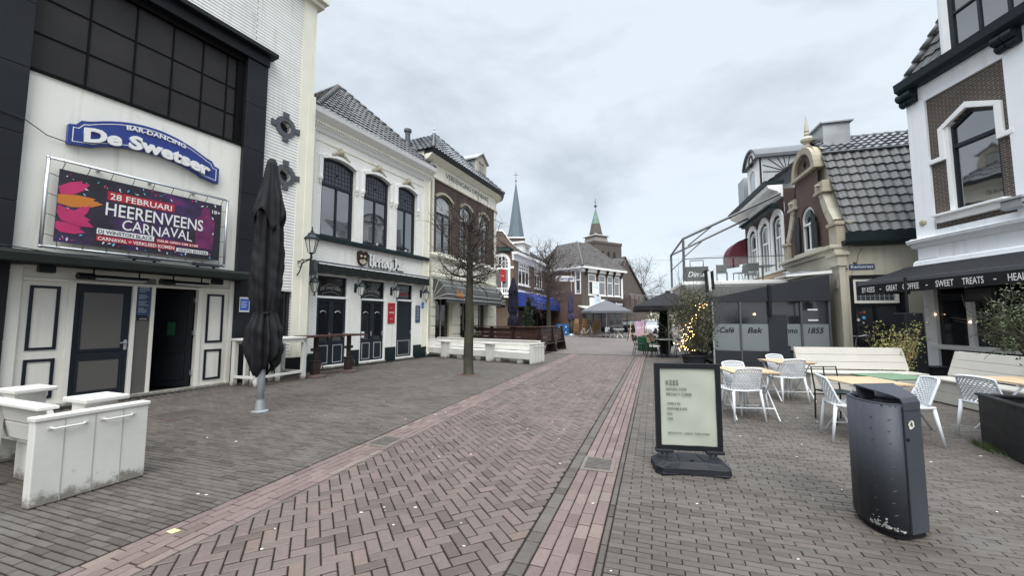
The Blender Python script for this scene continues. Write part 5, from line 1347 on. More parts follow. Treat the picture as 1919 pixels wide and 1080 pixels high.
# ------------------------------------------------------------------ terrace enclosure of the cafe
t = thing('terrace_enclosure', 'charcoal canvas terrace enclosure with frosted panes lettered Cafe Bak anno 1855', 'terrace enclosure', FK)
xl, xm, xr_ = -3.83, -2.08, -.36
MB().hexa([(xl - .12, -.06, 2.16), (xm, -.06, 2.16), (xm, 3.9, 2.16), (xl - .12, 3.9, 2.16), (xl - .12, -.06, 2.29), (xm, -.06, 2.68), (xm, 3.9, 2.68), (xl - .12, 3.9, 2.29)]).build('canvas', M['awn2'], t, bevel=.01)
MB().hexa([(xm + .005, -.10, 2.16), (xr_, -.10, 2.16), (xr_, 3.9, 2.16), (xm + .005, 3.9, 2.16), (xm + .005, -.10, 2.70), (xr_, -.10, 3.02), (xr_, 3.9, 3.02), (xm + .005, 3.9, 2.70)]).build('canvas', M['awn2'], t, bevel=.01)
MB().box(xm - .05, xm + .03, -.13, .0, 1.7, 2.72).build('gutter_end', M['black'], t)
MB().box(xl + .04, -.4, -.02, .05, 0, .12).box(xl + .04, xm, -.02, .05, 0.1, .54).box(xm, -1.52, -.02, .05, 0.1, .7).box(-1.55, -.4, -.02, .05, .1, .45).build('plinth', M['awn2'], t)
for x in (xl, -2.98, -1.19, -.4): MB().box(x - .02, x + .03, -.06, .05, 0, 2.17).build('post', M['steel'] if x in (xl,) else M['greymetal'], t)
MB().box(xm - .06, xm + .06, -.05, .05, 0, 2.17).build('post', M['awn2'], t)
pn = [(xl + .04, -3.0, .54, 'Café'), (-2.94, xm - .06, .54, 'Bak'), (xm + .06, -1.21, .6, 'Anno'), (-1.15, -.42, .6, '1855')]
for a, c, zb, wd in pn:
    MB().box(a, c, .0, .012, 1.42, 2.17).build('pane', M['gl2'], t)
    o = MB().box(a, c, -.006, .012, zb, 1.415).build('frosted_pane', M['glfrost'], t)
    if wd == 'Anno': MB().box(a, a + .42, -.03, -.008, .1, 1.72).build('door_leaf', M['awn2'], t); text('lettering', 'nno', M['black'], o, a + .55, 1.12, -.009, .25, .001, .02, .34, shear=.25)
    else: text('lettering', wd, M['black'], o, (a + c) / 2, 1.12, -.009, .25, .001, .02, .46, shear=.25)
    MB().box(a, c, -.02, .03, zb - .03, zb).build('rail', M['steel'], o)
b = MB()
for a, c in ((.0, 1.2), (1.25, 2.5), (2.55, 3.85)): b.box(xl - .02, xl + .01, a, c, .1, 2.17)
b.build('side_pane', M['gl2'], t); MB().box(xl, -.1, 3.86, 3.9, 0, 2.2).build('back_panel', M['awn2'], t); MB().box(xl, -.4, .0, 3.9, -.004, .004).build('deck', M['darkwood'], t)
MB().hexa([(-1.55, -.02, 2.98), (-.25, -.05, 3.06), (-.25, 1, 3.12), (-1.55, 1, 3.0), (-1.55, -.02, 3.05), (-.25, -.05, 3.16), (-.25, 1, 3.2), (-1.55, 1, 3.06)]).build('roll_cover', M['letter'], t)
tag(MB().ball((0, 0, 0), .05, 10).build('pendant_bulb', M['lamp']), 'glowing round bulb behind the pane lettered Bak', 'lamp'); o = bpy.data.objects['pendant_bulb']; o.location = FK.w(-2.55, -.07, 1.74); o.scale = (.6, .6, .6)
for z in (1.86, 1.52):
    tag(MB().box(-.14, .14, -.01, .01, 0, .045).build('heater_lamp', M['letter']), 'white strip lamp behind the enclosure pane lettered 1855, ' + ('upper' if z > 1.7 else 'lower') + ' one', 'lamp', 'strip lamps behind the pane'); o = [q for q in bpy.data.objects if q.name.startswith('heater_lamp')][-1]; o.location = FK.w(-.85, -.02, z); o.rotation_euler.z = R_(FK.deg)
# ------------------------------------------------------------------ H: house behind with roof terrace
Hb = thing('terrace_house', 'white framed upper house with arched windows and an ornate white dormer behind the gabled cafe', 'building', FF)
hw_ = [(-8.9, -7.75), (-7.15, -6.0), (-5.45, -4.45)]
b = MB().wall(rect(-9.6, -4.12, 3.3, 7.0), [arch(a, c, 3.75, 6.25, .3) for a, c in hw_], 0, .2); b.quad((-9.6, 0, 0), (-9.6, 7, 0), (-9.6, 7, 7.4), (-9.6, 0, 7.4)); b.quad((-4.12, .01, 0), (-4.12, 7, 0), (-4.12, 7, 7.2), (-4.12, .01, 7.2)); b.build('wall', M['brickc'], Hb)
MB().box(-9.6, -4.12, -.02, .1, 0, 3.5).build('lower_wall', M['cream'], Hb)
MB().box(-9.6, -4.12, -.12, .0, 3.3, 3.62).build('sill_board', M['teak'], Hb)
for a, c in hw_:
    MB().ring(arch(a - .22, c + .22, 3.7, 6.5, .42), arch(a, c, 3.76, 6.25, .3), -.06, .1).build('window_surround', M['white'], Hb, bevel=.01)
    window(Hb, a, c, 3.75, 6.25, .06, M['black'], .3, .06)
    o = window(Hb, a + .12, c - .12, 3.8, 6.1, .03, M['white'], .24, .06, vb=[((a + c) / 2, 3.85, 5.2)], hb=[(5.24, .09)])
MB().prismx([(0, 6.85), (-.12, 6.9), (-.2, 7.1), (-.55, 7.25), (-.6, 7.4), (0, 7.4)], -10.1, -4.15).build('cornice', M['white'], Hb, bevel=.01)
MB().prismx([(0, 7.4), (-.66, 7.4), (-.7, 7.6), (.1, 7.6)], -10.2, -4.15).build('gutter', M['greenblack'], Hb)
b = MB(); b.tiles((-10.1, -.5, 7.55), (-4.1, -.5, 7.55), (-10.1, 2.2, 9.6), (-4.1, 2.2, 9.6), .26, .34, .04, .05); b.build('roof', M['tileglaze'], Hb)
dx0, dx1 = -7.9, -6.1; dc = -7.0
d = MB().box(dx0, dx1, -.25, 2.2, 7.6, 9.55).build('dormer', M['white'], Hb)
MB().box(dx1 - .02, dx1 + .02, -.12, 1.35, 8.0, 9.32).build('fan_pane', M['glpale'], d)
b = MB()
for a in (78, 98, 118, 138, 158, 176):
    ca, sa = math.cos(R_(a)), math.sin(R_(a)); l = min((9.3 - 8.6) / max(sa, .05), 1.0 / max(-ca, .05)); b.tube([(dx1 + .03, .9, 8.6), (dx1 + .03, .9 + l * ca, 8.6 + l * sa)], .018, 5)
b.tube([(dx1 + .03, -.2, 7.9), (dx1 + .03, -.2, 9.5)], .045, 6); b.build('fan_bars', M['black'], d)
b = MB().prism(arch(dx0 - .1, dx1 + .1, 9.4, 10.0, .55), -.32, -.2); b.build('dormer_pediment', M['white'], d); MB().ring(rnd(dc, 9.55, .3), rnd(dc, 9.55, .22), -.36, -.3).build('round_light', M['black'], d)
MB().ring(arch(dx0 - .18, dx1 + .18, 9.35, 10.1, .6), arch(dx0 - .1, dx1 + .1, 9.36, 10.0, .55), -.45, 2.3).build('dormer_roof', M['greymetal'], d); window(d, dx0 + .4, dx1 - .4, 7.75, 9.1, -.3, M['white'], .2, .08, gm=M['glpale'])
MB().box(-9.8, -8.75, -.2, 1.6, 7.6, 9.3).build('zinc_dormer', M['zinc'], Hb)
t = thing('balcony_awning', 'dark red folded balcony awning at the far end of the arched windows', 'awning', FF)
n = 6; b = MB(); x0, x1 = -10.4, -9.0
for k in range(n):
    a0, a1 = math.pi / 2 * k / n, math.pi / 2 * (k + 1) / n
    P = lambda a: (-.15 - .85 * math.sin(a), 5.0 + .95 * math.cos(a))
    (y0, z0), (y1, z1) = P(a0), P(a1); b.quad((x0, y0, z0), (x1, y0, z0), (x1, y1, z1), (x0, y1, z1))
    for xs in (x0, x1): b.add([(xs, -.15, 4.6), (xs, y0, z0), (xs, y1, z1)], [(0, 1, 2)])
b.quad((x0, -1.0, 5.0), (x1, -1.0, 5.0), (x1, -.98, 4.5), (x0, -.98, 4.5)); [b.add([(xs, -.15, 4.6), (xs, -1.0, 5.0), (xs, -.98, 4.5)], [(0, 1, 2)]) for xs in (x0, x1)]
b.build('canvas', M['redfab'], t); MB().box(x0, x1, -.2, -.02, 5.9, 6.0).build('rail', M['black'], t)
# the roof terrace: slab, glass balustrade, steel frame
T = thing('roof_terrace', 'flat white edged roof terrace with glass balustrade and a steel awning frame', 'roof terrace', FF)
ty, tx = -4.06, -4.17; tx2 = -8.5
MB().box(tx2, tx, ty, -.02, 3.02, 3.22).box(tx2 - .12, tx + .1, ty - .12, ty, 3.10, 3.26).box(tx, tx + .1, ty - .02, -.02, 3.10, 3.26).build('slab_edge', M['trim'], T, bevel=.02)
MB().hexa([(tx2, ty + .5, 2.6), (tx - .3, ty + .5, 2.6), (tx - .3, -.02, 2.6), (tx2, -.02, 2.6), (tx2 - .1, ty, 3.0), (tx + .05, ty, 3.0), (tx + .05, -.02, 3.0), (tx2 - .1, -.02, 3.0)]).build('soffit', M['trim'], T)
MB().box(tx2 + .3, tx - .5, ty + .7, -.02, 0, 2.6).build('lower_house', M['cream'], T)
CG = clear_glass('balustrade_glass', alpha=.06)
for k in range(3): MB().box(tx2 + .05 + k * 1.44, tx2 + 1.43 + k * 1.44, ty - .01, ty + .005, 3.25, 4.28).build('glass_panel', CG, T)
for k in range(2): MB().box(tx - .01, tx + .005, ty + .05 + k * 2.0, ty + 1.98 + k * 2.0, 3.25, 4.28).build('glass_panel', CG, T)
MB().box(tx2, tx, ty - .02, ty + .02, 4.28, 4.31).box(tx - .02, tx + .02, ty, 0, 4.28, 4.31).build('handrail', M['greymetal'], T)
pn, pf = (tx, ty, 5.22), (tx2, ty, 5.15)
for p in (pn, pf): MB().box(p[0] - .05, p[0] + .05, p[1] - .05, p[1] + .05, 3.2, p[2]).build('post', M['greymetal'], T)
b = MB().tube([pn, (tx, -.1, 7.0)], .06, 6).tube([pf, (tx2, -.1, 7.0)], .06, 6).tube([(tx, ty + 1.2, 5.72), (tx, ty + .2, 4.9)], .03, 5).tube([pn, pf], .05, 6).tube([(tx2, ty + 1.6, 5.85), (tx2, ty + .6, 4.95)], .03, 5)
b.build('awning_frame', M['greymetal'], T)
MB().box(tx2, tx, -.5, -.2, 6.4, 6.62).box(tx2, tx, -.62, -.5, 6.48, 6.56).build('awning_cassette', M['greenblack'], T, bevel=.02)
def tchair(x, y, rot, label):
    p, r = at(FF, x, y, 3.22, rot)
    t = thing('terrace_chair', label, 'chair', loc=p, rot=r, group='black chairs on the roof terrace')
    MB().box(-.22, .22, -.22, .22, .43, .46).build('seat', M['black'], t); b = MB()
    for sx in (-1, 1): b.tube([(sx * .2, -.2, 0), (sx * .21, -.18, .44)], .016, 5).tube([(sx * .2, .26, 0), (sx * .2, .2, .44), (sx * .2, .3, .88)], .016, 5)
    b.build('frame', M['black'], t); MB().hexa([(-.2, .21, .5), (.2, .21, .5), (.2, .23, .5), (-.2, .23, .5), (-.2, .29, .86), (.2, .29, .86), (.2, .31, .86), (-.2, .31, .86)]).build('backrest', M['black'], t)
for i, (x, y, r, l) in enumerate(((-4.7, -2.4, 1.4, 'black terrace chair nearest the dark Dines sign'), (-4.9, -1.6, .3, 'black terrace chair low beside the parapet glass'), (-5.0, -1.1, -1.6, 'black terrace chair in the middle of the roof terrace'), (-5.8, -.9, 2.4, 'black terrace chair closest to the arched windows'))): tchair(x, y, r, l)
p, r = at(FF, -4.9, -.7, 3.22)
t = thing('terrace_table', 'black table on the roof terrace below the arched windows', 'table', loc=p, rot=r); MB().box(-.4, .4, -.4, .4, .7, .73).build('tabletop', M['black'], t); MB().tube([(0, 0, 0), (0, 0, .7)], .04, 6).lathe([(.25, 0), (.25, .03)], (0, 0, 0), 10).build('leg', M['black'], t)
p, r = at(FF, tx - .25, ty + .55, 3.24, R_(90))
t = thing('terrace_sign', 'dark sign with white script Dines at the corner of the roof terrace', 'sign', loc=p, rot=r)
MB().box(-.5, .5, -.03, .03, .05, .72).build('board', M['black'], t); text('lettering', 'Dines', M['letter'], t, 0, .26, -.034, .34, .002, .008, .72, shear=.3)
MB().tube([(-.25, 0, .7), (-.25, 0, 1.0), (.3, 0, 1.0), (.3, 0, .7)], .025, 6).build('handle', M['black'], t)
p = G(1318, 522, 3.3)
t = thing('hanging_blades', 'black and white hanging sign blades below the terrace corner', 'sign', loc=FF.w(tx + .35, ty + 1.0, 2.75), rot=R_(-10))
for i in range(3): MB().hexa([(-.2 + i * .13, -.04, 0 + .06 * i), (-.11 + i * .13, -.04, .0 + .06 * i), (-.11 + i * .13, .04, .06 * i), (-.2 + i * .13, .04, .06 * i), (-.25 + i * .13, -.04, .9), (-.14 + i * .13, -.04, .95), (-.14 + i * .13, .04, .95), (-.25 + i * .13, .04, .9)]).build('blade', M['letter'] if i % 2 else M['black'], t)
MB().tube([(0, 0, .9), (-.1, .1, 1.0), (-.3, .6, .8)], .03, 6).build('arm', M['black'], t)
# ------------------------------------------------------------------ icicle light chains across the street
def chain(P, Q, sag, label, n=40):
    P, Q = Vector(P), Vector(Q); random.seed(int(P.x * 10))
    pt = lambda k: P.lerp(Q, k) - Vector((0, 0, sag * 4 * k * (1 - k)))
    t = thing('light_chain', label, 'light chain', loc=P, group='icicle light chains over the street')
    MB().tube([pt(k / 20) - P for k in range(21)], .012, 4).build('cable', M['grey'], t)
    b = MB()
    for i in range(n):
        a = pt((i + .5) / n) - P; l = random.uniform(.15, .6); b.tube([a, a + Vector((random.uniform(-.03, .03), 0, -l))], .007, 3)
    struct(b.build('icicle_strands', M['confetti'], t), 'stuff')
chain((px_at(1150, 38), 38, pz_at(485, 38)), FF.w(-9, -.2, 5.2), .25, 'pale icicle light chain from the corner cafe to the red awning', 60)
chain((px_at(1180, 44), 44, pz_at(550, 44)), (px_at(1258, 26), 26, pz_at(552, 26)), .15, 'lower pale icicle light chain in front of the far bare tree', 30)
# ------------------------------------------------------------------ B-side: white and brick corner house
Gb = thing('corner_coffee_house', 'tall white rendered corner house with dark brick panels, black cornice and shop front', 'building', FG)
GX = 9.0
bz = (3.98, 7.62)
b = MB().box(-.02, .5, -.06, .3, 3.62, 8.1).box(2.36, 4.4, -.06, .3, 3.62, 8.1).box(6.3, GX, -.06, .3, 3.62, 8.1).box(.5, 2.36, -.045, .3, 7.62, 8.1).box(4.4, 6.3, -.045, .3, 7.62, 8.1)
b.box(-.02, .18, -.02, .3, 0, 3.1).box(-.02, GX, -.045, .3, 3.62, 3.98)
b.quad((-.02, 0.3, 0), (-.02, 9, 0), (-.02, 9, 8.2), (-.02, 0.3, 8.2)); b.quad((GX, .3, 0), (GX, 9, 0), (GX, 9, 8.2), (GX, .3, 8.2))
b.build('wall', M['coldwhite'], Gb)
WN = (.93, 2.10, 4.34, 6.84)
for ox in (0, 3.94):
    MB().wall(rect(.5 + ox, 2.36 + ox, *bz), [[(WN[0] + ox, WN[2]), (WN[1] + ox, WN[2]), (WN[1] + ox, 6.62), (1.5 + ox, WN[3]), (WN[0] + ox, 6.62)]], 0, .2).build('brick_panel', M['brickg'], Gb)
    x0, x1 = WN[0] + ox, WN[1] + ox; c = 1.5 + ox
    pout = [(x0 - .14, 5.9), (x0 - .14, 6.66), (c, 7.04), (x1 + .14, 6.66), (x1 + .14, 5.9)]; pin = [(x0, 5.9), (x0, 6.60), (c, 6.88), (x1, 6.60), (x1, 5.9)]
    b = MB()
    for i in range(4):
        a, e, f_, g = pin[i], pin[i + 1], pout[i + 1], pout[i]
        b.hexa([(a[0], -.07, a[1]), (e[0], -.07, e[1]), (e[0], .12, e[1]), (a[0], .12, a[1]), (g[0], -.07, g[1]), (f_[0], -.07, f_[1]), (f_[0], .02, f_[1]), (g[0], .02, g[1])])
    b.box(x0 - .42, x0 - .0, -.072, .02, 5.78, 5.9).box(x1 + .0, x1 + .34, -.072, .02, 5.78, 5.9).box(x0 - .02, x0 + .09, -.03, .12, 4.34, 6.62).box(x1 - .03, x1 + .02, -.03, .12, 5.9, 6.62)
    b.build('window_surround', M['white'], Gb, bevel=.008)
    MB().box(x0 - .36, x1 + .16, -.22, .1, 4.30, 4.36).box(x0 - .32, x1 + .12, -.14, .1, 4.14, 4.30).build('window_sill', M['white'], Gb, bevel=.008)
    pen = lambda k: [(x0 + .08 + k, 4.34 + k), (x1 - .01 - k, 4.34 + k), (x1 - .01 - k, 6.60 - k), (c, 6.82 - k), (x0 + .08 + k, 6.60 - k)]
    o = MB().ring(pen(0), pen(.06), .05, .14).box(x0 + .1, x1 - .1, .04, .12, 6.0, 6.1).build('window', M['slate'], Gb, bevel=.005); MB().wall(pen(.03), (), .1).build('pane', M['gl'], o)
MB().prismx([(0, 3.56), (-.08, 3.58), (-.12, 3.66), (-.22, 3.7), (-.24, 3.78), (-.06, 3.84), (0, 3.84)], -.16, GX).prismx([(0, 3.06), (-.14, 3.06), (-.12, 3.16), (-.07, 3.2), (0, 3.22)], -.1, GX).box(-.06, GX, -.03, .2, 3.15, 3.6).box(-.03, .5, -.055, .1, 3.24, 3.54).build('cornice', M['coldwhite'], Gb, bevel=.008)
MB().prismx([(.1, 8.06), (-.22, 8.08), (-.34, 8.17), (-.36, 8.38), (-.31, 8.39), (.1, 8.39)], -.04, GX).build('gutter', M['greenblack'], Gb, bevel=.015)
for x in (.0, 2.42, 6.35):
    b = MB()
    for dx in (.0, .22):
        pr = [(-.02, 7.66), (-.10, 7.63), (-.17, 7.69), (-.17, 7.78), (-.25, 7.81), (-.33, 7.90), (-.34, 8.02), (-.28, 8.09), (-.02, 8.10)]
        xa, xb_ = x + dx - .06, x + dx + .13
        b.tube([(xa, -.20, 7.97), (xb_, -.20, 7.97)], .115, 14).tube([(xa, -.12, 7.79), (xb_, -.12, 7.79)], .095, 14).box(xa, xb_, -.12, -.02, 7.75, 8.1)
    b.build('corbel', M['greenblack'], Gb, bevel=.015)
b = MB(); P0, P1 = (-.02, -.12, 8.22), (GX, -.12, 8.22); b.tiles(P0, P1, (1.62, 1.75, 12.6), (GX, 1.75, 12.6), .27, .36, .05, .05); b.tiles((-.02, 9, 8.22), P0, (1.62, 6, 12.6), (1.62, 1.75, 12.6), .27, .36, .05, .05); b.build('roof', M['tile'], Gb)
b = MB(); P, Q = Vector(P0), Vector((1.62, 1.75, 12.6)); n = 14
for i in range(n): b.tube([P.lerp(Q, i / n) + Vector((-.02, -.02, .08)), P.lerp(Q, (i + 1.08) / n) + Vector((-.02, -.02, .05))], [.13, .10], 10)
b.build('ridge_tiles', M['tile'], Gb, smooth=True)
dx0, dx1 = 1.2, 4.2
d = MB().box(dx0, dx1, -.20, 3, 8.3, 11.2).build('dormer', M['coldwhite'], Gb); MB().box(dx0 + .12, dx0 + .3, -.27, .0, 8.38, 11.2).build('dormer_pilaster', M['white'], d, bevel=.01)
window(d, dx0 + .32, dx1 - .4, 8.36, 11, -.265, M['slate'], 0, .09, vb=[dx0 + .32 + .62 * k for k in (1.05, 2.0, 3.0)], hb=[9.3, 10.2], bw=.055)
# shop front
MB().box(.18, .36, -.10, .15, 0, 3.06).box(1.14, 1.26, -.10, .15, .8, 3.06).box(2.9, 3.05, -.1, .15, 0, 3.06).box(5.2, 5.4, -.1, .15, 0, 3.06).box(.18, 5.3, -.12, .12, .78, .9).box(.18, 5.3, -.06, .1, 2.86, 3.06).build('shop_frame', M['white'], Gb, bevel=.006)
MB().box(.36, 5.2, -.03, .1, 0, .78).build('plinth', M['black'], Gb)
for a, c in ((.36, 1.14), (1.26, 2.9), (3.05, 5.2)): MB().box(a, c, .0, .02, .9, 2.86).build('shop_pane', M['gldk'], Gb)
for z in (1.0, 1.45, 1.9, 2.35): MB().box(-.025, .18, -.024, -.018, z, z + .012).build('render_joint', M['grey'], Gb)
for x, z in ((.40, 1.70), (1.24, 1.5)): tag(MB().ball((0, 0, 0), .018, 8).build('shop_bulb', M['lamp']), 'tiny warm bulb glowing on the ' + ('left' if x < 1 else 'middle') + ' white post of the shop window', 'lamp', 'tiny shop window bulbs'); o = [q for q in bpy.data.objects if q.name.startswith('shop_bulb')][-1]; o.location = FG.w(x - .02, -.12, z)
t = on(FG, 'shop_awning', 'long black shop awning lettered GREAT COFFEE SWEET TREATS HEALTHY FOOD', 'awning')
ax0, ax1, ay = -.34, 5.2, -1.5
MB().hexa([(ax0, ay, 2.56), (ax1, ay, 2.56), (ax1, -.06, 3.04), (ax0, -.06, 3.04), (ax0, ay, 2.60), (ax1, ay, 2.60), (ax1, -.06, 3.08), (ax0, -.06, 3.08)]).build('canvas', M['fabric'], t)
MB().box(ax0, ax1, ay - .03, ay + .02, 2.52, 2.62).build('front_bar', M['greymetal'], t, bevel=.008)
v = MB().box(ax0, ax1, ay - .03, ay - .02, 2.26, 2.53).build('valance', M['awn2'], t); v.data.materials[0] = M['fabric']
MB().box(ax0 - .02, ax0, ay - .02, -.06, 2.3, 2.56).build('side_flap', M['fabric'], t)
x = ax0 + .18
for wd, wl, gap in (('BY-KEES', .42, .16), ('-', .05, .15), ('GREAT', .33, .15), ('COFFEE', .43, .17), ('-', .05, .19), ('SWEET', .40, .18), ('TREATS', .42, .18), ('-', .05, .2), ('HEALTHY', .54, .2), ('FOOD', .34, .2), ('-', .05, .2)):
    text('lettering', wd, M['letter'], v, x, 2.32 if wd != '-' else 2.335, ay - .033, .21, .001, .004, wl, 'LEFT'); x += wl + gap
MB().tube([(ax0 + .4, -.1, 2.7), (ax0 + .4, -.8, 2.75), (ax0 + .5, ay, 2.58)], .025, 6).build('folding_arm', M['greymetal'], t)
t = thing('ceiling_speaker', 'black box heater hanging under the shop awning at the right edge', 'heater', loc=FG.w(2.62, -1.2, 1.95), rot=R_(FG.deg))
MB().box(-.3, .3, -.12, .12, 0, .32).build('housing', M['black'], t, bevel=.02); MB().box(-.03, .03, -.03, .03, .32, .62).build('hanger', M['black'], t); MB().box(-.25, .25, -.13, -.12, .05, .27).build('grille', M['panel'], t)
t = thing('wall_speaker', 'grey wall lamp box on the white pier above the cornice', 'lamp', loc=FG.w(2.45, -.1, 4.02), rot=R_(FG.deg))
MB().box(-.2, .22, -.2, .0, .0, .2).build('housing', M['zinc'], t, bevel=.02); MB().box(-.23, .25, -.24, .0, .2, .25).build('cap', M['grey'], t); MB().tube([(.1, -.1, .1), (.4, -.3, .05)], .02).build('cable', M['black'], t)
MB().lathe([(.02, 0), (.10, .05), (.11, .12), (.05, .18)], (.2, -.06, 4.16), 8, sy=.5).build('wall_scar', M['stone'], Gb)
# ------------------------------------------------------------------ street furniture
random.seed(11)
def board_bench(name, label, loc, rot, Ln, posts, end0, end1, group=None):
    """painted terrace bench: x along, y from seat front to back"""
    t = thing(name, label, 'bench', loc=loc, rot=rot, group=group)
    for e, x0 in ((end0, 0), (end1, Ln - .11)):
        if not e: continue
        p = MB().box(x0, x0 + .11, 0, .78, 0.004, .70)
        o = p.build('end_panel', M['bench'], t, bevel=.008)
        MB().box(x0 - .012, x0 + .122, -.012, .79, .70, .735).build('end_cap', M['bench'], o, bevel=.006)
        xf = x0 - .004 if x0 == 0 else x0 + .11
        b = MB()
        for k in (.2, .4, .6): b.box(xf, xf + .005, k - .003, k + .003, .01, .69)
        b.build('board_joints', mat('grey_joint', (.36, .35, .32), .7), o)
        sx = -1 if x0 == 0 else 1
        for k in (.24, .58):
            MB().tube([(xf, k - .11, .635), (xf + sx * .028, k - .09, .63), (xf + sx * .03, k + .09, .63), (xf, k + .11, .635)], .009, 6).box(xf - .004, xf + .012, k - .13, k - .09, .625, .645).box(xf - .004, xf + .012, k + .09, k + .13, .625, .645).build('handle', M['bench'], o)
    for k in range(3): MB().box(.11, Ln - .11, .09 + k * .155, .235 + k * .155, .38, .42).build('seat_board', M['bench'], t, bevel=.006)
    MB().box(.11, Ln - .11, .05, .09, .17, .40).build('apron', M['bench'], t, bevel=.006)
    for k, (z0, z1) in enumerate(((.44, .60), (.61, .77))):
        MB().hexa([(.11, .56 + .04 * k, z0), (Ln - .11, .56 + .04 * k, z0), (Ln - .11, .60 + .04 * k, z0), (.11, .60 + .04 * k, z0), (.11, .60 + .04 * k, z1), (Ln - .11, .60 + .04 * k, z1), (Ln - .11, .64 + .04 * k, z1), (.11, .64 + .04 * k, z1)]).build('back_board', M['bench'], t, bevel=.006)
    MB().box(.11, Ln - .11, .60, .74, .772, .80).build('back_cap', M['bench'], t, bevel=.006)
    n = max(2, int(Ln / 1.1))
    for i in range(n):
        x = 1.0 + (Ln - 1.6) * i / (n - 1)
        MB().hexa([(x - .04, .66, .004), (x + .04, .66, .004), (x + .04, .76, .004), (x - .04, .76, .004), (x - .04, .64, .77), (x + .04, .64, .77), (x + .04, .72, .77), (x - .04, .72, .77)]).build('back_strut', M['bench'], t, bevel=.005)
        MB().box(x - .12, x + .12, .1, .5, .004, .38).build('leg', M['bench'], t, bevel=.005)
    for x in posts:
        o = MB().hexa([(x - .10, -.16, .004), (x + .10, -.16, .004), (x + .10, .10, .004), (x - .10, .10, .004), (x - .13, -.18, .66), (x + .13, -.18, .66), (x + .13, .10, .66), (x - .13, .10, .66)]).build('table_post', M['bench'], t, bevel=.008)
        MB().box(x - .23, x + .23, -.24, .14, .66, .71).build('post_top', M['bench'], o, bevel=.012)
    return t
board_bench('terrace_bench', 'weathered white board bench whose broad end panel with two handles faces the street', (-3.665, 4.12, 0), R_(158.9), 3.6, (1.05, 2.6), 1, 1, 'white board benches')
p0, p1 = G(795, 668), G(986, 684); d_ = p1 - p0
board_bench('terrace_bench', 'long white board bench with two table posts behind the bare tree', p0, math.atan2(d_.y, d_.x), d_.length + .25, (1.35, 3.75), 1, 1, 'white board benches')
# white high table with its benches
o_ = G(430, 723); a = math.atan2(10.57 - 9.3, -5.435 + 5.86)
t = thing('high_table', 'white wooden high table against the bar front behind the folded parasol', 'table', loc=(-5.86, 9.3, 0), rot=a)
Lh, Wh = 1.42, .82
for x in (.05, Lh - .05):
    for y in (.05, Wh - .05): MB().box(x - .05, x + .05, y - .05, y + .05, .004, 1.06).build('leg', M['bench'], t, bevel=.006)
MB().box(-.02, Lh + .02, -.02, Wh + .02, 1.06, 1.11).build('tabletop', M['bench'], t, bevel=.008); MB().box(.02, Lh - .02, .0, .04, .97, 1.06).build('apron', M['bench'], t); MB().box(.02, Lh - .02, Wh - .04, Wh, .97, 1.06).build('apron', M['bench'], t)
MB().box(.0, Lh, .03, .09, .18, .24).build('foot_rail', M['bench'], t, bevel=.005)
for x in (.05, Lh - .05): MB().box(x - .03, x + .03, .1, Wh - .1, .18, .24).build('stretcher', M['bench'], t, bevel=.005)
t = thing('high_stool_bench', 'white wooden high stool bench tucked under the white high table', 'bench', loc=(-5.86, 9.3, 0), rot=a)
MB().box(.15, .95, .32, .62, .72, .76).build('seat', M['bench'], t, bevel=.006)
for x in (.2, .88):
    for y in (.36, .58): MB().box(x - .05, x + .05, y - .035, y + .035, .004, .72).build('leg', M['bench'], t, bevel=.005)
# brown bar tables on iron pedestals
def bar_table(P, rot, label):
    t = thing('bar_table', label, 'table', loc=(P[0], P[1], 0), rot=rot, group='brown bar tables on iron pedestals')
    MB().box(-.42, .42, -.34, .34, 1.08, 1.13).build('tabletop', M['brownwood'], t, bevel=.01)
    MB().lathe([(.30, .0), (.30, .03), (.10, .07)], (0, 0, 0), 12).build('base', M['rust'], t)
    MB().box(-.10, .10, -.08, .08, .05, .42).box(-.05, .05, -.05, .05, .42, 1.08).box(-.14, .14, -.04, .04, .70, .78).box(-.12, .12, -.09, .09, .40, .45).build('pedestal', M['iron'], t, bevel=.012)
    MB().tube([(.14, -.02 + .10 * math.cos(q), .26 + .10 * math.sin(q)) for q in [k * .5236 for k in range(13)]], .014, 6).tube([(.1, -.02, .26), (.16, -.02, .26)], .02, 6).build('crank_wheel', M['rust'], t)
bar_table((-5.37, 11.06), R_(62), 'brown topped bar table on an iron pedestal, next to the white high table'); bar_table((-4.93, 12.19), R_(66), 'brown topped bar table on an iron pedestal before the second pub door')
# dark terrace screens
Q0, Q1, Q2 = G(1008, 665), G(853, 652), G(1040, 657)
def screen(P, Q, label, n):
    d = Q - P; L_ = d.length
    t = thing('terrace_screen', label, 'screen', loc=P, rot=math.atan2(d.y, d.x), group='dark wooden screens round the terrace')
    for i in range(n + 1):
        x = L_ * i / n
        MB().hexa([(x - .06, -.25, 0), (x + .06, -.25, 0), (x + .06, .35, 0), (x - .06, .35, 0), (x - .05, -.05, 1.2), (x + .05, -.05, 1.2), (x + .05, .08, 1.2), (x - .05, .08, 1.2)]).build('post', M['darkwood'], t, bevel=.008)
    for i in range(n):
        x0, x1 = L_ * i / n + .06, L_ * (i + 1) / n - .06
        for z0, z1 in ((.52, .72), (.74, .94), (.96, 1.16)): MB().box(x0, x1, -.03, .03, z0, z1).build('board', M['brownwood'], t, bevel=.006)
        MB().box(x0, x1, -.2, .25, .42, .46).build('seat', M['darkwood'], t)
    MB().box(-.08, L_ + .08, -.14, .14, 1.2, 1.25).build('top_rail', M['brownwood'], t, bevel=.008)
screen(Q0, Q1, 'long dark wooden terrace screen behind the white bench', 4); screen(Q0 + Vector((.12, .14, 0)), Q2 + Vector((.5, 1.2, 0)), 'short dark wooden terrace screen running back from the corner', 2)
dd = (Q1 - Q0).normalized(); nn = Vector((-dd.y, dd.x, 0))
if nn.y > 0: nn = -nn
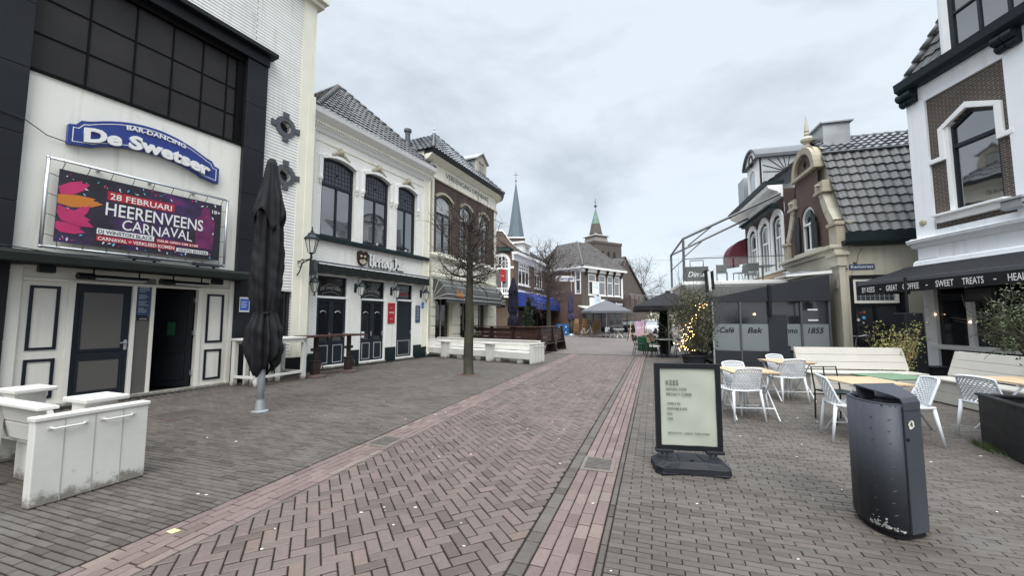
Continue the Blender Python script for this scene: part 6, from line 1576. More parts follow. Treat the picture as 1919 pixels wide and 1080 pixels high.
PP = Q0 + dd * 4.6 + nn * .75
t = thing('planter_box', 'long dark planter box with grasses and cordylines before the dark screen', 'planter', loc=PP, rot=math.atan2(-dd.y, -dd.x))
MB().box(-1.4, 1.4, -.22, .22, 0, .80).build('box', M['darkwood'], t, bevel=.01); MB().box(-1.36, 1.36, -.19, .19, .75, .81).build('soil', M['soil'], t)
b = MB(); leaves(b, [(random.uniform(-1.3, 1.3), random.uniform(-.2, .2), random.uniform(.80, .98)) for _ in range(900)], .09, .8); struct(b.build('low_plants', M['leafbr'], t), 'stuff')
for x in (-.9, .55):
    b = MB()
    for i in range(30):
        a = random.random() * 6.3; q = Vector((math.cos(a), math.sin(a), 0)); l = random.uniform(.3, .5); w_ = Vector((-q.y, q.x, 0)) * .02
        p_ = Vector((x, 0, .83)); m_ = p_ + q * l * .45 + Vector((0, 0, l * .9)); e = p_ + q * l + Vector((0, 0, l * .75))
        b.quad(p_ - w_, p_ + w_, m_ + w_, m_ - w_); b.add([m_ - w_, m_ + w_, e], [(0, 1, 2)])
    b.build('cordyline', mat('cordyline_red', (.11, .035, .04), .6, .3), t)
t = thing('duck_figure', 'small white and black duck ornament on the dark planter box', 'ornament', loc=PP + dd * .1 + Vector((0, 0, .81)), rot=R_(-30))
MB().lathe([(.001, -.1), (.1, -.06), (.13, 0), (.1, .07), (.001, .1)], (0, 0, .12), 10, sx=1.6).tube([(-.15, 0, .16), (-.2, 0, .28), (-.2, 0, .38), (-.27, 0, .4)], [.04, .03, .04, .015], 8).build('body', M['letter'], t, smooth=True); MB().lathe([(.001, -.05), (.06, 0), (.001, .06)], (.12, 0, .18), 8, sx=2).build('tail', M['black'], t)
t = thing('heron_figure', 'dark grey wading bird ornament at the end of the planter box', 'ornament', loc=PP - dd * 1.1 + nn * .1 + Vector((0, 0, .1)), rot=R_(20))
MB().lathe([(.001, -.28), (.1, -.16), (.14, 0), (.09, .18), (.001, .3)], (0, 0, .75), 10, sy=.7).tube([(-.02, 0, .95), (-.05, 0, 1.15), (-.02, 0, 1.28), (-.2, 0, 1.24)], [.06, .04, .045, .008], 8).build('body', M['greymetal'], t, smooth=True); MB().tube([(0, -.04, .5), (.02, -.04, 0)], .012, 5).tube([(0, .05, .5), (0, .05, 0)], .012, 5).build('legs', M['greymetal'], t)
# ------------------------------------------------------------------ folded parasols
def parasol(P, H_, zb, rmax, m, label, pole_m, pr=.04, group=None, tie=.35, flap=True, seed=1, lean=0.):
    rs = random.Random(seed)
    t = thing('folded_parasol', label, 'parasol', loc=(P[0], P[1], 0), rot=rs.random() * 6, group=group)
    ph = [rs.random() * 6 for _ in range(4)]
    fold = lambda a, z: 1 + (.22 * math.sin(4 * a + ph[0] + z * .4) + .16 * abs(math.sin(4.5 * a + ph[1] - z * .5)) - .08 + .15 * math.sin(15 * a + ph[2] + z * .9) * (.6 + .4 * math.sin(z * 3 + a))) * min(1, (H_ - z) / (H_ * .15))
    hc = H_ - zb; zt = zb + hc * tie * .8
    def prof(u):   # u 0 bottom .. 1 top
        pts = [(0, .55), (.02, .80), (.08, 1.0), (.18, .98), (.235, .72), (.26, .60), (.275, .66), (.33, .84), (.42, .92), (.55, .86), (.72, .82), (.80, .72), (.92, .42), (1.0, .20)]
        for (a, b_), (c, d) in zip(pts[:-1], pts[1:]):
            if u <= c: return b_ + (d - b_) * (u - a) / (c - a)
        return pts[-1][1]
    N = 80
    b = MB(); n = 96
    for j in range(N + 1):
        u = j / N; z = zb + hc * u
        for k in range(n):
            a = 2 * math.pi * k / n
            hem = (.10 * math.sin(3 * a + ph[3]) + .05 * math.sin(7 * a)) * hc * .25 * max(0, 1 - u * 9)
            r = rmax * prof(u) * fold(a, z) * (1 + .05 * math.sin(z * 7 + 3 * a) + .035 * math.sin(z * 23 + 5 * a + ph[1]) * (1 - .6 * u))
            b.v.append((r * math.cos(a), r * math.sin(a), z + hem))
    for j in range(N):
        for k in range(n): b.f.append((j * n + k, j * n + (k + 1) % n, (j + 1) * n + (k + 1) % n, (j + 1) * n + k))
    b.f.append(tuple(N * n + k for k in range(n)))
    c = b.build('canopy', m, t, smooth=True)
    if flap:
        b = MB(); z0 = zb + hc * .70; n = 48; NN = 14
        for j in range(NN + 1):
            u = j / NN
            for k in range(n):
                a = 2 * math.pi * k / n
                hem = .14 * math.sin(4 * a + ph[0]) * hc * .35 * (1 - u) ** 2
                r = rmax * (1.02 - .74 * u) * (1 + .17 * math.sin(4 * a + ph[0] + .6) * (1 - u) + .06 * math.sin(11 * a))
                b.v.append((r * math.cos(a), r * math.sin(a), z0 + (H_ - z0 + .01) * u + hem))
        for j in range(NN):
            for k in range(n): b.f.append((j * n + k, j * n + (k + 1) % n, (j + 1) * n + (k + 1) % n, (j + 1) * n + k))
        b.build('vent_flap', m, c, smooth=True, solid=.004)
    MB().lathe([(rmax * .26, 0), (rmax * .28, .02), (rmax * .22, .05), (.02, .06)], (0, 0, H_ - .01), 14).build('top_cap', m, t)
    MB().lathe([(rmax * .63, -.02), (rmax * .65, 0), (rmax * .63, .02)], (0, 0, zb + hc * .26), 24).build('strap', m, t)
    MB().lathe([(pr, 0.01), (pr, zb + .3)], (0, 0, 0), 16).build('pole', pole_m, t, smooth=True)
    MB().lathe([(pr * 2.4, 0), (pr * 2.4, .015), (pr * 1.5, .03), (pr * 1.15, .2)], (0, 0, 0), 20).build('ground_sleeve', M['zinc'], t)
P = G(487, 772); pp = parasol(P, 4.36, .72, .25, M['fabric'], 'tall folded black parasol on a grey pole in front of the bar', M['zinc'], .055, 'folded parasols', seed=4)
Fp = lambda px, d: (px_at(px, d), d)
parasol(Fp(962, 23), 3.95, 1.1, .25, M['navyfab'], 'folded navy parasol behind the long dark screen', M['steel'], .04, 'folded parasols', seed=8)
parasol(Fp(1070, 40), 4.4, 1.45, .30, M['purplefab'], 'folded purple parasol beside the blue crates', M['bark'], .2, 'folded parasols', seed=9, flap=False)
def open_parasol(P, size, zr_, za, m, label, rot, n=4):
    t = thing('open_parasol', label, 'parasol', loc=(P[0], P[1], 0), rot=rot, group='open parasols')
    c = [(size * math.cos(2 * math.pi * (k + .5) / n), size * math.sin(2 * math.pi * (k + .5) / n)) for k in range(n)]
    b = MB()
    for k in range(n):
        a, e = c[k], c[(k + 1) % n]
        S1 = 8
        for i in range(S1):
            for (q0, q1) in ((i / S1, (i + 1) / S1),):
                f = lambda q, s_: (s_[0] * q, s_[1] * q, za - (za - zr_) * q ** 1.15)
                b.quad(f(q0, a), f(q1, a), f(q1, e), f(q0, e))
        b.quad((*a, zr_), (*e, zr_), (e[0], e[1], zr_ - .2), (a[0], a[1], zr_ - .2))
    b.build('canopy', m, t, solid=.01); b = MB()
    for a in c: b.tube([(0, 0, za - .25), (a[0] * .96, a[1] * .96, zr_ - .03)], .015, 5)
    b.build('ribs', M['greymetal'], t); MB().tube([(0, 0, 0), (0, 0, za)], .035, 8).build('pole', M['steel'], t); MB().box(-.35, .35, -.35, .35, 0, .08).build('base', M['greymetal'], t)
    MB().lathe([(.12, 0), (.1, .08), (.03, .1)], (0, 0, za - .03), 8).build('top_cap', m, t)
open_parasol((6.75, 17.3), 2.0, 2.12, 2.75, M['fabric'], 'open black parasol above the cane chairs', R_(-15))
open_parasol(Fp(1136, 37), 2.35, 2.35, 3.35, M['greyfab'], 'open grey parasol before the corner cafe', R_(20), 8)
# ------------------------------------------------------------------ white plastic chairs with perforated backs
def lattice(b, P, nu, nv, hole=.62):
    """P(u,v) -> point; every cell becomes a frame round a diamond hole"""
    for i in range(nu):
        for j in range(nv):
            sh = .5 * (j % 2)
            u0, u1 = (i + sh) / nu, (i + 1 + sh) / nu
            if u1 > 1.0001: u1 = 1.0
            if u0 >= .999: continue
            v0, v1 = j / nv, (j + 1) / nv
            o = [P(u0, v0), P(u1, v0), P(u1, v1), P(u0, v1)]
            c = P((u0 + u1) / 2, (v0 + v1) / 2)
            n = [c + (q - c) * hole for q in o]
            b.add(o + n, [(k, (k + 1) % 4, (k + 1) % 4 + 4, k + 4) for k in range(4)])
            if j % 2 and i == 0:
                o = [P(0, v0), P(.5 / nu, v0), P(.5 / nu, v1), P(0, v1)]; b.add(o, [(0, 1, 2, 3)])
def make_chair(label):
    t = thing('white_chair', label, 'chair', loc=(0, 0, 0), group='white perforated plastic chairs')
    back = lambda u, v: Vector(((u - .5) * (.43 - .05 * v), .215 + .11 * v - .06 * (2 * u - 1) ** 2 * (1 - .3 * v) + .02, .475 + .335 * v - .02 * (2 * u - 1) ** 2 * v))
    seat = lambda u, v: Vector(((u - .5) * .44, -.23 + .46 * v, .455 - .018 * math.sin(math.pi * v) + .012 * (2 * u - 1) ** 2))
    b = MB(); lattice(b, back, 9, 12, .60); b.build('backrest', M['chair'], t, solid=.012)
    b = MB(); lattice(b, seat, 9, 12, .55); b.build('seat', M['chair'], t, solid=.012)
    b = MB().tube([back(0, k / 8) for k in range(9)] + [back(.03, 1.02)] + [back(k / 10, 1.02) for k in range(1, 10)] + [back(.97, 1.02)] + [back(1, 1 - k / 8) for k in range(9)], .015, 8)
    b.tube([seat(0, 1), seat(0, .5), seat(0, .04), seat(.06, 0), seat(.5, 0), seat(.94, 0), seat(1, .04), seat(1, .5), seat(1, 1), seat(.5, 1.02), seat(0, 1)], .017, 8)
    b.build('rim', M['chair'], t, smooth=True)
    for sx in (-1, 1):
        MB().tube([(sx * .205, -.20, .45), (sx * .235, -.245, 0.002)], [.021, .015], 8).build('leg', M['chair'], t, smooth=True)
        MB().tube([(sx * .205, .225, .47), (sx * .24, .29, 0.002)], [.023, .015], 8).build('leg', M['chair'], t, smooth=True)
    return t
ch = make_chair('white perforated chair seen from behind at the table next to the menu sign')
ch.location = (3.62, 6.50, 0); ch.rotation_euler.z = math.pi
for x, y, r, l in ((3.92, 6.86, R_(4), 'white perforated chair on the far side of the table next to the menu sign'), (5.30, 7.87, math.pi - .05, 'white perforated chair seen from behind at the table before the greige bench'), (5.62, 8.30, R_(10), 'white perforated chair on the far side of the table before the greige bench'),
                   (4.42, 5.32, R_(68), 'white perforated chair left of the bin, turned to the right'), (5.05, 5.30, R_(-110), 'white perforated chair right behind the bin, turned to the left'), (6.33, 5.35, R_(100), 'white perforated chair behind the black planter')):
    dup(ch, (x, y, 0), r, l)
def make_table(label):
    t = thing('terrace_table', label, 'table', loc=(0, 0, 0), group='pale wooden folding tables')
    for k in range(6): MB().box(-.36 + k * .121, -.242 + k * .121, -.36, .36, .72, .742).build('slat', M['tablewood'], t, bevel=.003)
    MB().box(-.35, .35, -.30, -.27, .695, .72).box(-.35, .35, .27, .30, .695, .72).build('batten', M['chair'], t)
    for sx in (-1, 1):
        MB().tube([(sx * .31, -.34, .005), (sx * .30, .28, .70)], .012, 6).build('leg', M['chair'], t); MB().tube([(sx * .28, .34, .005), (sx * .27, -.28, .70)], .012, 6).build('leg', M['chair'], t)
    MB().tube([(-.31, -.2, .165), (.31, -.2, .165)], .011, 6).build('stretcher', M['chair'], t); MB().tube([(-.28, .24, .12), (.28, .24, .12)], .011, 6).build('stretcher', M['chair'], t)
    return t
tb = make_table('pale wooden table with white legs next to the menu sign'); tb.location = (3.83, 6.62, 0); tb.rotation_euler.z = R_(-8)
for x, y, r, l in ((5.45, 8.05, R_(-4), 'pale wooden table with white legs in front of the greige bench'), (4.72, 5.48, R_(-6), 'pale wooden table partly hidden behind the grey bin'), (6.88, 5.5, R_(-4), 'pale wooden table beside the black planter and olive tree')): dup(tb, (x, y, 0), r, l)
t = thing('green_table', 'small green topped table behind the grey bin', 'table', loc=(5.6, 6.0, 0), rot=R_(5))
MB().box(-.35, .35, -.3, .3, .70, .73).build('tabletop', mat('sage_green_paint', (.13, .21, .13), .5), t, bevel=.01)
for sx in (-1, 1): MB().tube([(sx * .3, -.25, 0), (sx * .3, .25, .7)], .012, 6).build('leg', M['greymetal'], t); MB().tube([(sx * .28, .25, 0), (sx * .28, -.25, .7)], .012, 6).build('leg', M['greymetal'], t)
t = thing('metal_chair', 'dark thin framed chair behind the table next to the grey bin', 'chair', loc=(5.0, 6.25, 0), rot=R_(0))
MB().tube([(-.2, .22, 0), (-.2, .2, .45), (-.2, .26, .80), (.2, .26, .80), (.2, .2, .45), (.2, .22, 0)], .012, 6).tube([(0, .25, .62), (0, .26, .8)], .01, 5).tube([(-.2, -.2, 0), (-.2, -.18, .45)], .012).tube([(.2, -.2, 0), (.2, -.18, .45)], .012).build('frame', M['greenblack'], t); MB().box(-.21, .21, -.2, .2, .44, .46).build('seat', M['greenblack'], t)
# greige benches
def greige(P, rot, L_, label):
    t = thing('greige_bench', label, 'bench', loc=(P[0], P[1], 0), rot=rot, group='greige wooden benches')
    for k in range(2): MB().box(0, L_, .03, .06, .02 + k * .2, .215 + k * .2).build('front_board', M['taupe'], t, bevel=.005)
    MB().box(-.02, L_ + .02, 0, .52, .42, .455).build('seat', M['taupe'], t, bevel=.006)
    for k in range(3):
        z0, z1 = .48 + k * .155, .63 + k * .155; y0, y1 = .46 + (z0 - .45) * .34, .46 + (z1 - .45) * .34
        MB().hexa([(0, y0, z0), (L_, y0, z0), (L_, y0 + .035, z0), (0, y0 + .035, z0), (0, y1, z1), (L_, y1, z1), (L_, y1 + .035, z1), (0, y1 + .035, z1)]).build('back_board', M['taupe'], t, bevel=.005)
    for x in (.02, L_ - .06): MB().prismx([(.06, 0.004), (.62, .004), (.70, .94), (.62, .94), (.47, .45), (.06, .42)], x, x + .04).build('side', M['taupe'], t)
greige((6.28, 8.52), R_(-9), 2.15, 'greige wooden bench under the cafe enclosure, left of the bamboo'); greige((8.03, 8.0), R_(-99.9), 2.0, 'greige wooden bench along the coffee shop window')
# black planter at the right edge
P = Vector((5.88, 5.15, 0)); a = math.atan2(-.74, -.41)
t = thing('planter', 'black painted wooden planter with a grass tuft growing at its foot', 'planter', loc=P, rot=a)
b = MB(); o, n = rect(0, 1.3, 0, .62), rect(.05, 1.25, .05, .57)
for i in range(4):
    j = (i + 1) % 4; b.hexa([(*o[i], .01), (*o[j], .01), (*n[j], .01), (*n[i], .01), (*o[i], .60), (*o[j], .60), (*n[j], .60), (*n[i], .60)])
b.build('box', M['black'], t, bevel=.008)
for i in range(4):
    j = (i + 1) % 4; o2, n2 = rect(-.02, 1.32, -.02, .64), rect(.07, 1.23, .07, .55)
    MB().hexa([(*o2[i], .60), (*o2[j], .60), (*n2[j], .60), (*n2[i], .60), (*o2[i], .63), (*o2[j], .63), (*n2[j], .63), (*n2[i], .63)]).build('rim_board', M['black'], t, bevel=.005)
b = MB()
for z in (.2, .4): b.box(.0, 1.3, -.004, .01, z - .004, z + .004)
b.build('board_joints', M['panel'], t); MB().box(.05, 1.25, .05, .57, .48, .54).build('soil', M['soil'], t)
b = MB()
for i in range(170):
    x = abs(random.gauss(.15, .25)); p_ = Vector((x, random.uniform(-.10, .0), 0)); e = p_ + Vector((random.uniform(-.05, .05), random.uniform(-.07, .0), random.uniform(.03, .11))); w_ = Vector((.004, .002, 0)); b.add([p_ - w_, p_ + w_, e], [(0, 1, 2)])
b.v = [tuple(P + Vector((v[0] * math.cos(a) - v[1] * math.sin(a), v[0] * math.sin(a) + v[1] * math.cos(a), v[2]))) for v in b.v]
struct(b.build('grass', M['grass']), 'stuff')
# ------------------------------------------------------------------ litter bin
BC = Vector((2.86, 3.17))
t = thing('litter_bin', 'dark grey curved steel litter bin with a sloping hood and a torn sticker', 'bin', loc=(BC.x, BC.y, 0), rot=0)
seam, F1 = (-.075, -.24), (.080, -.205)
left = [seam, (-.108, -.241), (-.142, -.228), (-.172, -.20), (-.194, -.145), (-.198, -.07), (-.18, .03), (-.14, .13), (-.08, .215), (0, .25)]
right = [F1, (.098, -.20), (.155, -.145), (.198, -.055), (.21, .045), (.17, .155), (.08, .235)]
lens = [0]
for p_, q_ in zip(left[:-1], left[1:]): lens.append(lens[-1] + math.dist(p_, q_))
def lc(u, off=0.):     # point at u along the curved door, pushed outwards
    d = u * lens[-1]
    for i in range(len(left) - 1):
        if d <= lens[i + 1] or i == len(left) - 2:
            k = (d - lens[i]) / (lens[i + 1] - lens[i]); p_, q_ = Vector(left[i]), Vector(left[i + 1]); m_ = p_.lerp(q_, k); n_ = Vector((q_.y - p_.y, -(q_.x - p_.x))).normalized()
            if n_.dot(m_) < 0: n_ = -n_
            return m_ + n_ * off
plan = left[::-1] + [(-.062, -.243)] + right
MB().prismz([(x * .93, y * .93) for x, y in plan], .01, .06).build('foot', M['black'], t)
b = MB(); NL = 26
for i in range(NL):
    p_, q_ = lc(i / NL), lc((i + 1) / NL); b.quad((*p_, .05), (*q_, .05), (*q_, .935), (*p_, .935))
lp = b.build('curved_door', M['bin'], t, smooth=True, solid=.012)
b = MB(); pl = [(-.062, -.243)] + right + [left[-1]]
for (x0, y0), (x1, y1) in zip(pl[:-1], pl[1:]): b.quad((x0, y0, .05), (x1, y1, .05), (x1, y1, .955), (x0, y0, .955))
b.build('side_panel', M['bin'], t, solid=.012)
MB().prismz([(x * .95, y * .95) for x, y in plan], .05, .86).build('inner_liner', M['black'], t)
b = MB()
for i in range(len(plan)):
    x0, y0 = plan[i]; x1, y1 = plan[(i + 1) % len(plan)]
    b.hexa([(x0 * .9, y0 * .9, .925), (x1 * .9, y1 * .9, .925), (x1 * 1.02, y1 * 1.02, .925), (x0 * 1.02, y0 * 1.02, .925), (x0 * .9, y0 * .9, .945), (x1 * .9, y1 * .9, .945), (x1 * 1.015, y1 * 1.015, .945), (x0 * 1.015, y0 * 1.015, .945)])
b.build('rim', M['bin'], t)
b = MB(); hl = [(-.064, -.246, .90), (-.066, -.246, .955), (-.07, -.235, .982), (-.085, -.2, .995), (-.185, .02, 1.045)]; hr = [(.084, -.209, .90), (.086, -.209, .96), (.088, -.195, .99), (.095, -.165, 1.003), (.165, .06, 1.045)]
for i in range(4): b.quad(hl[i], hr[i], hr[i + 1], hl[i + 1])
b.build('hood', M['bin'], t, solid=.014, bevel=.003)
MB().hexa([(.05, -.18, .94), (.085, -.18, .94), (.13, .0, .94), (.10, .0, .94), (.05, -.18, .99), (.085, -.18, .995), (.15, .0, 1.03), (.1, .0, 1.03)]).build('hood_support', M['bin'], t, bevel=.005)
MB().hexa([(-.15, .0, .93), (-.02, .03, .93), (-.02, .05, .93), (-.15, .02, .93), (-.17, .0, 1.035), (-.0, .03, 1.035), (-.0, .05, 1.035), (-.17, .02, 1.035)]).build('hood_fin', M['bin'], t)
for k in range(9):
    for q in (.115, .275):
        z = .17 + k * .083; u = q + (k % 2) * .01
        b = MB().tube([(*lc(u + d, .002), z - d * .35) for d in (-.035, 0, .035)], [.003, .0065, .003], 6)
        b.build('stamped_slot', M['bin'], lp)
MB().lathe([(.011, 0), (.011, .006), (.004, .008)], (0, 0, 0), 10).build('lock', M['black'], t).matrix_local = Matrix.Translation((-.045, -.248, .70)) @ Matrix.Rotation(R_(90), 4, 'X')
def onface(u, z, off=.004):  # spot on the flat narrow face
    A_, B_ = Vector((-.062, -.243)), Vector(F1); p_ = A_.lerp(B_, u); nrm = Vector((.26, -.966)).normalized(); return (p_.x + nrm.x * off, p_.y + nrm.y * off, z)
random.seed(21)
b = MB(); cz = .80; ring_ = [onface(.42 + .22 * math.cos(q) * random.uniform(.7, 1.1), cz + .032 * math.sin(q) * random.uniform(.75, 1.2), .009) for q in [k * .4488 for k in range(14)]]
b.add(ring_, [tuple(range(14))]); o = b.build('torn_sticker', M['skin'], t)
b = MB(); b.add([onface(.42 + .12 * math.cos(q) * random.uniform(.5, 1.1), cz + .004 + .02 * math.sin(q) * random.uniform(.6, 1.2), .0098) for q in [k * .7 for k in range(9)]], [tuple(range(9))]); b.build('sticker_print', M['rust'], o)
b = MB()
for k in range(60):
    u0 = random.choice((random.gauss(.24, .06), random.uniform(.04, .4))); z = .065 + abs(random.gauss(0, .028)) * (1 if .15 < u0 < .33 else .35); r = random.uniform(.003, .013)
    if not .03 < u0 < .45: continue
    ph_ = random.random() * 6.3; n_ = 7
    b.add([(*lc(u0 + r * 1.4 * math.cos(ph_ + j * .9) * random.uniform(.4, 1.2), .0066), max(.056, z + r * math.sin(ph_ + j * .9) * random.uniform(.3, 1.2))) for j in range(n_)], [tuple(range(n_))])
struct(b.build('paint_chips', mat('bare_zinc_chip', (.34, .34, .32), .6, .3, 40), lp), 'stuff')
# ------------------------------------------------------------------ wheeled menu sign
t = thing('menu_sign', 'black framed swing sign with a sage poster lettered KEES on a dark plastic base', 'sign', loc=(1.84, 4.28, 0), rot=R_(-9))
f = MB().ring(rect(-.325, .325, .20, 1.09), rect(-.275, .275, .25, 1.04), -.03, .03).box(-.325, .325, .0, .03, .2, 1.09).build('frame', M['black'], t, bevel=.006)
b = MB(); nx, nz = 16, 22
for i in range(nx + 1):
    for j in range(nz + 1):
        x, z = -.28 + .56 * i / nx, .245 + .80 * j / nz
        b.v.append((x, -.012 - .005 * math.sin(x * 26 + math.sin(z * 5) * 2) * max(0, .75 - z) * 2 - .003 * math.sin(z * 14 + x * 9), z))
for i in range(nx):
    for j in range(nz): b.f.append((i * (nz + 1) + j, (i + 1) * (nz + 1) + j, (i + 1) * (nz + 1) + j + 1, i * (nz + 1) + j + 1))
po = b.build('poster', M['paper'], t, smooth=True)
text('lettering', 'KEES', M['ink'], po, -.215, .865, -.023, .075, .001, -.004, .125, 'LEFT'); text('lettering', 'NATURAL FOOD', M['ink'], po, -.215, .81, -.023, .042, .001, -.004, .205, 'LEFT'); text('lettering', 'SPECIALTY COFFEE', M['ink'], po, -.215, .757, -.023, .042, .001, -.004, .255, 'LEFT')
for i, s_ in enumerate(('COFFEE & TEA', 'SMOOTHIES & JUICE', 'FOOD', 'CAKE')): text('lettering', s_, M['ink'], po, -.21, .665 - i * .052, -.025, .032, .001, -.004, (.135, .2, .05, .055)[i], 'LEFT')
text('lettering', 'BREAKFAST, LUNCH, TAKE AWAY', M['ink'], po, -.205, .365, -.028, .03, .001, -.004, .41, 'LEFT')
MB().box(-.335, -.16, -.05, .05, .175, .21).build('clamp', M['plastic'], t, bevel=.008); MB().box(.16, .335, -.05, .05, .175, .21).build('clamp', M['plastic'], t, bevel=.008)
for x in (-.27, -.22, .21, .26): MB().tube([(x, 0, .08), (x, 0, .19)], .012, 8).build('spring_leg', M['greymetal'], t)
ba = [(-.36, -.13), (-.30, -.20), (-.14, -.17), (.14, -.17), (.30, -.20), (.36, -.13), (.36, .13), (.30, .2), (-.30, .2), (-.36, .13)]
bs = MB().prismz(ba, .02, .075, 1.0).prismz(ba, .075, .125, .80).build('base', M['plastic'], t, bevel=.012)
b = MB()
for sx in (-1, 1): b.tube([(sx * .19, -.145, .085), (sx * .12, -.10, .128), (sx * .1, .1, .128)], .005, 5).prismz([(sx * .25 - .06, -.17), (sx * .25 + .06, -.17), (sx * .25 + .06, .17), (sx * .25 - .06, .17)], .004, .03)
each(b, 'base_rib', M['black'], bs); MB().lathe([(.02, 0), (.02, .012), (.012, .014)], (0, -.10, .122), 10).build('filler_cap', M['black'], bs)
# ------------------------------------------------------------------ plants
def branch(b, p, d, l, r, lev, rs, spread=.6, up=.15, droop=0.):
    pts = [p]; q = p.copy(); n = 4
    for i in range(n):
        d = (d + Vector((rs.gauss(0, 1), rs.gauss(0, 1), rs.gauss(0, 1))) * .16 + Vector((0, 0, up * .3))).normalized()
        q = q + d * l / n; pts.append(q.copy())
    b.tube(pts, [r * (1 - .55 * i / n) for i in range(n + 1)], 5 if r > .012 else 3, False)
    if lev > 0:
        for k in range(rs.randint(5, 8) if lev > 1 else rs.randint(4, 7)):
            i = rs.randint(1, n); s_ = Vector((rs.gauss(0, 1), rs.gauss(0, 1), rs.gauss(0, .8))).normalized()
            branch(b, pts[i], (d + s_ * spread * 1.3).normalized(), l * rs.uniform(.42, .72), max(.0048, r * .45), lev - 1, rs, spread, up)
def pollard(P, H_, z0, z1, rad, r0, label, seed, lev=2, n=34, name='bare_tree', group='bare pollard trees'):
    rs = random.Random(seed)
    t = thing(name, label, 'tree', loc=(P[0], P[1], 0), rot=0, group=group)
    pts = [(rs.gauss(0, .012), rs.gauss(0, .012), H_ * k / 8) for k in range(9)]
    MB().tube([(0, 0, -.05)] + pts, [r0 * 1.25] + [r0 * (1.08 - .62 * (k / 8) ** 1.3) for k in range(9)], 12).build('trunk', M['bark'], t, smooth=True)
    b = MB()
    for i in range(n):
        u = (i + rs.random()) / n; z = z0 + (z1 - z0) * u * .86; a = i * 2.4 + rs.random()
        el = .15 + .9 * u ** 2; d = Vector((math.cos(a) * math.cos(el), math.sin(a) * math.cos(el), math.sin(el)))
        w_ = rad * (.62 + .38 * math.sin(math.pi * (.15 + u * .75)))
        branch(b, Vector((0, 0, z)), d, w_ * .72 * rs.uniform(.8, 1.15), r0 * .2, lev, rs, .75, .1)
    b.build('crown', M['twig'], t)
    return t
P = G(878, 702)
pollard(P, 4.15, 2.6, 4.6, 1.25, .135, 'bare pollard tree with a mossy trunk in front of the white bench', 3, 2, 46)
t = thing('tree_grate', 'round rusty ring plate around the foot of the bare tree', 'tree grate', loc=P, rot=0)
b = MB()
for k in range(28):
    a0, a1 = 2 * math.pi * k / 28, 2 * math.pi * (k + 1) / 28
    b.hexa([(.2 * math.cos(a0), .2 * math.sin(a0), -.004), (.2 * math.cos(a1), .2 * math.sin(a1), -.004), (.34 * math.cos(a1), .34 * math.sin(a1), -.004), (.34 * math.cos(a0), .34 * math.sin(a0), -.004), (.2 * math.cos(a0), .2 * math.sin(a0), .012), (.2 * math.cos(a1), .2 * math.sin(a1), .012), (.34 * math.cos(a1), .34 * math.sin(a1), .012), (.34 * math.cos(a0), .34 * math.sin(a0), .012)])
b.build('plate', M['rust'], t); MB().lathe([(.2, 0), (.2, .004)], (0, 0, 0), 20).build('soil', M['soil'], t)
pollard(Fp(1028, 24), 4.9, 2.3, 5.5, 1.8, .14, 'second bare pollard tree behind the dark screens', 8, 2, 56)
pollard(Fp(1203, 80), 9, 4, 12.2, 5.6, .28, 'tall bare tree far beyond the corner cafe', 12, 2, 26, 'far_tree', 'far bare trees')
pollard(Fp(1178, 88), 9, 3.5, 12, 4.6, .25, 'bare tree rising behind the brown gable', 13, 2, 22, 'far_tree', 'far bare trees')
pollard(Fp(1174, 44), 3.0, 1.5, 3.9, 1.1, .07, 'young bare tree before the brown gable', 15, 2, 24, 'far_tree', 'far bare trees')
def conifer(P, h, r, label, pot=True, seed=1, group='clipped conifers'):
    random.seed(seed); t = thing('conifer', label, 'tree', loc=(P[0], P[1], 0), rot=0, group=group); z0 = .4 if pot else .1
    b = MB(); pts = []
    for i in range(1900):
        u = random.random() ** 1.25; a = random.random() * 6.283; rr = r * (1 - u) ** .75 * (1 + .22 * math.sin(5 * a + u * 9)) * math.sqrt(random.uniform(.35, 1))
        pts.append((rr * math.cos(a), rr * math.sin(a), z0 + (h - z0) * u))
    leaves(b, pts, .10, 1.4); b.build('crown', M['leafdk'], t); MB().tube([(0, 0, .1), (0, 0, h * .9)], [.04, .01], 6).build('trunk', M['bark'], t)
    if pot: MB().lathe([(.22, 0), (.3, .42), (.27, .42), (.25, .36)], (0, 0, 0), 14).build('pot', M['black'], t)
conifer(Fp(990, 22.6), 2.75, .46, 'dark conifer behind the corner of the dark screens', seed=2); conifer((7.05, 18.6), 2.5, .34, 'slim dark conifer under the black parasol', seed=5)
# potted tree with fairy lights
random.seed(31)
P = G(1300, 690)
t = thing('fairy_light_tree', 'potted wispy evergreen wound with warm fairy lights beside the enclosure', 'tree', loc=P, rot=0)
MB().lathe([(.27, 0), (.34, .36), (.37, .37), (.37, .42), (.32, .42), (.30, .36)], (0, 0, 0), 20).build('pot', M['plastic'], t); MB().lathe([(.31, .35), (.31, .37)], (0, 0, 0), 16).build('soil', M['soil'], t)
rs = random.Random(6); b = MB()
for k in range(14):
    a = rs.random() * 6.3; branch(b, Vector((rs.gauss(0, .06), rs.gauss(0, .06), .36)), Vector((math.cos(a) * .38, math.sin(a) * .38, 1)).normalized(), rs.uniform(.9, 1.9), .02, 2, rs, .55, .25)
br = b.build('trunk', M['bark'], t)
pts = []
for i in range(2800):
    u = random.random(); z = .55 + 1.95 * u; rr = (.68 * math.sin(math.pi * (.12 + .80 * u)) + .08) * math.sqrt(random.uniform(.08, 1)); a = random.random() * 6.283
    if math.sin(3 * a + z * 4) + math.sin(7 * z + a) < -1.05: continue
    pts.append((rr * math.cos(a), rr * math.sin(a), z))
b = MB(); leaves(b, pts, .065, 1.2, .28); b.build('crown', M['leafbr'], t)
b = MB(); rs = random.Random(9)
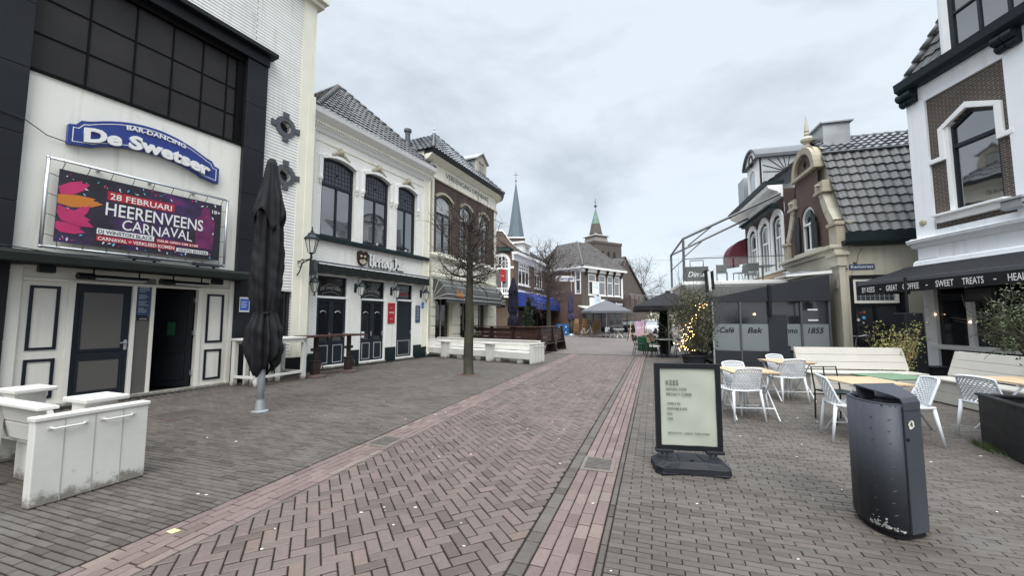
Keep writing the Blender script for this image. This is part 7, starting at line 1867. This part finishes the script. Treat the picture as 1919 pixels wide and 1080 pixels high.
for k in range(70):
    if k < 34: x_, z = -.42 + rs.gauss(0, .13), rs.uniform(.55, 1.25)
    else:
        u = rs.random(); z = .8 + 1.3 * u; x_ = -.42 + .55 * u + .12 * math.sin(u * 9) + rs.gauss(0, .06)
    b.ball((x_, -.42 + rs.uniform(-.08, .25), z), rs.uniform(.006, .0125), 6)
struct(b.build('fairy_lights', M['bulb'], t), 'stuff')
random.seed(33)
t = thing('potted_bush', 'dark green leafy bush pressed against the corner of the enclosure', 'plant', loc=(6.5, 14.05, 0), rot=0)
b = MB(); leaves(b, [(random.gauss(0, .22), random.gauss(0, .25), random.uniform(.5, 2.35)) for _ in range(1500)], .10, 1.0, .4); b.build('crown', M['leafol'], t); bpy.data.objects['potted_bush'].children[0].data.materials[0] = M['leafdk'] if False else mat('ivy_leaf', (.045, .06, .035), .6, .4, 4)
MB().lathe([(.2, 0), (.27, .45), (.24, .45)], (0, 0, 0), 14).build('pot', M['black'], t); MB().tube([(0, 0, .3), (.02, 0, 1.8)], .02, 5).build('stem', M['bark'], t)
# bamboo
t = thing('potted_bamboo', 'yellow green potted bamboo between the two greige benches', 'plant', loc=(8.62, 9.05, 0), rot=0)
rs = random.Random(4); b = MB(); pts = []
for k in range(46):
    a = rs.random() * 6.3; sp = rs.random() ** .6; d = Vector((math.cos(a) * .48 * sp, math.sin(a) * .48 * sp, 1)); h = rs.uniform(.55, 1.0)
    c_ = [Vector((rs.gauss(0, .05), rs.gauss(0, .05), .2)) + d * (h * q / 4) * (1 + .1 * q) - Vector((0, 0, .012 * q * q)) for q in range(5)]
    b.tube(c_, [.006, .005, .004, .003, .002], 4, False)
    for q in range(70): pts.append(c_[rs.randint(0, 4)] + Vector((rs.gauss(0, .07), rs.gauss(0, .07), rs.gauss(0, .08))))
b.build('canes', M['teak'], t); b = MB(); random.seed(6); leaves(b, pts, .048, .8, .22); b.build('foliage', M['leafyl'], t)
MB().lathe([(.2, 0), (.26, .3), (.23, .3)], (0, 0, 0), 14).build('pot', M['black'], t)
# olive tree at the right edge
t = thing('olive_tree', 'potted olive tree with grey green leaves behind the black planter', 'tree', loc=(7.55, 5.85, 0), rot=0)
rs = random.Random(14); b = MB(); b.tube([(0, 0, .4), (.03, 0, .8), (-.02, .02, 1.1)], [.045, .04, .035], 8)
for k in range(16):
    a = rs.random() * 6.3; branch(b, Vector((-.02, .02, .95 + .15 * rs.random())), Vector((math.cos(a), math.sin(a), .9)).normalized(), rs.uniform(.4, .7), .016, 2, rs, .6, .1)
b.build('trunk', M['bark'], t); random.seed(15); pts = []
for i in range(2200):
    d = Vector((random.gauss(0, 1), random.gauss(0, 1), random.gauss(0, 1))).normalized() * random.random() ** .4
    if math.sin(d.x * 7 + 1) + math.sin(d.y * 8) + math.sin(d.z * 9) < -.5: continue
    pts.append((d.x * .52, d.y * .52, 1.5 + d.z * .62))
b = MB(); leaves(b, pts, .045, .9, .25); b.build('crown', M['leafol'], t); MB().lathe([(.24, 0), (.3, .42), (.26, .42)], (0, 0, 0), 14).build('pot', M['zinc'], t)
# ------------------------------------------------------------------ things along the gabled cafe
def bicycle(P, rot, label, m, group='parked bicycles'):
    t = thing('bicycle', label, 'bicycle', loc=(P[0], P[1], 0), rot=rot, group=group)
    for x in (-.53, .53):
        w_ = MB().tube([(x + .34 * math.cos(q), 0, .35 + .34 * math.sin(q)) for q in [k * math.pi / 12 for k in range(25)]], .018, 6, False).build('wheel', M['black'], t)
        b = MB(); [b.tube([(x, 0, .35), (x + .33 * math.cos(k * .524), 0, .35 + .33 * math.sin(k * .524))], .003, 3) for k in range(12)]; b.build('spokes', M['steel'], w_)
    MB().tube([(.53, 0, .35), (.40, 0, .95), (.38, 0, 1.02)], .018, 6).tube([(.42, 0, .80), (.1, 0, .45), (-.12, 0, .32), (-.53, 0, .35), (-.22, 0, .75)], .02, 6).tube([(-.12, 0, .32), (-.24, 0, .88)], .018, 6).build('frame', m, t)
    MB().tube([(.22, -.28, 1.06), (.32, -.26, 1.1), (.40, -.1, 1.06), (.40, .1, 1.06), (.32, .26, 1.1), (.22, .28, 1.06)], .012, 6).build('handlebar', M['steel'], t)
    MB().hexa([(-.38, -.1, .88), (-.12, -.03, .88), (-.12, .03, .88), (-.38, .1, .88), (-.38, -.1, .95), (-.12, -.02, .94), (-.12, .02, .94), (-.38, .1, .95)]).build('saddle', M['black'], t, bevel=.01)
p, r = at(FK, .35, -.55); bicycle(p, r + R_(200), 'city bicycle parked at the dark door under the street sign', M['greymetal'])
p, r = at(FK, 1.75, -.75)
t = thing('wheelie_bin', 'black wheeled bin beside the door under the street sign', 'bin', loc=p, rot=r)
MB().hexa([(-.26, -.3, .06), (.26, -.3, .06), (.26, .25, .06), (-.26, .25, .06), (-.32, -.36, 1.0), (.32, -.36, 1.0), (.32, .32, 1.0), (-.32, .32, 1.0)]).build('body', M['plastic'], t, bevel=.02); MB().hexa([(-.34, -.38, 1.0), (.34, -.38, 1.0), (.34, .36, 1.0), (-.34, .36, 1.0), (-.33, -.36, 1.03), (.33, -.36, 1.03), (.33, .38, 1.1), (-.33, .38, 1.1)]).build('lid', M['black'], t, bevel=.01)
for x in (-.28, .28): MB().tube([(x - .03, .27, .1), (x + .03, .27, .1)], .1, 12).build('wheel', M['black'], t)
t = thing('covered_heater', 'tall black covered patio heater left of the coffee shop window', 'heater', loc=(9.62, 9.75, 0), rot=R_(-8))
MB().hexa([(-.22, -.2, .02), (.22, -.2, .02), (.22, .2, .02), (-.22, .2, .02), (-.2, -.18, 1.72), (.2, -.18, 1.72), (.2, .18, 1.72), (-.2, .18, 1.72)]).build('cover', M['black'], t, bevel=.02); MB().tube([(0, 0, 1.7), (0, 0, 2.6)], .03, 8).build('pole', M['black'], t)
t = thing('black_box', 'low black crate at the foot of the white pier', 'box', loc=(10.35, 9.9, 0), rot=R_(-8)); MB().box(-.22, .22, -.18, .18, .01, .38).build('body', M['black'], t, bevel=.015); MB().box(-.24, .24, -.2, .2, .38, .42).build('lid', M['black'], t, bevel=.01)
# cane chairs and table
def cane(x, y, rot, label, seat='cane'):
    t = thing('cane_chair', label, 'chair', loc=(x, y, 0), rot=rot, group='black cane chairs')
    MB().lathe([(.21, 0), (.22, .02), (.21, .04)], (0, 0, .44), 16).build('seat', M['offwhite'] if seat == 'cane' else M['black'], t)
    for sx in (-1, 1):
        MB().tube([(sx * .16, -.16, .45), (sx * .2, -.22, 0)], .015, 6).build('leg', M['black'], t); MB().tube([(sx * .17, .17, .46), (sx * .2, .27, 0)], .015, 6).build('leg', M['black'], t)
    MB().tube([(-.18, .17, .45), (-.21, .25, .7), (-.17, .3, .86), (0, .32, .91), (.17, .3, .86), (.21, .25, .7), (.18, .17, .45)], .016, 6).tube([(-.17, -.16, .25), (.17, -.16, .25), (.18, .2, .25), (-.18, .2, .25), (-.17, -.16, .25)], .01, 5).build('frame', M['black'], t)
    b = MB(); pr = [(-.17, .235, .6), (.17, .235, .6), (.18, .27, .74), (.13, .3, .86), (0, .31, .89), (-.13, .3, .86), (-.18, .27, .74)]; b.add(pr, [tuple(range(7))]); b.build('backrest', M['cane'] if seat == 'cane' else M['black'], t, solid=.01)
cane(5.92, 16.75, R_(95), 'black cane chair with cream seat left of the round terrace table'); cane(6.25, 17.75, R_(8), 'black cane chair facing the street behind the terrace table'); cane(7.05, 16.9, R_(-100), 'dark chair right of the terrace table beside the fairy light tree', 'b'); cane(5.75, 18.2, R_(60), 'dark chair farthest left under the black parasol', 'b')
t = thing('round_table', 'grey topped terrace table among the cane chairs', 'table', loc=(6.5, 16.95, 0), rot=0)
MB().box(-.42, .42, -.38, .38, .72, .75).build('tabletop', M['grey'], t, bevel=.008); MB().tube([(0, 0, .03), (0, 0, .72)], .045, 8).build('leg', M['black'], t); MB().box(-.28, .28, -.28, .28, 0, .03).build('base', M['black'], t)
t = thing('green_crate_planter', 'green planter box behind the slim conifer', 'planter', loc=(6.85, 20.5, 0), rot=R_(-15)); MB().box(-.45, .45, -.25, .25, 0, .7).build('box', M['green'], t, bevel=.02); MB().box(-.42, .42, -.22, .22, .69, .72).build('soil', M['soil'], t)
# far terrace of the corner cafe
for i in range(2):
    for j in range(2):
        t = thing('drinks_crate', ('lower ' if j == 0 else 'upper ') + ('left' if i == 0 else 'right') + ' blue drinks crate of the stack before the blue awning', 'crate', loc=(px_at(1048, 42) + i * .62, 42, j * .56), rot=R_(8), group='blue drinks crates')
        MB().box(-.3, .3, -.2, .2, .0, .54).build('body', M['crate'], t, bevel=.02); MB().box(-.08, .08, -.212, -.2, .2, .34).build('mark', M['letter'], t)
def wood_chair(x, y, z, rot, label):
    t = thing('teak_chair', label, 'chair', loc=(x, y, z), rot=rot, group='stacked teak chairs'); b = MB()
    for k in range(5): b.box(-.24, .24, .22, .25, .5 + k * .09, .565 + k * .09)
    b.box(-.24, .24, -.25, .25, .42, .46)
    for sx in (-.23, .23): b.box(sx - .02, sx + .02, -.24, -.2, 0, .44).box(sx - .02, sx + .02, .2, .25, 0, .95)
    b.build('body', M['teak'], t)
for s_, (px, d) in enumerate(((1094, 39), (1113, 38.5), (1076, 41))):
    for k in range(4): wood_chair(px_at(px, d) + k * .02, d - .06 * k, k * .24, R_(180 + s_ * 9), ['lowest', 'second', 'third', 'topmost'][k] + ' teak chair of the ' + ['middle', 'right', 'left'][s_] + ' stack before the corner cafe')
p = Fp(1098, 37.5); bicycle(p, R_(10), 'white bicycle parked before the stacked teak chairs', M['carw'])
for i, (px, d) in enumerate(((1139, 36), (1150, 35), (1163, 36.5), (1176, 36), (1131, 37.5), (1186, 38))):
    t = thing('dark_chair', 'dark terrace chair number before the corner cafe'.replace('number ', ['with a pale stripe ', 'in the front row ', 'near the middle table ', 'right of the middle table ', 'under the grey parasol ', 'farthest right '][i]), 'chair', loc=(px_at(px, d), d, 0), rot=R_(40 * i), group='dark cafe chairs')
    MB().box(-.24, .24, -.24, .24, .42, .48).build('seat', M['black'], t); MB().hexa([(-.24, .2, .48), (.24, .2, .48), (.24, .26, .48), (-.24, .26, .48), (-.22, .28, .9), (.22, .28, .9), (.22, .33, .9), (-.22, .33, .9)]).build('backrest', M['black'] if i else M['confetti'], t)
    b = MB(); [b.tube([(sx, sy, 0), (sx, sy, .44)], .02, 4) for sx in (-.21, .21) for sy in (-.21, .22)]; b.build('legs', M['steel'], t)
for i, (px, d, l) in enumerate(((1146, 36.2, 'left grey cafe table under the grey parasol'), (1157, 35.2, 'grey cafe table standing in front of the others'), (1171, 36.8, 'right grey cafe table beside the dark chairs'))):
    t = thing('cafe_table', l, 'table', loc=(px_at(px, d), d, 0), rot=.3 * i, group='grey cafe tables'); MB().box(-.4, .4, -.4, .4, .72, .76).build('tabletop', M['confetti'], t); b = MB(); [b.tube([(sx, sy, 0), (-sx * .3, -sy * .3, .72)], .025, 4) for sx in (-.3, .3) for sy in (-.3, .3)]; b.build('legs', M['letter'], t)
for i, (px, d, l) in enumerate(((1186, 29.5, 'left wooden easel sign on the square'), (1206, 29.5, 'right wooden easel sign on the square'))):
    t = thing('easel_sign', l, 'sign', loc=(px_at(px, d), d, 0), rot=R_(12 - 14 * i), group='wooden easel signs')
    for sx in (-1, 1): MB().tube([(sx * .34, 0, 0), (sx * .12, .12, 1.42)], .03, 4).build('leg', M['tablewood'], t); MB().tube([(sx * .2, .6, 0), (sx * .1, .14, 1.3)], .025, 4).build('leg', M['brownwood'], t)
    MB().box(-.26, .26, .02, .06, .5, .56).build('ledge', M['tablewood'], t)
t = thing('poster_board', 'pink and white poster board between the two easels', 'sign', loc=(px_at(1198, 31), 31, 0), rot=R_(5)); MB().box(-.36, .36, -.02, .02, .35, 1.45).build('board', mat('pale_pink_print', (.45, .30, .42), .5, .3, 5), t); MB().box(-.3, -.26, -.03, .25, 0, .4).box(.26, .3, -.03, .25, 0, .4).build('feet', M['black'], t); text('lettering', 'open', M['letter'], t, 0, .9, -.024, .28, .002)
# cars far down the street
def car(P, rot, m, label, k=1.):
    t = thing('parked_car', label, 'car', loc=(P[0], P[1], 0), rot=rot, group='cars parked far down the street')
    b = MB(); low = [(-2.1, .28), (2.05, .28), (2.15, .55), (2.05, .82), (1.1, .95), (-1.9, .98), (-2.12, .8)]
    b.prism(low, -.86, .86); b.build('body', m, t, bevel=.06)
    cab = [(-1.85, .96), (1.05, .94), (.35, 1.42), (-1.35, 1.46)]
    b = MB(); n = 4; b.add([(x, -.82, z) for x, z in cab[:2]] + [(x, -.66, z) for x, z in cab[2:]] + [(x, .82, z) for x, z in cab[:2]] + [(x, .66, z) for x, z in cab[2:]], [(0, 1, 2, 3), (4, 5, 6, 7), (0, 1, 5, 4), (1, 2, 6, 5), (3, 0, 4, 7)]); b.build('windows', M['gl'], t)
    MB().box(-1.4, .42, -.68, .68, 1.42, 1.5).build('roof', m, t, bevel=.03)
    for x in (-1.35, 1.35):
        for y in (-.8, .8): MB().tube([(x, y - .1, .32), (x, y + .1, .32)], .32, 14).build('wheel', M['black'], t)
    for y in (-.6, .6): MB().box(2.0, 2.12, y - .18, y + .18, .62, .78).build('headlight', M['letter'], t); MB().box(-2.13, -2.05, y - .18, y + .18, .7, .86).build('tail_light', M['red'], t)
car(Fp(1176, 50), R_(-160), M['carb'], 'black car parked left of the easels'); car(Fp(1226, 47), R_(-140), M['carw'], 'white car parked nearest to the slim conifer'); car(Fp(1212, 56), R_(-150), M['carw'], 'white car parked behind the poster board'); car(Fp(1200, 68), R_(-150), M['zinc'], 'silver car parked farthest down the street')
